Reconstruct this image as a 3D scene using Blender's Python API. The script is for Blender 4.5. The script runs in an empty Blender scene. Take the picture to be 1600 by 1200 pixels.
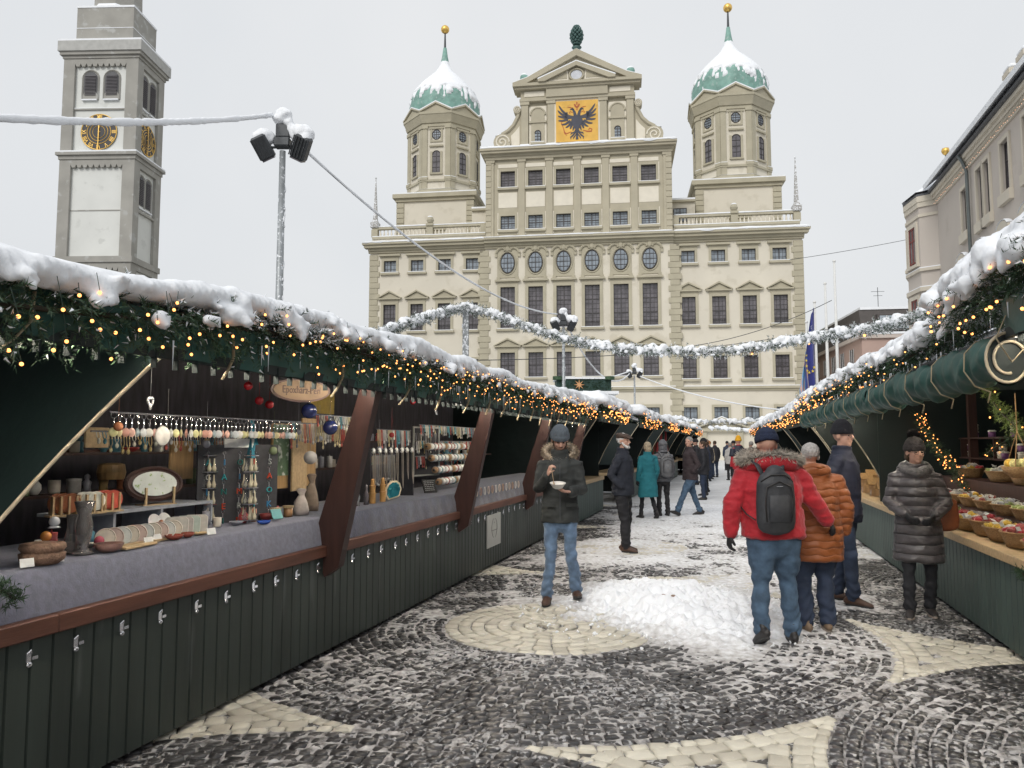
import bpy, math, random
import numpy as np
from mathutils import Vector, Matrix, Euler, noise
random.seed(7); rng = np.random.default_rng(7)
R = math.radians
D = bpy.data; S = bpy.context.scene; COL = S.collection

# ---------------------------------------------------------------- camera, world, sun, exposure
cam_d = D.cameras.new('camera'); cam = D.objects.new('camera', cam_d); COL.objects.link(cam)
cam_d.sensor_fit = 'HORIZONTAL'; cam_d.sensor_width = 36.0; cam_d.lens = 27.0
cam.location = (0, 0, 1.62); cam.rotation_euler = (R(90 + 4.479), 0, 0)
cam_d.clip_start = 0.05; cam_d.clip_end = 2000
S.camera = cam
W = D.worlds.new('World'); S.world = W; W.use_nodes = True
wt = W.node_tree; wt.nodes.clear()
wo = wt.nodes.new('ShaderNodeOutputWorld'); bg = wt.nodes.new('ShaderNodeBackground')
sky = wt.nodes.new('ShaderNodeTexSky'); sky.sky_type = 'NISHITA'; sky.sun_disc = False
SUN_EL, SUN_AZ = 38.0, 205.0      # azimuth clockwise from +Y (sun stands behind the photographer, slightly left)
sky.sun_elevation = R(SUN_EL); sky.sun_rotation = R(SUN_AZ); sky.dust_density = 5; sky.air_density = 2
cloud = wt.nodes.new('ShaderNodeTexNoise'); cloud.inputs['Scale'].default_value = 1.6; cloud.inputs['Detail'].default_value = 4
ctc = wt.nodes.new('ShaderNodeTexCoord'); wt.links.new(ctc.outputs['Generated'], cloud.inputs['Vector'])
cr = wt.nodes.new('ShaderNodeValToRGB'); cr.color_ramp.elements[0].position = .25; cr.color_ramp.elements[1].position = .75
cr.color_ramp.elements[0].color = (7.0, 7.35, 7.75, 1); cr.color_ramp.elements[1].color = (8.5, 8.6, 8.75, 1)
wt.links.new(cloud.outputs['Fac'], cr.inputs['Fac'])
mx = wt.nodes.new('ShaderNodeMix'); mx.data_type = 'RGBA'; mx.inputs['Factor'].default_value = 0.95   # thick cloud over the clear sky
wt.links.new(sky.outputs['Color'], mx.inputs['A']); wt.links.new(cr.outputs['Color'], mx.inputs['B'])
wt.links.new(mx.outputs['Result'], bg.inputs['Color']); bg.inputs['Strength'].default_value = 0.1
wt.links.new(bg.outputs['Background'], wo.inputs['Surface'])
sl = D.lights.new('sun', 'SUN'); sun = D.objects.new('sun', sl); COL.objects.link(sun)
sl.energy = 1.7; sl.angle = R(25); sl.color = (1.0, 0.97, 0.93)
sd = Vector((math.sin(R(SUN_AZ)) * math.cos(R(SUN_EL)), math.cos(R(SUN_AZ)) * math.cos(R(SUN_EL)), math.sin(R(SUN_EL))))
sun.rotation_euler = sd.to_track_quat('Z', 'Y').to_euler()
S.view_settings.view_transform = 'Standard'; S.view_settings.look = 'None'
S.view_settings.exposure = 0.0; S.view_settings.gamma = 1.0
S.cycles.max_bounces = 6; S.cycles.diffuse_bounces = 3; S.cycles.sample_clamp_indirect = 4.0

# ---------------------------------------------------------------- materials
def _nt(name):
    m = D.materials.new(name); m.use_nodes = True; nt = m.node_tree
    return m, nt, nt.nodes['Principled BSDF']
def pm(name, col, rough=.8, var=.12, scale=6, bump=.0, bscale=None, metal=0, spec=.5, col2=None, thr=None, coord='Object', stretch=(1, 1, 1), detail=4, bdist=.01, sheen=0):
    """base colour varied by noise; optionally a second colour above a noise threshold (stains, frost)"""
    m, nt, b = _nt(name); N = nt.nodes; L = nt.links
    tc = N.new('ShaderNodeTexCoord'); mp = N.new('ShaderNodeMapping'); mp.inputs['Scale'].default_value = stretch
    L.new(tc.outputs[coord], mp.inputs['Vector'])
    n = N.new('ShaderNodeTexNoise'); n.inputs['Scale'].default_value = scale; n.inputs['Detail'].default_value = detail
    L.new(mp.outputs['Vector'], n.inputs['Vector'])
    r = N.new('ShaderNodeValToRGB'); r.color_ramp.elements[0].position = .3; r.color_ramp.elements[1].position = .7
    r.color_ramp.elements[0].color = tuple(c * (1 - var) for c in col) + (1,)
    r.color_ramp.elements[1].color = tuple(min(1, c * (1 + var)) for c in col) + (1,)
    L.new(n.outputs['Fac'], r.inputs['Fac']); out = r.outputs['Color']
    if col2:
        n2 = N.new('ShaderNodeTexNoise'); n2.inputs['Scale'].default_value = scale * 2.3; n2.inputs['Detail'].default_value = 6
        L.new(mp.outputs['Vector'], n2.inputs['Vector'])
        r2 = N.new('ShaderNodeValToRGB'); r2.color_ramp.elements[0].position = thr; r2.color_ramp.elements[1].position = min(1, thr + .08)
        L.new(n2.outputs['Fac'], r2.inputs['Fac'])
        mm = N.new('ShaderNodeMix'); mm.data_type = 'RGBA'; L.new(r2.outputs['Color'], mm.inputs['Factor'])
        L.new(out, mm.inputs['A']); mm.inputs['B'].default_value = tuple(col2) + (1,); out = mm.outputs['Result']
    L.new(out, b.inputs['Base Color'])
    b.inputs['Roughness'].default_value = rough; b.inputs['Metallic'].default_value = metal
    b.inputs['Specular IOR Level'].default_value = spec
    if sheen: b.inputs['Sheen Weight'].default_value = sheen
    if bump:
        n3 = N.new('ShaderNodeTexNoise'); n3.inputs['Scale'].default_value = bscale or scale * 4; n3.inputs['Detail'].default_value = 5
        L.new(mp.outputs['Vector'], n3.inputs['Vector'])
        bp = N.new('ShaderNodeBump'); bp.inputs['Strength'].default_value = bump; bp.inputs['Distance'].default_value = bdist
        L.new(n3.outputs['Fac'], bp.inputs['Height']); L.new(bp.outputs['Normal'], b.inputs['Normal'])
    return m
def emit(name, col, st):
    m, nt, b = _nt(name); b.inputs['Base Color'].default_value = tuple(col) + (1,)
    b.inputs['Emission Color'].default_value = tuple(col) + (1,); b.inputs['Emission Strength'].default_value = st
    return m
def quilt(name, col, per=.11, wav=.0, strength=.9, rough=.45, dist=.02, sheen=.1):
    """padded fabric: soft horizontal chambers"""
    m, nt, b = _nt(name); N = nt.nodes; L = nt.links
    tc = N.new('ShaderNodeTexCoord'); sep = N.new('ShaderNodeSeparateXYZ'); L.new(tc.outputs['Object'], sep.inputs[0])
    sx = N.new('ShaderNodeMath'); sx.operation = 'MULTIPLY'; L.new(sep.outputs['X'], sx.inputs[0]); sx.inputs[1].default_value = 42
    si = N.new('ShaderNodeMath'); si.operation = 'SINE'; L.new(sx.outputs[0], si.inputs[0])
    mu = N.new('ShaderNodeMath'); mu.operation = 'MULTIPLY_ADD'; L.new(si.outputs[0], mu.inputs[0]); mu.inputs[1].default_value = wav
    nz = N.new('ShaderNodeTexNoise'); nz.inputs['Scale'].default_value = 7; L.new(tc.outputs['Object'], nz.inputs['Vector'])
    ad = N.new('ShaderNodeMath'); ad.operation = 'MULTIPLY_ADD'; L.new(nz.outputs['Fac'], ad.inputs[0]); ad.inputs[1].default_value = .03; L.new(sep.outputs['Z'], ad.inputs[2])
    L.new(ad.outputs[0], mu.inputs[2])
    dv = N.new('ShaderNodeMath'); dv.operation = 'MULTIPLY'; L.new(mu.outputs[0], dv.inputs[0]); dv.inputs[1].default_value = math.pi / per
    s2 = N.new('ShaderNodeMath'); s2.operation = 'SINE'; L.new(dv.outputs[0], s2.inputs[0])
    ab = N.new('ShaderNodeMath'); ab.operation = 'ABSOLUTE'; L.new(s2.outputs[0], ab.inputs[0])
    pw = N.new('ShaderNodeMath'); pw.operation = 'POWER'; L.new(ab.outputs[0], pw.inputs[0]); pw.inputs[1].default_value = .45
    n3 = N.new('ShaderNodeTexNoise'); n3.inputs['Scale'].default_value = 22; n3.inputs['Detail'].default_value = 3; L.new(tc.outputs['Object'], n3.inputs['Vector'])
    a2 = N.new('ShaderNodeMath'); a2.operation = 'MULTIPLY_ADD'; L.new(n3.outputs['Fac'], a2.inputs[0]); a2.inputs[1].default_value = .35; L.new(pw.outputs[0], a2.inputs[2])
    bp = N.new('ShaderNodeBump'); bp.inputs['Strength'].default_value = strength; bp.inputs['Distance'].default_value = dist
    L.new(a2.outputs[0], bp.inputs['Height']); L.new(bp.outputs['Normal'], b.inputs['Normal'])
    b.inputs['Base Color'].default_value = tuple(col) + (1,); b.inputs['Roughness'].default_value = rough
    b.inputs['Sheen Weight'].default_value = sheen
    return m
def glass(name, col=(.6, .65, .7), rough=.05, trans=.85):
    m, nt, b = _nt(name); b.inputs['Base Color'].default_value = tuple(col) + (1,)
    b.inputs['Roughness'].default_value = rough; b.inputs['Transmission Weight'].default_value = trans; b.inputs['IOR'].default_value = 1.4
    return m
SNOW = pm('snow', (.86, .88, .91), .75, .03, 8, bump=.5, bscale=35, bdist=.01)
SNOW_FAR = pm('snow_settled', (.86, .88, .91), .8, .03, 2, bump=.4, bscale=6, bdist=.05)
CREAM = pm('cream_render', (.67, .625, .525), .9, .06, .3, bump=.15, bscale=8, col2=(.61, .565, .465), thr=.56, detail=7)
OCHRE = pm('ochre_stone', (.44, .405, .305), .9, .08, .8, bump=.2, bscale=6)
OCHRE2 = pm('ochre_stone_pale', (.45, .41, .31), .9, .07, .8, bump=.2, bscale=6)
PALE = pm('pale_moulding', (.74, .69, .58), .85, .05, 1.5)
WINFRAME = pm('window_frame_paint', (.05, .045, .045), .5, .1, 5)
PANE = pm('leaded_window_glass', (.12, .11, .12), .12, .5, 1.1, spec=.8)
PANE2 = pm('pale_leaded_glass', (.25, .29, .33), .15, .35, 1.3, spec=.8)
COPPER = pm('green_copper', (.20, .36, .31), .6, .25, 1.2, bump=.2, col2=(.30, .42, .38), thr=.58)
GOLD = pm('gilding', (.85, .55, .15), .35, .05, 5, metal=.7)
DARKMETAL = pm('dark_metal', (.06, .065, .07), .45, .2, 8, metal=.3)
GALV = pm('galvanised_steel', (.33, .35, .36), .5, .12, 6, metal=.4, col2=(.75, .77, .8), thr=.56)
WHITEPAINT = pm('white_paint', (.72, .72, .70), .6, .04, 5)
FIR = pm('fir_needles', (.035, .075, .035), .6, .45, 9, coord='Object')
FIR_LIT = pm('lit_fir_needles', (.12, .17, .04), .6, .4, 9)  # brighter copy of the fir needles, warm lamp glow painted into the colour
TWIG = pm('twig_bark', (.035, .028, .018), .9, .2, 20)
WIRE = pm('green_wire', (.02, .04, .03), .6, .1, 9)
BULB = emit('warm_bulb', (1.0, .37, .10), 3.8)
ICE = pm('icicle_ice', (.72, .78, .82), .15, .05, 20, spec=.8)

# ---------------------------------------------------------------- mesh builder
def smoothstep(a, b, x):
    t = np.clip((x - a) / (b - a), 0, 1); return t * t * (3 - 2 * t)
class MB:
    def __init__(s, M=None): s.v = []; s.f = []; s.m = []; s.M = M; s.mi = 0
    def add(s, vs, fs):
        o = len(s.v)
        if s.M is not None: vs = [s.M @ Vector(v) for v in vs]
        s.v += [tuple(v) for v in vs]; s.f += [tuple(i + o for i in f) for f in fs]; s.m += [s.mi] * len(fs)
    def box(s, x0, x1, y0, y1, z0, z1, bev=0):
        if bev:
            b = bev; vs = []
            for z, i in ((z0, b), (z0 + b, 0), (z1 - b, 0), (z1, b)):
                vs += [(x0 + i, y0 + b, z), (x0 + b, y0 + i, z), (x1 - b, y0 + i, z), (x1 - i, y0 + b, z), (x1 - i, y1 - b, z), (x1 - b, y1 - i, z), (x0 + b, y1 - i, z), (x0 + i, y1 - b, z)]
            fs = [tuple(range(7, -1, -1)), tuple(range(24, 32))]
            for k in range(3):
                for j in range(8): fs.append((k * 8 + j, k * 8 + (j + 1) % 8, k * 8 + 8 + (j + 1) % 8, k * 8 + 8 + j))
            s.add(vs, fs); return
        s.add([(x0, y0, z0), (x1, y0, z0), (x1, y1, z0), (x0, y1, z0), (x0, y0, z1), (x1, y0, z1), (x1, y1, z1), (x0, y1, z1)],
              [(0, 3, 2, 1), (4, 5, 6, 7), (0, 1, 5, 4), (1, 2, 6, 5), (2, 3, 7, 6), (3, 0, 4, 7)])
    def cbox(s, c, sz, rot=None, bev=0):
        M0 = s.M; T = Matrix.Translation(c) @ (Euler(rot).to_matrix().to_4x4() if rot else Matrix())
        s.M = (M0 @ T) if M0 is not None else T
        s.box(-sz[0] / 2, sz[0] / 2, -sz[1] / 2, sz[1] / 2, -sz[2] / 2, sz[2] / 2, bev); s.M = M0
    def loft(s, pts, rad, n=10, up=(0, 0, 1), cap=True, round_ends=False):
        """tube through pts; rad = list of r or (rx, ry)"""
        P = [Vector(p) for p in pts]; rad = [(r, r) if not isinstance(r, (tuple, list)) else r for r in rad]
        if round_ends:
            def ext(a, b, r, sgn):
                d = (a - b).normalized(); m = min(r) * .9
                return [(a + d * m * .6, (r[0] * .75, r[1] * .75)), (a + d * m, (r[0] * .25, r[1] * .25))]
            e0 = ext(P[0], P[1], rad[0], 1)[::-1]; e1 = ext(P[-1], P[-2], rad[-1], 1)
            P = [e[0] for e in e0] + P + [e[0] for e in e1]; rad = [e[1] for e in e0] + rad + [e[1] for e in e1]
        vs = []; N = len(P); X = None
        for i, p in enumerate(P):
            d = (P[min(i + 1, N - 1)] - P[max(i - 1, 0)]).normalized()
            if X is None:
                u = Vector(up)
                if abs(d.dot(u)) > .95: u = Vector((0, 1, 0)) if abs(d.y) < .9 else Vector((1, 0, 0))
                X = u.cross(d).normalized()
                if abs(Vector(up).dot(d)) > .95: X = Vector((1, 0, 0)) - d * d.x; X.normalize()
            X = (X - d * X.dot(d)).normalized(); Y = d.cross(X)
            for k in range(n):
                a = 2 * math.pi * k / n; vs.append(p + X * (math.cos(a) * rad[i][0]) + Y * (math.sin(a) * rad[i][1]))
        fs = []
        for i in range(N - 1):
            for k in range(n): fs.append((i * n + k, i * n + (k + 1) % n, (i + 1) * n + (k + 1) % n, (i + 1) * n + k))
        if cap: fs.append(tuple(range(n - 1, -1, -1))); fs.append(tuple((N - 1) * n + k for k in range(n)))
        s.add(vs, fs)
    def tube(s, pts, r, n=8): s.loft(pts, [r] * len(pts), n)
    def ell(s, c, r, n=12, m=8, rot=None):
        M = Matrix.Translation(c)
        if rot: M = M @ Euler(rot).to_matrix().to_4x4()
        r = (r, r, r) if not isinstance(r, (tuple, list)) else r
        vs = [M @ Vector((0, 0, r[2]))]
        for i in range(1, m):
            t = math.pi * i / m
            for k in range(n):
                a = 2 * math.pi * k / n; vs.append(M @ Vector((r[0] * math.sin(t) * math.cos(a), r[1] * math.sin(t) * math.sin(a), r[2] * math.cos(t))))
        vs.append(M @ Vector((0, 0, -r[2]))); fs = []
        for k in range(n): fs.append((0, 1 + k, 1 + (k + 1) % n))
        for i in range(m - 2):
            for k in range(n): a = 1 + i * n; fs.append((a + k, a + n + k, a + n + (k + 1) % n, a + (k + 1) % n))
        a = 1 + (m - 2) * n; e = len(vs) - 1
        for k in range(n): fs.append((a + k, e, a + (k + 1) % n))
        s.add(vs, fs)
    def lathe(s, prof, c=(0, 0, 0), n=16, sx=1, sy=1, cap=True, ph=0):
        vs = []; fs = []
        for (r, z) in prof:
            for k in range(n): a = 2 * math.pi * k / n + ph; vs.append((c[0] + r * sx * math.cos(a), c[1] + r * sy * math.sin(a), c[2] + z))
        for i in range(len(prof) - 1):
            for k in range(n): fs.append((i * n + k, i * n + (k + 1) % n, (i + 1) * n + (k + 1) % n, (i + 1) * n + k))
        if cap: fs.append(tuple(range(n - 1, -1, -1))); fs.append(tuple((len(prof) - 1) * n + k for k in range(n)))
        s.add(vs, fs)
    def prism(s, pts, y0, y1):
        """outline in (x, z), extruded in y from y0 to y1 (y0 = front)"""
        n = len(pts); A = sum(pts[i][0] * pts[(i + 1) % n][1] - pts[(i + 1) % n][0] * pts[i][1] for i in range(n))
        if A < 0: pts = pts[::-1]
        vs = [(x, y0, z) for x, z in pts] + [(x, y1, z) for x, z in pts]
        fs = [tuple(range(n)), tuple(range(2 * n - 1, n - 1, -1))] + [(i, i + n, (i + 1) % n + n, (i + 1) % n) for i in range(n)]
        s.add(vs, fs)
    def prismx(s, pts, x0, x1):
        """outline in (y, z), extruded along x"""
        n = len(pts); vs = [(x0, y, z) for y, z in pts] + [(x1, y, z) for y, z in pts]
        fs = [tuple(range(n)), tuple(range(2 * n - 1, n - 1, -1))] + [(i, i + n, (i + 1) % n + n, (i + 1) % n) for i in range(n)]
        s.add(vs, fs)
    def build(s, name, mat, parent=None, smooth=False, loc=None, rz=0):
        me = D.meshes.new(name); me.from_pydata(s.v, [], s.f); mats = mat if isinstance(mat, (list, tuple)) else [mat]
        for m in mats: me.materials.append(m)
        if len(mats) > 1: me.polygons.foreach_set('material_index', s.m)
        if smooth: me.polygons.foreach_set('use_smooth', [True] * len(me.polygons))
        me.update(); return link(name, me, parent, loc, rz)
def link(name, me, parent=None, loc=None, rz=0):
    o = D.objects.new(name, me); COL.objects.link(o)
    if parent is not None: o.parent = parent
    if loc is not None: o.location = loc
    if rz: o.rotation_euler = (0, 0, rz)
    return o
def np_mesh(name, V, F, mat, smooth=False):
    """V (n,3), F (m,k) numpy"""
    me = D.meshes.new(name); V = np.asarray(V, dtype=np.float32); F = np.asarray(F, dtype=np.int32); k = F.shape[1]
    me.vertices.add(len(V)); me.vertices.foreach_set('co', V.ravel())
    me.loops.add(F.size); me.loops.foreach_set('vertex_index', F.ravel())
    me.polygons.add(len(F)); me.polygons.foreach_set('loop_start', np.arange(0, F.size, k, dtype=np.int32))
    me.polygons.foreach_set('loop_total', np.full(len(F), k, dtype=np.int32))
    if smooth: me.polygons.foreach_set('use_smooth', np.ones(len(F), dtype=bool))
    me.materials.append(mat); me.update(calc_edges=True); me.validate(); return me
def tag(o, label=None, cat=None, group=None, kind=None):
    if label: o['label'] = label
    if cat: o['category'] = cat
    if group: o['group'] = group
    if kind: o['kind'] = kind
    return o
def thing(name, label, cat, loc=(0, 0, 0), rz=0, group=None):
    o = D.objects.new(name, None); COL.objects.link(o); o.location = loc; o.rotation_euler = (0, 0, rz); o.empty_display_size = .2
    return tag(o, label, cat, group)
def copy_tree(o, parent=None):
    c = o.copy(); COL.objects.link(c)
    if parent is not None: c.parent = parent
    for ch in list(o.children): copy_tree(ch, c)
    return c
def remesh(mb, name, mat, vox, parent=None, noise_amp=0, noise_sc=8, loc=None, rz=0, smooth_it=2, fn=None):
    """fuse overlapping closed shapes into one continuous skin"""
    me = D.meshes.new('tmp'); me.from_pydata(mb.v, [], mb.f); me.update()
    o = D.objects.new('tmp', me); COL.objects.link(o)
    md = o.modifiers.new('r', 'REMESH'); md.mode = 'VOXEL'; md.voxel_size = vox; md.adaptivity = 0
    if smooth_it: sm = o.modifiers.new('s', 'SMOOTH'); sm.factor = .5; sm.iterations = smooth_it
    dg = bpy.context.evaluated_depsgraph_get(); ev = o.evaluated_get(dg)
    m2 = D.meshes.new_from_object(ev); D.objects.remove(o); D.meshes.remove(me)
    if noise_amp or fn:
        n = len(m2.vertices); co = np.empty(n * 3, dtype=np.float32); m2.vertices.foreach_get('co', co); co = co.reshape(-1, 3)
        no = np.empty(n * 3, dtype=np.float32); m2.vertices.foreach_get('normal', no); no = no.reshape(-1, 3)
        if noise_amp: co += no * (vnoise(co * noise_sc) - .5)[:, None] * 2 * noise_amp
        if fn: co = fn(co, no)
        m2.vertices.foreach_set('co', co.astype(np.float32).ravel()); m2.update()
    m2.materials.clear(); m2.materials.append(mat); m2.polygons.foreach_set('use_smooth', [True] * len(m2.polygons))
    m2.name = name; return link(name, m2, parent, loc, rz)
def _hash(i, j, k):
    h = (i * 374761393 + j * 668265263 + k * 2147483647 + 1013904223) & 0x7fffffff
    h = ((h ^ (h >> 13)) * 1274126177) & 0x7fffffff
    return ((h ^ (h >> 16)) & 0xffff) / 65535.0
def vnoise(P):
    P = np.asarray(P, dtype=np.float64); I = np.floor(P).astype(np.int64); F = P - I; F = F * F * (3 - 2 * F); out = 0
    for a in (0, 1):
        for b in (0, 1):
            for c in (0, 1):
                w = (F[:, 0] if a else 1 - F[:, 0]) * (F[:, 1] if b else 1 - F[:, 1]) * (F[:, 2] if c else 1 - F[:, 2])
                out = out + w * _hash(I[:, 0] + a, I[:, 1] + b, I[:, 2] + c)
    return out
def fbm(P, oct=4):
    P = np.asarray(P, dtype=np.float64); t = 0; a = .5; s = 0
    for o in range(oct): t = t + a * vnoise(P + o * 17.3); s += a; a *= .5; P = P * 2.03
    return t / s
FONT = None
def text_mesh(txt, size, depth=.0, align='CENTER'):
    cu = D.curves.new('t', 'FONT'); cu.body = txt; cu.size = size; cu.align_x = align; cu.align_y = 'CENTER'; cu.extrude = depth; cu.resolution_u = 2
    o = D.objects.new('t', cu); COL.objects.link(o)
    me = D.meshes.new_from_object(o.evaluated_get(bpy.context.evaluated_depsgraph_get())); D.objects.remove(o); D.curves.remove(cu)
    return me
def text_into(mb, txt, size, M, depth=.003, sx=1):
    me = text_mesh(txt, size, depth); M0 = mb.M; mb.M = (M0 @ M) if M0 is not None else M
    mb.add([(v.co.x * sx, v.co.y, v.co.z) for v in me.vertices], [tuple(p.vertices) for p in me.polygons]); mb.M = M0; D.meshes.remove(me)
AL = R(15.4); CA, SA = math.cos(AL), math.sin(AL)
def alley(s, t, z=0): return Vector((s * CA + t * SA, -s * SA + t * CA, z))
# ---------------------------------------------------------------- ground: paving in tangent circles, slush, trodden snow
def structure(o): o['kind'] = 'structure'; return o
GROUND = pm('wet_joint_grit', (.075, .07, .065), .7, .3, 14, bump=.6, bscale=60, col2=(.42, .42, .42), thr=.50)
mb = MB(); g = 60
xs = np.linspace(-600, 600, g); mb.add([(x, y, -.02) for y in np.linspace(-300, 900, g) for x in xs], [(j * g + i, j * g + i + 1, (j + 1) * g + i + 1, (j + 1) * g + i) for j in range(g - 1) for i in range(g - 1)])
structure(mb.build('ground', GROUND))
# stones
c0 = np.array([.35, 7.05]); SP = 5.5; RC = 2.80
dirs = [np.array([math.cos(R(14.6 + 60 * k)), math.sin(R(14.6 + 60 * k))]) * SP for k in range(6)]
centres = []
for i in range(-6, 8):
    for j in range(-6, 8):
        c = c0 + dirs[0] * i + dirs[1] * j; s_, t_ = c[0] * CA - c[1] * SA, c[0] * SA + c[1] * CA
        if -7 < s_ < 7 and -2 < t_ < 26: centres.append(c)
CEN = np.array(centres)
def nearest(p): d = np.hypot(CEN[:, 0] - p[:, 0][:, None], CEN[:, 1] - p[:, 1][:, None]); return d.argmin(1), d.min(1)
stones = {'w': [], 'd': []}
for ci, c in enumerate(CEN):
    r = .07
    while r < 3.3:
        rw = .118 if r < .96 or r > RC else .081
        n = max(3, int(round(2 * math.pi * r / (.14 if (r < .96 or r > RC) else .096)))); a0 = rng.random() * 6.28
        w = rng.uniform(.8, 1.2, n); w = w / w.sum() * 2 * math.pi; a = a0 + np.cumsum(w); b = a + np.roll(w, -1)
        mid = (a + b) / 2; p = np.stack([c[0] + r * np.cos(mid), c[1] + r * np.sin(mid)], 1)
        near, d = nearest(p); s_ = p[:, 0] * CA - p[:, 1] * SA; t_ = p[:, 0] * SA + p[:, 1] * CA
        ok = (near == ci) & (s_ > -3.3) & (s_ < 3.0) & (t_ > 1.0) & (t_ < 21)
        kind = 'w' if (r < .93 or r > RC - .02) else 'd'
        for k in np.nonzero(ok)[0]: stones[kind].append((c[0], c[1], r, rw, a[k], b[k]))
        r += rw
def stone_mesh(L, name, mat):
    L = np.array(L); n = len(L); gap = .014
    gap = gap if 'pale' not in name else .010; V = np.zeros((n, 12, 3)); tz = rng.uniform(-.005, .004, n)
    for lay, (ins, z) in enumerate(((0, -.03), (0, -.007), (.016, 0))):
        for q, (u, v) in enumerate(((0, 0), (1, 0), (1, 1), (0, 1))):
            jr = rng.uniform(-.006, .006, n) if lay == 0 else J[q][0]; ja = rng.uniform(-.006, .006, n) if lay == 0 else J[q][1]
            if lay == 0:
                if q == 0: J = []
                J.append((jr, ja))
            rr = L[:, 2] + (v - .5) * (L[:, 3] - gap) + jr + (ins if v == 0 else -ins)
            ang = np.where(u == 0, L[:, 4], L[:, 5]) + (1 if u == 0 else -1) * (gap / 2 + ins) / np.maximum(rr, .05) + ja / np.maximum(rr, .05)
            V[:, lay * 4 + q, 0] = L[:, 0] + rr * np.cos(ang); V[:, lay * 4 + q, 1] = L[:, 1] + rr * np.sin(ang)
            V[:, lay * 4 + q, 2] = z + (tz if lay else 0) + (rng.uniform(-.003, .003, n) if lay == 2 else 0)
    f = [(0, 1, 5, 4), (1, 2, 6, 5), (2, 3, 7, 6), (3, 0, 4, 7), (4, 5, 9, 8), (5, 6, 10, 9), (6, 7, 11, 10), (7, 4, 8, 11), (8, 9, 10, 11)]
    F = (np.arange(n)[:, None, None] * 12 + np.array(f)[None])
    F = F.reshape(-1, 4)[:, ::-1]   # angle grows counter-clockwise, keep normals up
    me = np_mesh(name, V.reshape(-1, 3), F, mat)
    at = me.attributes.new('tint', 'FLOAT', 'POINT'); at.data.foreach_set('value', np.repeat(rng.random(n), 12).astype(np.float32)); return me
def stone_mat(name, c1, c2, rough, snowc, thr):
    m, nt, b = _nt(name); N = nt.nodes; L = nt.links
    at = N.new('ShaderNodeAttribute'); at.attribute_name = 'tint'
    r = N.new('ShaderNodeValToRGB'); r.color_ramp.elements[0].color = c1 + (1,); r.color_ramp.elements[1].color = c2 + (1,)
    L.new(at.outputs['Fac'], r.inputs['Fac'])
    tc = N.new('ShaderNodeTexCoord'); n = N.new('ShaderNodeTexNoise'); n.inputs['Scale'].default_value = 26; n.inputs['Detail'].default_value = 6; L.new(tc.outputs['Object'], n.inputs['Vector'])
    n2 = N.new('ShaderNodeTexNoise'); n2.inputs['Scale'].default_value = 1.1; n2.inputs['Detail'].default_value = 3; L.new(tc.outputs['Object'], n2.inputs['Vector'])
    ad = N.new('ShaderNodeMath'); ad.operation = 'MULTIPLY_ADD'; L.new(n2.outputs['Fac'], ad.inputs[0]); ad.inputs[1].default_value = .55; L.new(n.outputs['Fac'], ad.inputs[2])
    rr = N.new('ShaderNodeValToRGB'); rr.color_ramp.elements[0].position = thr; rr.color_ramp.elements[1].position = thr + .07
    L.new(ad.outputs[0], rr.inputs['Fac'])
    mm = N.new('ShaderNodeMix'); mm.data_type = 'RGBA'; L.new(rr.outputs['Color'], mm.inputs['Factor']); L.new(r.outputs['Color'], mm.inputs['A']); mm.inputs['B'].default_value = snowc + (1,)
    L.new(mm.outputs['Result'], b.inputs['Base Color']); b.inputs['Roughness'].default_value = rough
    bp = N.new('ShaderNodeBump'); bp.inputs['Strength'].default_value = .6; bp.inputs['Distance'].default_value = .006; L.new(n.outputs['Fac'], bp.inputs['Height']); L.new(bp.outputs['Normal'], b.inputs['Normal'])
    return m
structure(link('paving_stones', stone_mesh(stones['d'], 'paving_stones', stone_mat('dark_basalt_sett', (.018, .017, .018), (.065, .062, .062), .30, (.36, .36, .365), .85))))
structure(link('paving_stones_pale', stone_mesh(stones['w'], 'paving_stones_pale', stone_mat('pale_sett', (.45, .42, .35), (.62, .59, .50), .5, (.70, .70, .70), .97))))
# slush sheet in the alley frame
ns, ntt = 300, 900
sv = np.linspace(-3.0, 2.15, ns); tv = np.linspace(2.2, 21.5, ntt); SS, TT = np.meshgrid(sv, tv); s1, t1 = SS.ravel(), TT.ravel()
X = s1 * CA + t1 * SA; Y = -s1 * SA + t1 * CA
P3 = np.stack([X, Y, X * 0], 1)
wear = smoothstep(3.2, 8.6, t1 + .75 * s1) * .55 + smoothstep(7.5, 13, t1) * .55
edge = smoothstep(-3.0, -1.6, s1) * (1 - smoothstep(.9, 2.0, s1) * np.where(t1 < 12, 1, .35))
big = fbm(P3 * 1.1, 3); mid = fbm(P3 * 5 + 9, 4); fine = fbm(P3 * 22 + 3, 3); vf = fbm(P3 * 60, 2)
amp = .42 + .58 * smoothstep(4.8, 8.0, t1)
inter = smoothstep(2.75, 2.85, np.concatenate([nearest(np.stack([X, Y], 1)[k:k + 60000])[1] for k in range(0, len(X), 60000)]))
h = -.0125 - .016 * inter * (t1 < 9) + .016 * wear * edge + amp * (.020 * (big - .5) * 2 + .024 * (mid - .5) * 2) + .020 * (fine - .5) * 2 + .012 * (vf - .5)
h = np.minimum(h, .004 + .25 * (h - .004)) + .012 * smoothstep(12, 20, t1) * edge
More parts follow.
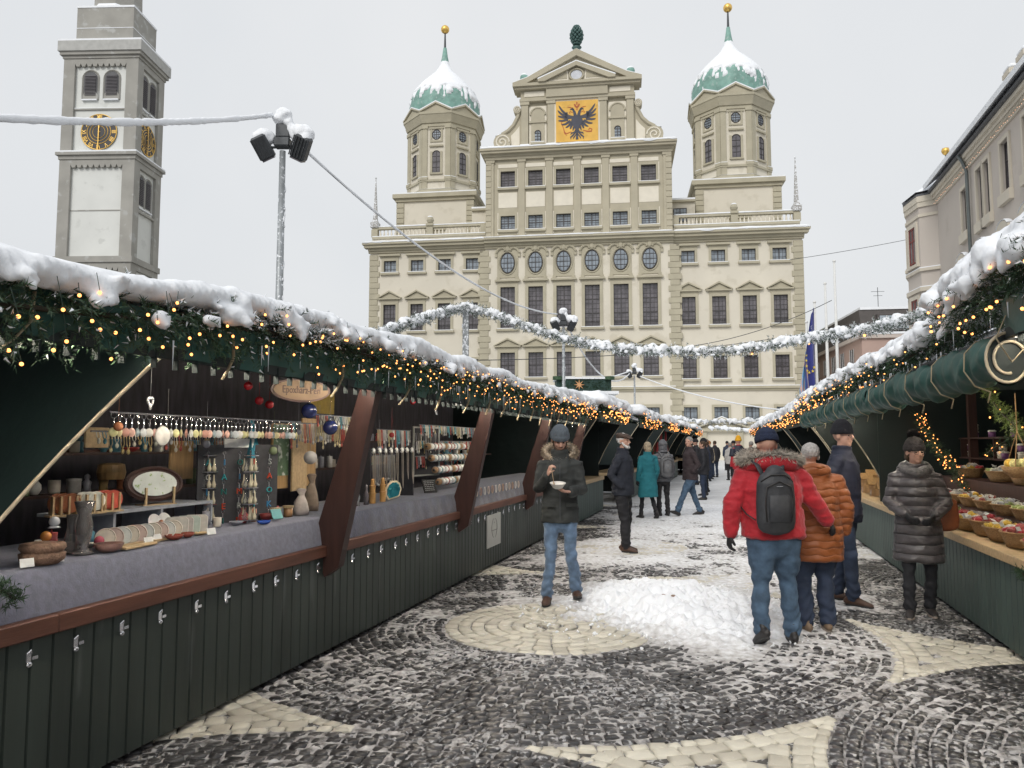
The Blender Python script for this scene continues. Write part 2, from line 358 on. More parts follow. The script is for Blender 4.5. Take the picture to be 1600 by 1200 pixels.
# shovelled heap
hx, hy = 1.60, 7.75
dx, dy = (X - hx), (Y - hy); d = np.hypot(dx / 1.2, dy / 1.55) + .45 * (fbm(P3 * 2.2 + 5, 3) - .5)
heap = .25 * np.clip(1 - d, 0, 1) ** 1.25
lump = np.abs(fbm(P3 * 7 + 31, 3) - .5) * 2
h = h + heap * (.75 + .5 * fbm(P3 * 9, 3)) + (heap > .01) * np.minimum(heap, .08) * (lump - .2) * 1.1 + np.minimum(heap, .05) * (fine - .5) * 1.6
h += .018 * (1 - smoothstep(.55, 1.15, d)); h -= .022 * (1 - smoothstep(.75, 1.05, np.hypot(X - .30, Y - 7.05)))
# heap's flat skirt to the left
V = np.stack([X, Y, h], 1); idx = np.arange(ns * ntt).reshape(ntt, ns)
F = np.stack([idx[:-1, :-1], idx[:-1, 1:], idx[1:, 1:], idx[1:, :-1]], -1).reshape(-1, 4)
keep = h[F].max(1) > -.028; F = F[keep]
def slush_mat():
    m, nt, b = _nt('slush'); N = nt.nodes; L = nt.links; at = N.new('ShaderNodeAttribute'); at.attribute_name = 'pack'; tc = N.new('ShaderNodeTexCoord')
    n = N.new('ShaderNodeTexNoise'); n.inputs['Scale'].default_value = 16; n.inputs['Detail'].default_value = 8; L.new(tc.outputs['Object'], n.inputs['Vector'])
    ad = N.new('ShaderNodeMath'); ad.operation = 'MULTIPLY_ADD'; L.new(n.outputs['Fac'], ad.inputs[0]); ad.inputs[1].default_value = .9; L.new(at.outputs['Fac'], ad.inputs[2])
    r = N.new('ShaderNodeValToRGB'); e = r.color_ramp.elements; e[0].position = .32; e[0].color = (.14, .13, .125, 1); e[1].position = 1.0; e[1].color = (.84, .86, .89, 1); e2 = e.new(.62); e2.color = (.50, .49, .485, 1)
    L.new(ad.outputs[0], r.inputs['Fac']); L.new(r.outputs['Color'], b.inputs['Base Color']); b.inputs['Roughness'].default_value = .72
    n3 = N.new('ShaderNodeTexNoise'); n3.inputs['Scale'].default_value = 70; n3.inputs['Detail'].default_value = 5; L.new(tc.outputs['Object'], n3.inputs['Vector']); bp = N.new('ShaderNodeBump'); bp.inputs['Strength'].default_value = .8; bp.inputs['Distance'].default_value = .008; L.new(n3.outputs['Fac'], bp.inputs['Height']); L.new(bp.outputs['Normal'], b.inputs['Normal']); return m
SLUSH = slush_mat()
pack = np.clip(.02 + .26 * wear * edge + .10 * smoothstep(-.004, .012, h) + .55 * (1 - smoothstep(.35, 1.1, d)) + .25 * (big - .5), 0, 1)
HEAP = pm('fresh_snow', (.88, .90, .93), .7, .03, 8, bump=.6, bscale=60, bdist=.01)
isheap = heap[F].mean(1) > .012
me = np_mesh('slush', V, F, SLUSH, True); at_ = me.attributes.new('pack', 'FLOAT', 'POINT')
if len(me.vertices) == len(pack): at_.data.foreach_set('value', pack.astype(np.float32))
o = link('slush', me); o['kind'] = 'structure'
# chunks of snow on the heap
mb = MB()
for i in range(500):
    a = random.random() * 6.28; r = random.random() ** .8 * 1.5; x, y = hx + math.cos(a) * r * 1.05, hy + math.sin(a) * r * 1.1
    z = .17 * max(0, 1 - r / 1.2) ** 1.25; q = random.uniform(.006, .020) * (1.2 - .3 * r)
    mb.ell((x, y, z + q * .4), (q * random.uniform(.7, 1.3), q * random.uniform(.7, 1.3), q * .75), 7, 5, (random.random() * 3, random.random() * 3, 0))
V = np.array(mb.v); V = V + (vnoise(V * 45)[:, None] - .5) * np.array([.03, .03, .02]); mb.v = [tuple(v) for v in V]
mb.M = None
o = mb.build('snow_clods', HEAP); tag(o, 'loose clods of snow lying on and around the shovelled snow heap', 'snow', kind='stuff')
# brown stain on the heap
mb = MB()
for i in range(8):
    x, y = hx - .12 + random.gauss(0, .03), hy - .42 + random.gauss(0, .05)
    q = random.uniform(.015, .035); mb.ell((x, y, .175 + random.uniform(-.01, .02)), (q, q, q * .6), 7, 5)
o = mb.build('dirt_clod', pm('reddish_dirt', (.30, .20, .15), .8, .3, 30)); tag(o, 'small reddish brown clod of dirt on the white snow heap', 'clod')
# trodden snow further on and around the square
mb = MB(); nx, ny = 90, 120
xs = np.linspace(-1, 1, nx); V = []; 
TT, SS = np.meshgrid(np.linspace(20.8, 120, ny), np.linspace(-14, 14, nx), indexing='ij')
X = SS * CA + TT * SA; Y = -SS * SA + TT * CA; P = np.stack([X.ravel(), Y.ravel(), 0 * X.ravel()], 1)
Z = -.004 + .03 * (fbm(P * .9, 4) - .45); V = np.stack([P[:, 0], P[:, 1], Z], 1); idx = np.arange(nx * ny).reshape(ny, nx)
F = np.stack([idx[:-1, :-1], idx[1:, :-1], idx[1:, 1:], idx[:-1, 1:]], -1).reshape(-1, 4)[:, ::-1]
structure(link('trodden_snow', np_mesh('trodden_snow', V, F, pm('trodden_snow', (.72, .73, .74), .7, .1, 1.5, bump=.5, bscale=12, bdist=.03, col2=(.5, .5, .5), thr=.6), True)))
# ---------------------------------------------------------------- town hall
TH = thing('town_hall', 'large cream and ochre Renaissance town hall with two onion-domed towers and a stepped gable', 'building', (6.98, 80, 0), -R(8.0))
def wall_holes(mb, x0, x1, z0, z1, y, holes, depth=.35):
    """front wall sheet at y with rectangular openings and their reveals"""
    xs = sorted({x0, x1} | {h[0] for h in holes} | {h[1] for h in holes}); zs = sorted({z0, z1} | {h[2] for h in holes} | {h[3] for h in holes})
    for i in range(len(xs) - 1):
        for j in range(len(zs) - 1):
            cx, cz = (xs[i] + xs[i + 1]) / 2, (zs[j] + zs[j + 1]) / 2
            if any(h[0] < cx < h[1] and h[2] < cz < h[3] for h in holes): continue
            mb.add([(xs[i], y, zs[j]), (xs[i + 1], y, zs[j]), (xs[i + 1], y, zs[j + 1]), (xs[i], y, zs[j + 1])], [(0, 1, 2, 3)])
    for a, b, c, d in holes:
        q = [(a, c), (b, c), (b, d), (a, d)]
        for k in range(4):
            (u, v), (w_, z_) = q[k], q[(k + 1) % 4]
            mb.add([(u, y, v), (u, y + depth, v), (w_, y + depth, z_), (w_, y, z_)], [(0, 1, 2, 3)])
_wc = {}
def window(parent, x, zb, zt, w, y, nx=2, nz=2, arched=False, rz=0, oval=False, bars=True, rail=False):
    key = (round(w, 2), round(zt - zb, 2), nx, nz, arched, oval, rail); h = zt - zb
    if key not in _wc:
        m = MB(); b = .06
        if oval:
            n = 24; a = [(w / 2 * math.cos(2 * math.pi * k / n), h / 2 + h / 2 * math.sin(2 * math.pi * k / n)) for k in range(n)]
            for k in range(n): m.loft([(a[k][0] * .97, 0, a[k][1]), (a[(k + 1) % n][0] * .97, 0, a[(k + 1) % n][1])], [b * .8] * 2, 4)
            m.box(-.03, .03, -.03, .03, 0, h)
            for q in (.25, .5, .75): hw = w / 2 * math.sqrt(max(0, 1 - (2 * q - 1) ** 2)); m.box(-hw, hw, -.025, .025, h * q - .02, h * q + .02)
            m.box(-w / 4 - .015, -w / 4 + .015, -.02, .02, h * .12, h * .88); m.box(w / 4 - .015, w / 4 + .015, -.02, .02, h * .12, h * .88)
            p = MB(); p.prism(a, .03, .05)
        else:
            m.box(-w / 2, -w / 2 + b, -.04, .04, 0, h); m.box(w / 2 - b, w / 2, -.04, .04, 0, h)
            m.box(-w / 2 + b, w / 2 - b, -.04, .04, 0, b); m.box(-w / 2 + b, w / 2 - b, -.04, .04, h - b, h)
            for i in range(1, nx): xx = -w / 2 + w * i / nx; m.box(xx - .045, xx + .045, -.035, .035, b, h - b)
            for j in range(1, nz): zz = h * j / nz; m.box(-w / 2 + b, w / 2 - b, -.032, .032, zz - .04, zz + .04)
            for i in range(nx):
                for j in range(nz):
                    cx = -w / 2 + w * (i + .5) / nx; cz = h * (j + .5) / nz
                    m.box(cx - .012, cx + .012, -.012, .012, h * j / nz + .04, h * (j + 1) / nz - .04)
                    for q in (-.18, .18): m.box(-w / 2 + w * i / nx + .04, -w / 2 + w * (i + 1) / nx - .04, -.01, .01, cz + q * h / nz - .012, cz + q * h / nz + .012)
            if rail: m.box(-w / 2, w / 2, -.1, -.06, .62, .67); [m.box(-w / 2 + w * k / 8 - .01, -w / 2 + w * k / 8 + .01, -.09, -.07, .1, .62) for k in range(1, 8)]
            p = MB()
            if arched:
                pts = [(-w / 2, 0), (w / 2, 0)] + [(w / 2 * math.cos(math.pi * k / 10), h - w / 2 + w / 2 * math.sin(math.pi * k / 10)) for k in range(11)]; p.prism(pts, .03, .05)
                m = MB(); pts2 = pts[2:]
                for k in range(len(pts) - 1): m.loft([(pts[k][0], 0, pts[k][1]), (pts[k + 1][0], 0, pts[k + 1][1])], [.05] * 2, 4)
                m.box(-.03, .03, -.03, .03, 0, h - .02); [m.box(-w / 2, w / 2, -.025, .025, h * q - .02, h * q + .02) for q in (.25, .5, .75)]
            else: p.box(-w / 2 + b, w / 2 - b, .03, .05, b, h - b)
        fo = m.build('window', WINFRAME, parent); po = p.build('pane', PANE2 if (h < 1.7 or oval) else PANE, fo); _wc[key] = (fo, po)
        o = fo
    else:
        f0, p0 = _wc[key]; o = f0.copy(); COL.objects.link(o); p = p0.copy(); COL.objects.link(p); p.parent = o; o.parent = parent
    o.location = (x, y, zb); o.rotation_euler = (0, 0, rz); return o
CX = [-7.47, -4.48, -1.49, 1.49, 4.48, 7.47]; WX = [11.37, 14.43, 17.48, 20.53]; WX = [-x for x in WX[::-1]] + WX
wall = MB(); trim = MB(); pale = MB(); snow = MB(); upper = MB()
# wings and lower centre
holes_c = []; ww = .8
for x in CX:
    holes_c += [(x - ww, x + ww, 13.84, 18.32), (x - ww, x + ww, 8.63, 11.29)]
    if abs(x) > 3: holes_c += [(x - ww, x + ww, 3.9, 5.4)]
holes_c += [(-1.7, 1.7, 0, 5.2)]
wall_holes(wall, -9.9, 9.9, 0, 22.5, -.25, holes_c)
for sgn in (-1, 1):
    hw = []
    for x in WX:
        if x * sgn < 0: continue
        hw += [(x - .72, x + .72, 20.32, 21.65), (x - .72, x + .72, 13.83, 16.8), (x - .72, x + .72, 8.28, 10.67), (x - .72, x + .72, 3.9, 5.4)]
    a, b = (9.9, 22.8) if sgn > 0 else (-22.8, -9.9)
    wall_holes(wall, a, b, 0, 22.5, 0, hw)
    wall.box(a, b, .4, 30, 0, 22.5)
wall.box(-9.9, 9.9, .2, 30, 0, 22.5)
# side return of the centre
for sx in (-9.9, 9.9): wall.box(sx - .004, sx + .004, -.25, .3, 0, 22.5)
for x in CX:
    window(TH, x, 13.84, 18.32, 1.6, 0.02, 2, 3, rail=True); window(TH, x, 8.63, 11.29, 1.6, 0.02, 2, 2)
    if abs(x) > 3: window(TH, x, 3.9, 5.4, 1.6, 0.02, 2, 1)
for x in WX:
    window(TH, x, 20.32, 21.65, 1.44, .25, 2, 1); window(TH, x, 13.83, 16.8, 1.44, .25, 2, 2, rail=True)
    window(TH, x, 8.28, 10.67, 1.44, .25, 2, 2); window(TH, x, 3.9, 5.4, 1.44, .25, 2, 1)
def surround(x, z0, z1, w, y, t=.28, hood=None, sill=True):
    trim.box(x - w / 2 - t, x - w / 2 + .02, y - .1, y + .06, z0 - .02, z1 + t); trim.box(x + w / 2 - .02, x + w / 2 + t, y - .1, y + .06, z0 - .02, z1 + t)
    trim.box(x - w / 2 + .02, x + w / 2 - .02, y - .1, y + .06, z1 - .02, z1 + t)
    if sill: trim.box(x - w / 2 - t - .12, x + w / 2 + t + .12, y - .28, y + .06, z0 - .25, z0 - .02); snow.box(x - w / 2 - t - .05, x + w / 2 + t + .05, y - .26, y - .02, z0 - .02, z0 + .04)
    zz = z1 + t
    if hood == 'flat':
        trim.box(x - w / 2 - t, x + w / 2 + t, y - .08, y + .06, zz, zz + .25); trim.box(x - w / 2 - t - .25, x + w / 2 + t + .25, y - .35, y + .06, zz + .25, zz + .45)
    if hood == 'ped':
        trim.box(x - w / 2 - t - .05, x + w / 2 + t + .05, y - .08, y + .06, zz, zz + .28)
        W_ = w / 2 + t + .32; trim.box(x - W_, x + W_, y - .32, y + .06, zz + .28, zz + .42)
        for sg in (-1, 1): trim.prism([(x + sg * W_, zz + .42), (x, zz + 1.08), (x, zz + 1.26), (x + sg * (W_ + .1), zz + .46)], y - .32, y + .06)
        trim.prism([(x - W_ + .2, zz + .42), (x + W_ - .2, zz + .42), (x, zz + 1.08)], y - .12, y + .05)
for x in CX:
    surround(x, 13.84, 18.32, 1.6, -.25, .3, 'flat'); surround(x, 8.63, 11.29, 1.6, -.25, .28, 'ped')
    if abs(x) > 3: surround(x, 3.9, 5.4, 1.6, -.25, .28)
for x in WX:
    surround(x, 20.32, 21.65, 1.44, 0, .22, 'flat'); surround(x, 13.83, 16.8, 1.44, 0, .25, 'ped'); surround(x, 8.28, 10.67, 1.44, 0, .22); surround(x, 3.9, 5.4, 1.44, 0, .22)
# oval windows on ochre field with curled pediments
for x in CX:
    trim.box(x - 1.12, x + 1.12, -.33, -.2, 19.3, 22.45)
    ow = window(TH, x, 19.8, 21.95, 1.5, -.42, oval=True)
    n = 28; ring = [(x + 0.92 * math.cos(6.2832 * k / n), -.36, 20.87 + 1.24 * math.sin(6.2832 * k / n)) for k in range(n + 1)]
    trim.loft(ring, [.07] * (n + 1), 6, cap=False)
    for sg in (-1, 1):
        trim.loft([(x + sg * 1.3, -.4, 21.95), (x + sg * 1.05, -.4, 22.35), (x + sg * .65, -.4, 22.55), (x + sg * .3, -.4, 22.4), (x + sg * .32, -.4, 22.2)], [.13] * 5, 6)
        trim.box(x + sg * 1.25 - .12, x + sg * 1.25 + .12, -.42, -.2, 21.55, 21.9)
        trim.box(x + sg * 1.0 - .18, x + sg * 1.0 + .18, -.37, -.2, 18.9, 19.4)
    trim.ell((x, -.42, 22.45), (.28, .15, .35), 8, 6)
# quoins (alternating long and short blocks)
for sg in (-1, 1):
    for x_in, x_out, y in ((21.9, 22.86, 0), (9.55, 10.5, -.25)):
        z = 0; k = 0
        while z < 22.3:
            hh = .62; e = .0 if k % 2 else .2
            a, b = sorted((sg * (x_in - e), sg * (x_out + (0 if x_out > 20 else e)))); trim.box(a, b, y - .1, y + .3, z + .02, z + hh, bev=.03); z += hh; k += 1
    trim.box(*sorted((sg * 22.6, sg * 22.84)), .3, 30, 0, 22.5)
# string courses and main cornice
def course(x0, x1, y, z0, z1, pr, sn=True, m=trim):
    m.box(x0, x1, y - pr, y + .05, z0, z1)
    if sn: snow.box(x0 + .02, x1 - .02, y - pr + .03, y + .02, z1, z1 + .07)
for a, b, y in ((-22.95, -9.95, 0), (-9.92, 9.92, -.25), (9.95, 22.95, 0)):
    course(a, b, y, 7.05, 7.25, .16, False); course(a, b, y, 7.25, 7.5, .32)
    course(a, b, y, 22.5, 22.72, .2, False); course(a, b, y, 22.72, 23.0, .38, False); course(a - .35 * (a < -20), b + .35 * (b > 20), y, 23.0, 23.3, .75, False); course(a - .5 * (a < -20), b + .5 * (b > 20), y, 23.3, 23.52, .95, False)
# snow with an uneven lip on the main cornice
def snow_strip(x0, x1, y0, y1, z, th=.16, lip=.0, step=.25, seed=0):
    """lumpy snow bank along x"""
    n = max(2, int((x1 - x0) / step)); X = np.linspace(x0, x1, n); N1 = fbm(np.stack([X * .8 + seed, X * 0, X * 0], 1), 3); N2 = fbm(np.stack([X * 2.1 + seed, X * 0 + 5, X * 0], 1), 3)
    prof = []
    for i in range(n):
        t = th * (.45 + 1.1 * N1[i]) * (1 if 0 < i < n - 1 else .4); o = (N2[i] - .5) * .22 * (th / .16)
        prof.append([(X[i], y1, z), (X[i], y1, z + t * .8), (X[i], (y0 + y1) / 2, z + t), (X[i], y0 + .04, z + t * .8), (X[i], y0 - .03 - max(0, o), z + t * .35), (X[i], y0 - .02 - max(0, o) * .5, z - max(0, o) * lip)])
    vs = [p for pr in prof for p in pr]; k = 6
    snow.add(vs, [(i * k + j, i * k + j + 1, (i + 1) * k + j + 1, (i + 1) * k + j) for i in range(n - 1) for j in range(k - 1)] + [tuple(range(k - 1, -1, -1)), tuple((n - 1) * k + j for j in range(k))])
snow_strip(-23.4, -9.9, -.95, .35, 23.52, .2, 1.2, seed=3); snow_strip(9.9, 23.4, -.95, .35, 23.52, .22, 1.4, seed=9); snow_strip(-9.9, 9.9, -1.2, -.3, 23.52, .14, 1, seed=14)
# upper centre block
uh = [(x - .8, x + .8, a, b) for x in CX for a, b in ((29.14, 30.97), (24.5, 26.07))]
wall_holes(upper, -9.8, 9.8, 23.5, 32.2, -.2, uh); upper.box(-9.8, 9.8, .2, 26, 23.5, 32.3)
for sx in (-9.8, 9.8): upper.box(sx - .004, sx + .004, -.2, .3, 23.5, 32.2)
for x in CX:
    window(TH, x, 29.14, 30.97, 1.6, .05, 2, 2); window(TH, x, 24.5, 26.07, 1.6, .05, 2, 2)
    surround(x, 29.14, 30.97, 1.6, -.2, .2); surround(x, 24.5, 26.07, 1.6, -.2, .2)
    pale.box(x - 1.02, x + 1.02, -.23, -.15, 26.95, 28.6); pale.box(x - 1.05, x + 1.05, -.24, -.15, 31.35, 31.75)
    pale.box(x - 1.12, x - 1.02, -.24, -.15, 28.9, 31.2); pale.box(x + 1.02, x + 1.12, -.24, -.15, 28.9, 31.2)
    pale.box(x - 1.12, x - 1.02, -.24, -.15, 24.0, 26.4); pale.box(x + 1.02, x + 1.12, -.24, -.15, 24.0, 26.4)
for x in [-9.35] + [(CX[i] + CX[i + 1]) / 2 for i in range(5)] + [9.35]:
    upper.box(x - .36, x + .36, -.36, -.19, 23.6, 32.2, bev=.02); upper.box(x - .46, x + .46, -.44, -.19, 31.9, 32.2)
for sg in (-1, 1):
    z = 23.6; k = 0
    while z < 32: a, b = sorted((sg * 9.25, sg * 9.86)); upper.box(a, b, -.42, .3, z + .03, z + .6, bev=.03); z += .62
for a, pr in ((32.2, .3), (32.5, .45), (32.75, .85), (33.0, 1.0)): upper.box(-9.8 - pr * .6, 9.8 + pr * .6, -.2 - pr, 26, a, a + (.3 if a < 32.7 else .25))
snow_strip(-10.4, 10.4, -1.2, .6, 33.25, .22, 1.5, seed=21); snow_strip(-10.3, 10.3, .6, 2.5, 33.25, .25, 0, seed=25)
# recess return and set-back roof volumes beside the centre, in front of the towers
for sg in (-1, 1):
    a, b = sorted((sg * 9.8, sg * 13.0)); wall.box(a, b, 8, 25, 23.5, 29.4); snow.box(a, b, 7.7, 25, 29.55, 29.75); trim.box(a, b, 7.7, 25, 29.3, 29.55)
    if sg > 0: window(TH, 11.3, 27.0, 28.6, 1.5, 7.9, 2, 1)
# balustrades
balu = MB()
prof = [(.09, 0), (.09, .06), (.05, .1), (.11, .3), (.1, .42), (.05, .62), (.08, .72), (.09, .8)]
snowtop = snow
for sg in (-1, 1):
    a, b = sorted((sg * 10.0, sg * 22.7)); wall.box(a, b, .35, .75, 23.5, 24.25); trim.box(a, b, .2, .9, 24.2, 24.45); snow.box(a + .02, b - .02, .2, .4, 24.45, 24.52)
    trim.box(a, b, .3, .8, 25.3, 25.55); snow_strip(a, b, .3, .8, 25.55, .14, .4, seed=30 + sg)
    for px in (10.2, 16.2, 22.45): trim.box(sg * px - .35, sg * px + .35, .22, .88, 24.45, 25.3)
    for seg in ((10.6, 15.8), (16.6, 22.05)):
        n = 13
        for i in range(n): x = sg * (seg[0] + (seg[1] - seg[0]) * (i + .5) / n); balu.lathe([(r, z) for r, z in prof], (x, .55, 24.45), 8)
    trim.box(sg * 16.2 - .4, sg * 16.2 + .4, .15, .95, 25.5, 25.75); trim.lathe([(.15, 0), (.3, .12), (.42, .4), (.3, .72), (.1, .82)], (sg * 16.2, .55, 25.75), 12)
    snow.ell((sg * 16.2, .55, 26.5), (.3, .3, .16), 10, 6)
    ob = MB(); x = sg * 22.45
    ob.box(x - .45, x + .45, .1, 1.0, 25.5, 26.1, bev=.04); ob.lathe([(.46, 0), (.44, .1), (.30, .35), (.05, 4.9), (.0, 5.0)], (x, .55, 26.1), 4, ph=math.pi / 4)
    ob.ell((x, .55, 31.2), (.1, .1, .12), 8, 6)
    obo = ob.build('obelisk', pm('frosted_stone', (.38, .37, .35), .85, .15, 3, col2=(.8, .82, .85), thr=.5), TH)
balu.build('baluster_row', PALE, TH, True)
# gable
gb = MB(); gl = PALE
gb.box(-6.1, 6.1, .3, 1.4, 33.25, 40.3)
for c in (-5.65, -2.8, 2.8, 5.65):
    gb.box(c - .38, c + .38, -.05, .31, 33.5, 38.6, bev=.03); gb.box(c - .5, c + .5, -.15, .31, 38.3, 38.65); gb.box(c - .55, c + .55, -.2, .31, 33.3, 33.75)
    snow.box(c - .5, c + .5, -.19, .0, 33.75, 33.9)
for c in (-4.25, 4.3):      # niches
    pale.box(c - .95, c + .95, .2, .31, 33.6, 38.2)
    m = [(c - .72, 34.1), (c + .72, 34.1)] + [(c + .72 * math.cos(math.pi * k / 12), 37.2 + .72 * math.sin(math.pi * k / 12)) for k in range(13)]
    gb.prism(m, .12, .22); gb.box(c - .95, c + .95, .0, .2, 36.3, 36.5)
    gb.loft([(c + .8 * math.cos(math.pi * k / 10), .12, 37.2 + .8 * math.sin(math.pi * k / 10)) for k in range(11)], [.1] * 11, 6)
    window(TH, c, 34.15, 35.45, .62, .06, arched=True); gb.box(c - .75, c + .75, -.1, .2, 33.9, 34.12); snow.box(c - .72, c + .72, -.1, .1, 34.12, 34.18)
pale.box(-2.55, 2.55, -.02, .31, 33.62, 38.66); 
gb.box(-6.2, 6.2, -.2, 1.4, 38.65, 38.95); gb.box(-3.3, 3.3, -.35, 1.4, 38.95, 39.9); gb.box(-6.1, -3.3, -.0, 1.4, 38.95, 39.9); gb.box(3.3, 6.1, -.0, 1.4, 38.95, 39.9)
for c in (-4.6, 4.6): pale.box(c - 1.1, c + 1.1, -.06, .0, 39.2, 39.75)
gb.box(-6.7, 6.7, -.5, 1.5, 39.9, 40.15); gb.box(-6.9, 6.9, -.75, 1.5, 40.15, 40.45)
for sg in (-1, 1):
    gb.prism([(sg * 6.9, 40.45), (sg * 5.4, 40.45), (0, 43.2), (0, 43.95), (sg * 5.3, 41.1), (sg * 6.9, 40.6)], -.7, 1.5)
    gb.prism([(sg * 4.1, 40.45), (sg * 3.4, 40.45), (0, 42.0), (0, 42.45), (sg * 4.15, 40.7)], -.95, -.5)
    snow.prism([(sg * 4.15, 40.7), (0, 42.45), (0, 42.55), (sg * 4.15, 40.82)], -.95, -.45)
    snow.prism([(sg * 6.9, 40.6), (sg * 5.3, 41.1), (0, 43.95), (0, 44.02), (sg * 5.3, 41.22), (sg * 6.9, 40.72)], -.6, 1.45)
    tri = [(sg * 1.0, 40.7), (sg * 2.7, 40.7), (sg * 1.05, 41.45)]; pale.prism([(sg * .85, 40.55), (sg * 3.1, 40.55), (sg * .9, 41.6)], -.58, -.5); gb.prism(tri, -.62, -.55)
    # volutes
    pts = [(6.2, 38.0), (6.45, 37.2), (6.9, 36.3), (7.5, 35.7), (8.2, 35.3)]
    gb.prism([(sg * x, z) for x, z in [(6.1, 37.6)] + pts[1:] + [(8.6, 34.6), (8.4, 33.4), (6.1, 33.4)]], .35, 1.2)
    pale.prism([(sg * x, z) for x, z in [(6.25, 36.2), (6.7, 35.6), (7.2, 35.1), (7.2, 33.9), (6.25, 33.9)]], .3, .36)
    gb.loft([(sg * x, .3, z) for x, z in pts], [(.22, .2)] * 5, 6)
    for c_, r_ in (((sg * 8.15, 34.35), .95), ((sg * 6.5, 37.9), .42)):
        gb.prism([(c_[0] + r_ * math.cos(6.2832 * k / 20), c_[1] + r_ * math.sin(6.2832 * k / 20)) for k in range(20)], .05, 1.2)
        sp = [(c_[0] - sg * (r_ * .85 * (1 - k / 26)) * math.cos(k * .5), .02, c_[1] + (r_ * .85 * (1 - k / 26)) * math.sin(k * .5)) for k in range(24)]
        pale.loft(sp, [r_ * .09] * 24, 5)
    snow_strip(*sorted((sg * 7.6, sg * 8.9)), .1, 1.2, 35.12, .2, 0, seed=60)
    bl = MB(); bl.lathe([(.3, 0), (.2, .15), (.12, .3)], (sg * 5.75, .3, 40.75), 10); bl.ell((sg * 5.75, .3, 41.5), .46, 14, 10); bo = bl.build('finial_ball', COPPER, TH, True)
    sb = MB(); sb.ell((sg * 5.75, .3, 41.78), (.4, .4, .24), 12, 8); sb.build('snow', SNOW_FAR, bo, True)
gb.prism([(-3.9, 40.45), (3.9, 40.45), (0, 42.2)], -.5, 1.2); gb.prism([(-5.5, 40.45), (5.5, 40.45), (0, 43.3)], -.3, 1.2)
gb.loft([(.75 * math.cos(6.2832 * k / 24), -.58, 41.1 + .62 * math.sin(6.2832 * k / 24)) for k in range(25)], [.12] * 25, 6, cap=False)
oc = MB(); oc.prism([(.6 * math.cos(6.2832 * k / 20), 41.1 + .5 * math.sin(6.2832 * k / 20)) for k in range(20)], -.56, -.52); oc.build('pane', pm('pale_glass', (.55, .57, .62), .2, .1, 2), TH)
gb.build('gable', OCHRE2, TH)
# eagle shield
coat = MB(); coat.box(-2.25, 2.25, -.1, .0, 33.95, 38.45); coat = coat.build('coat_of_arms', pm('yellow_painted_panel', (.74, .44, .09), .7, .12, .8, col2=(.60, .35, .08), thr=.6), TH)
def EP(x, y): return ((x - 625) / 176.0, 38.45 - (y - 215) / 176.0)
eg = MB()
def leaf(pts, ws):
    n = len(pts); L, Rr = [], []
    for i, (x, y) in enumerate(pts):
        a = pts[max(0, i - 1)]; b = pts[min(n - 1, i + 1)]; dx, dy = b[0] - a[0], b[1] - a[1]; l = math.hypot(dx, dy); nx_, ny_ = -dy / l, dx / l
        L.append((x + nx_ * ws[i], y + ny_ * ws[i])); Rr.append((x - nx_ * ws[i], y - ny_ * ws[i]))
    for i in range(n - 1): eg.prism([EP(*L[i]), EP(*L[i + 1]), EP(*Rr[i + 1]), EP(*Rr[i])], -.13, -.09)
for mir in (1, -1):
    f = lambda x, y: (625 + mir * (x - 625), y)
    for tip, mid_, root in (((968, 295), (905, 400), (810, 500)), ((990, 385), (925, 460), (815, 530)), ((985, 495), (915, 525), (810, 550)), ((978, 588), (900, 598), (790, 580)), ((922, 672), (840, 665), (745, 610)), ((840, 735), (780, 700), (715, 630)), ((755, 765), (735, 715), (690, 640))):
        leaf([f(*tip), f((tip[0] * 2 + mid_[0]) / 3, (tip[1] * 2 + mid_[1]) / 3 + 4), f(*mid_), f(*root)], [3, 15, 20, 26])
    leaf([f(805, 440), f(835, 470), f(800, 530), f(720, 540), f(640, 560)], [14, 30, 45, 30, 40])
    leaf([f(650, 540), f(672, 440), f(700, 385), f(740, 380), f(752, 400)], [34, 24, 20, 14, 3]); leaf([f(680, 400), f(715, 370), f(700, 350)], [6, 12, 3])
    leaf([f(640, 700), f(690, 745), f(705, 800)], [30, 20, 5]); leaf([f(630, 760), f(670, 830), f(735, 850), f(745, 880)], [18, 12, 14, 3])
    leaf([f(650, 830), f(710, 900), f(745, 925), f(740, 970)], [12, 16, 14, 3]); leaf([f(632, 860), f(690, 940), f(700, 965)], [10, 10, 3])
eg.prism([EP(x, y) for x, y in ((550, 520), (700, 520), (735, 600), (700, 700), (645, 790), (625, 830), (605, 790), (550, 700), (515, 600))], -.14, -.09)
leaf([(625, 800), (625, 900), (625, 975)], [24, 18, 26])
eg.build('eagle', pm('slate_black_paint', (.05, .053, .075), .6, .1, 2), coat)
eg = MB()
leaf([(580, 285), (600, 330), (625, 345), (650, 330), (672, 285)], [14, 18, 16, 18, 14]); leaf([(625, 245), (625, 300)], [12, 10]); leaf([(615, 350), (615, 405)], [6, 4]); leaf([(637, 350), (637, 405)], [6, 4])
for mir in (1, -1):
    f = lambda x, y: (625 + mir * (x - 625), y); leaf([f(700, 360), f(750, 345), f(800, 340)], [4, 7, 3]); leaf([f(700, 450), f(750, 425), f(768, 440), f(755, 475)], [5, 6, 6, 3])
leaf([(740, 800), (820, 830), (895, 830), (905, 790), (860, 770), (840, 800)], [4, 12, 12, 10, 10, 6]); leaf([(520, 820), (430, 850), (390, 830), (370, 740), (335, 650), (330, 600)], [5, 8, 12, 5, 8, 3]); leaf([(390, 840), (430, 885)], [8, 3])
eg.build('regalia', pm('red_paint', (.42, .10, .03), .6, .1, 2), coat)
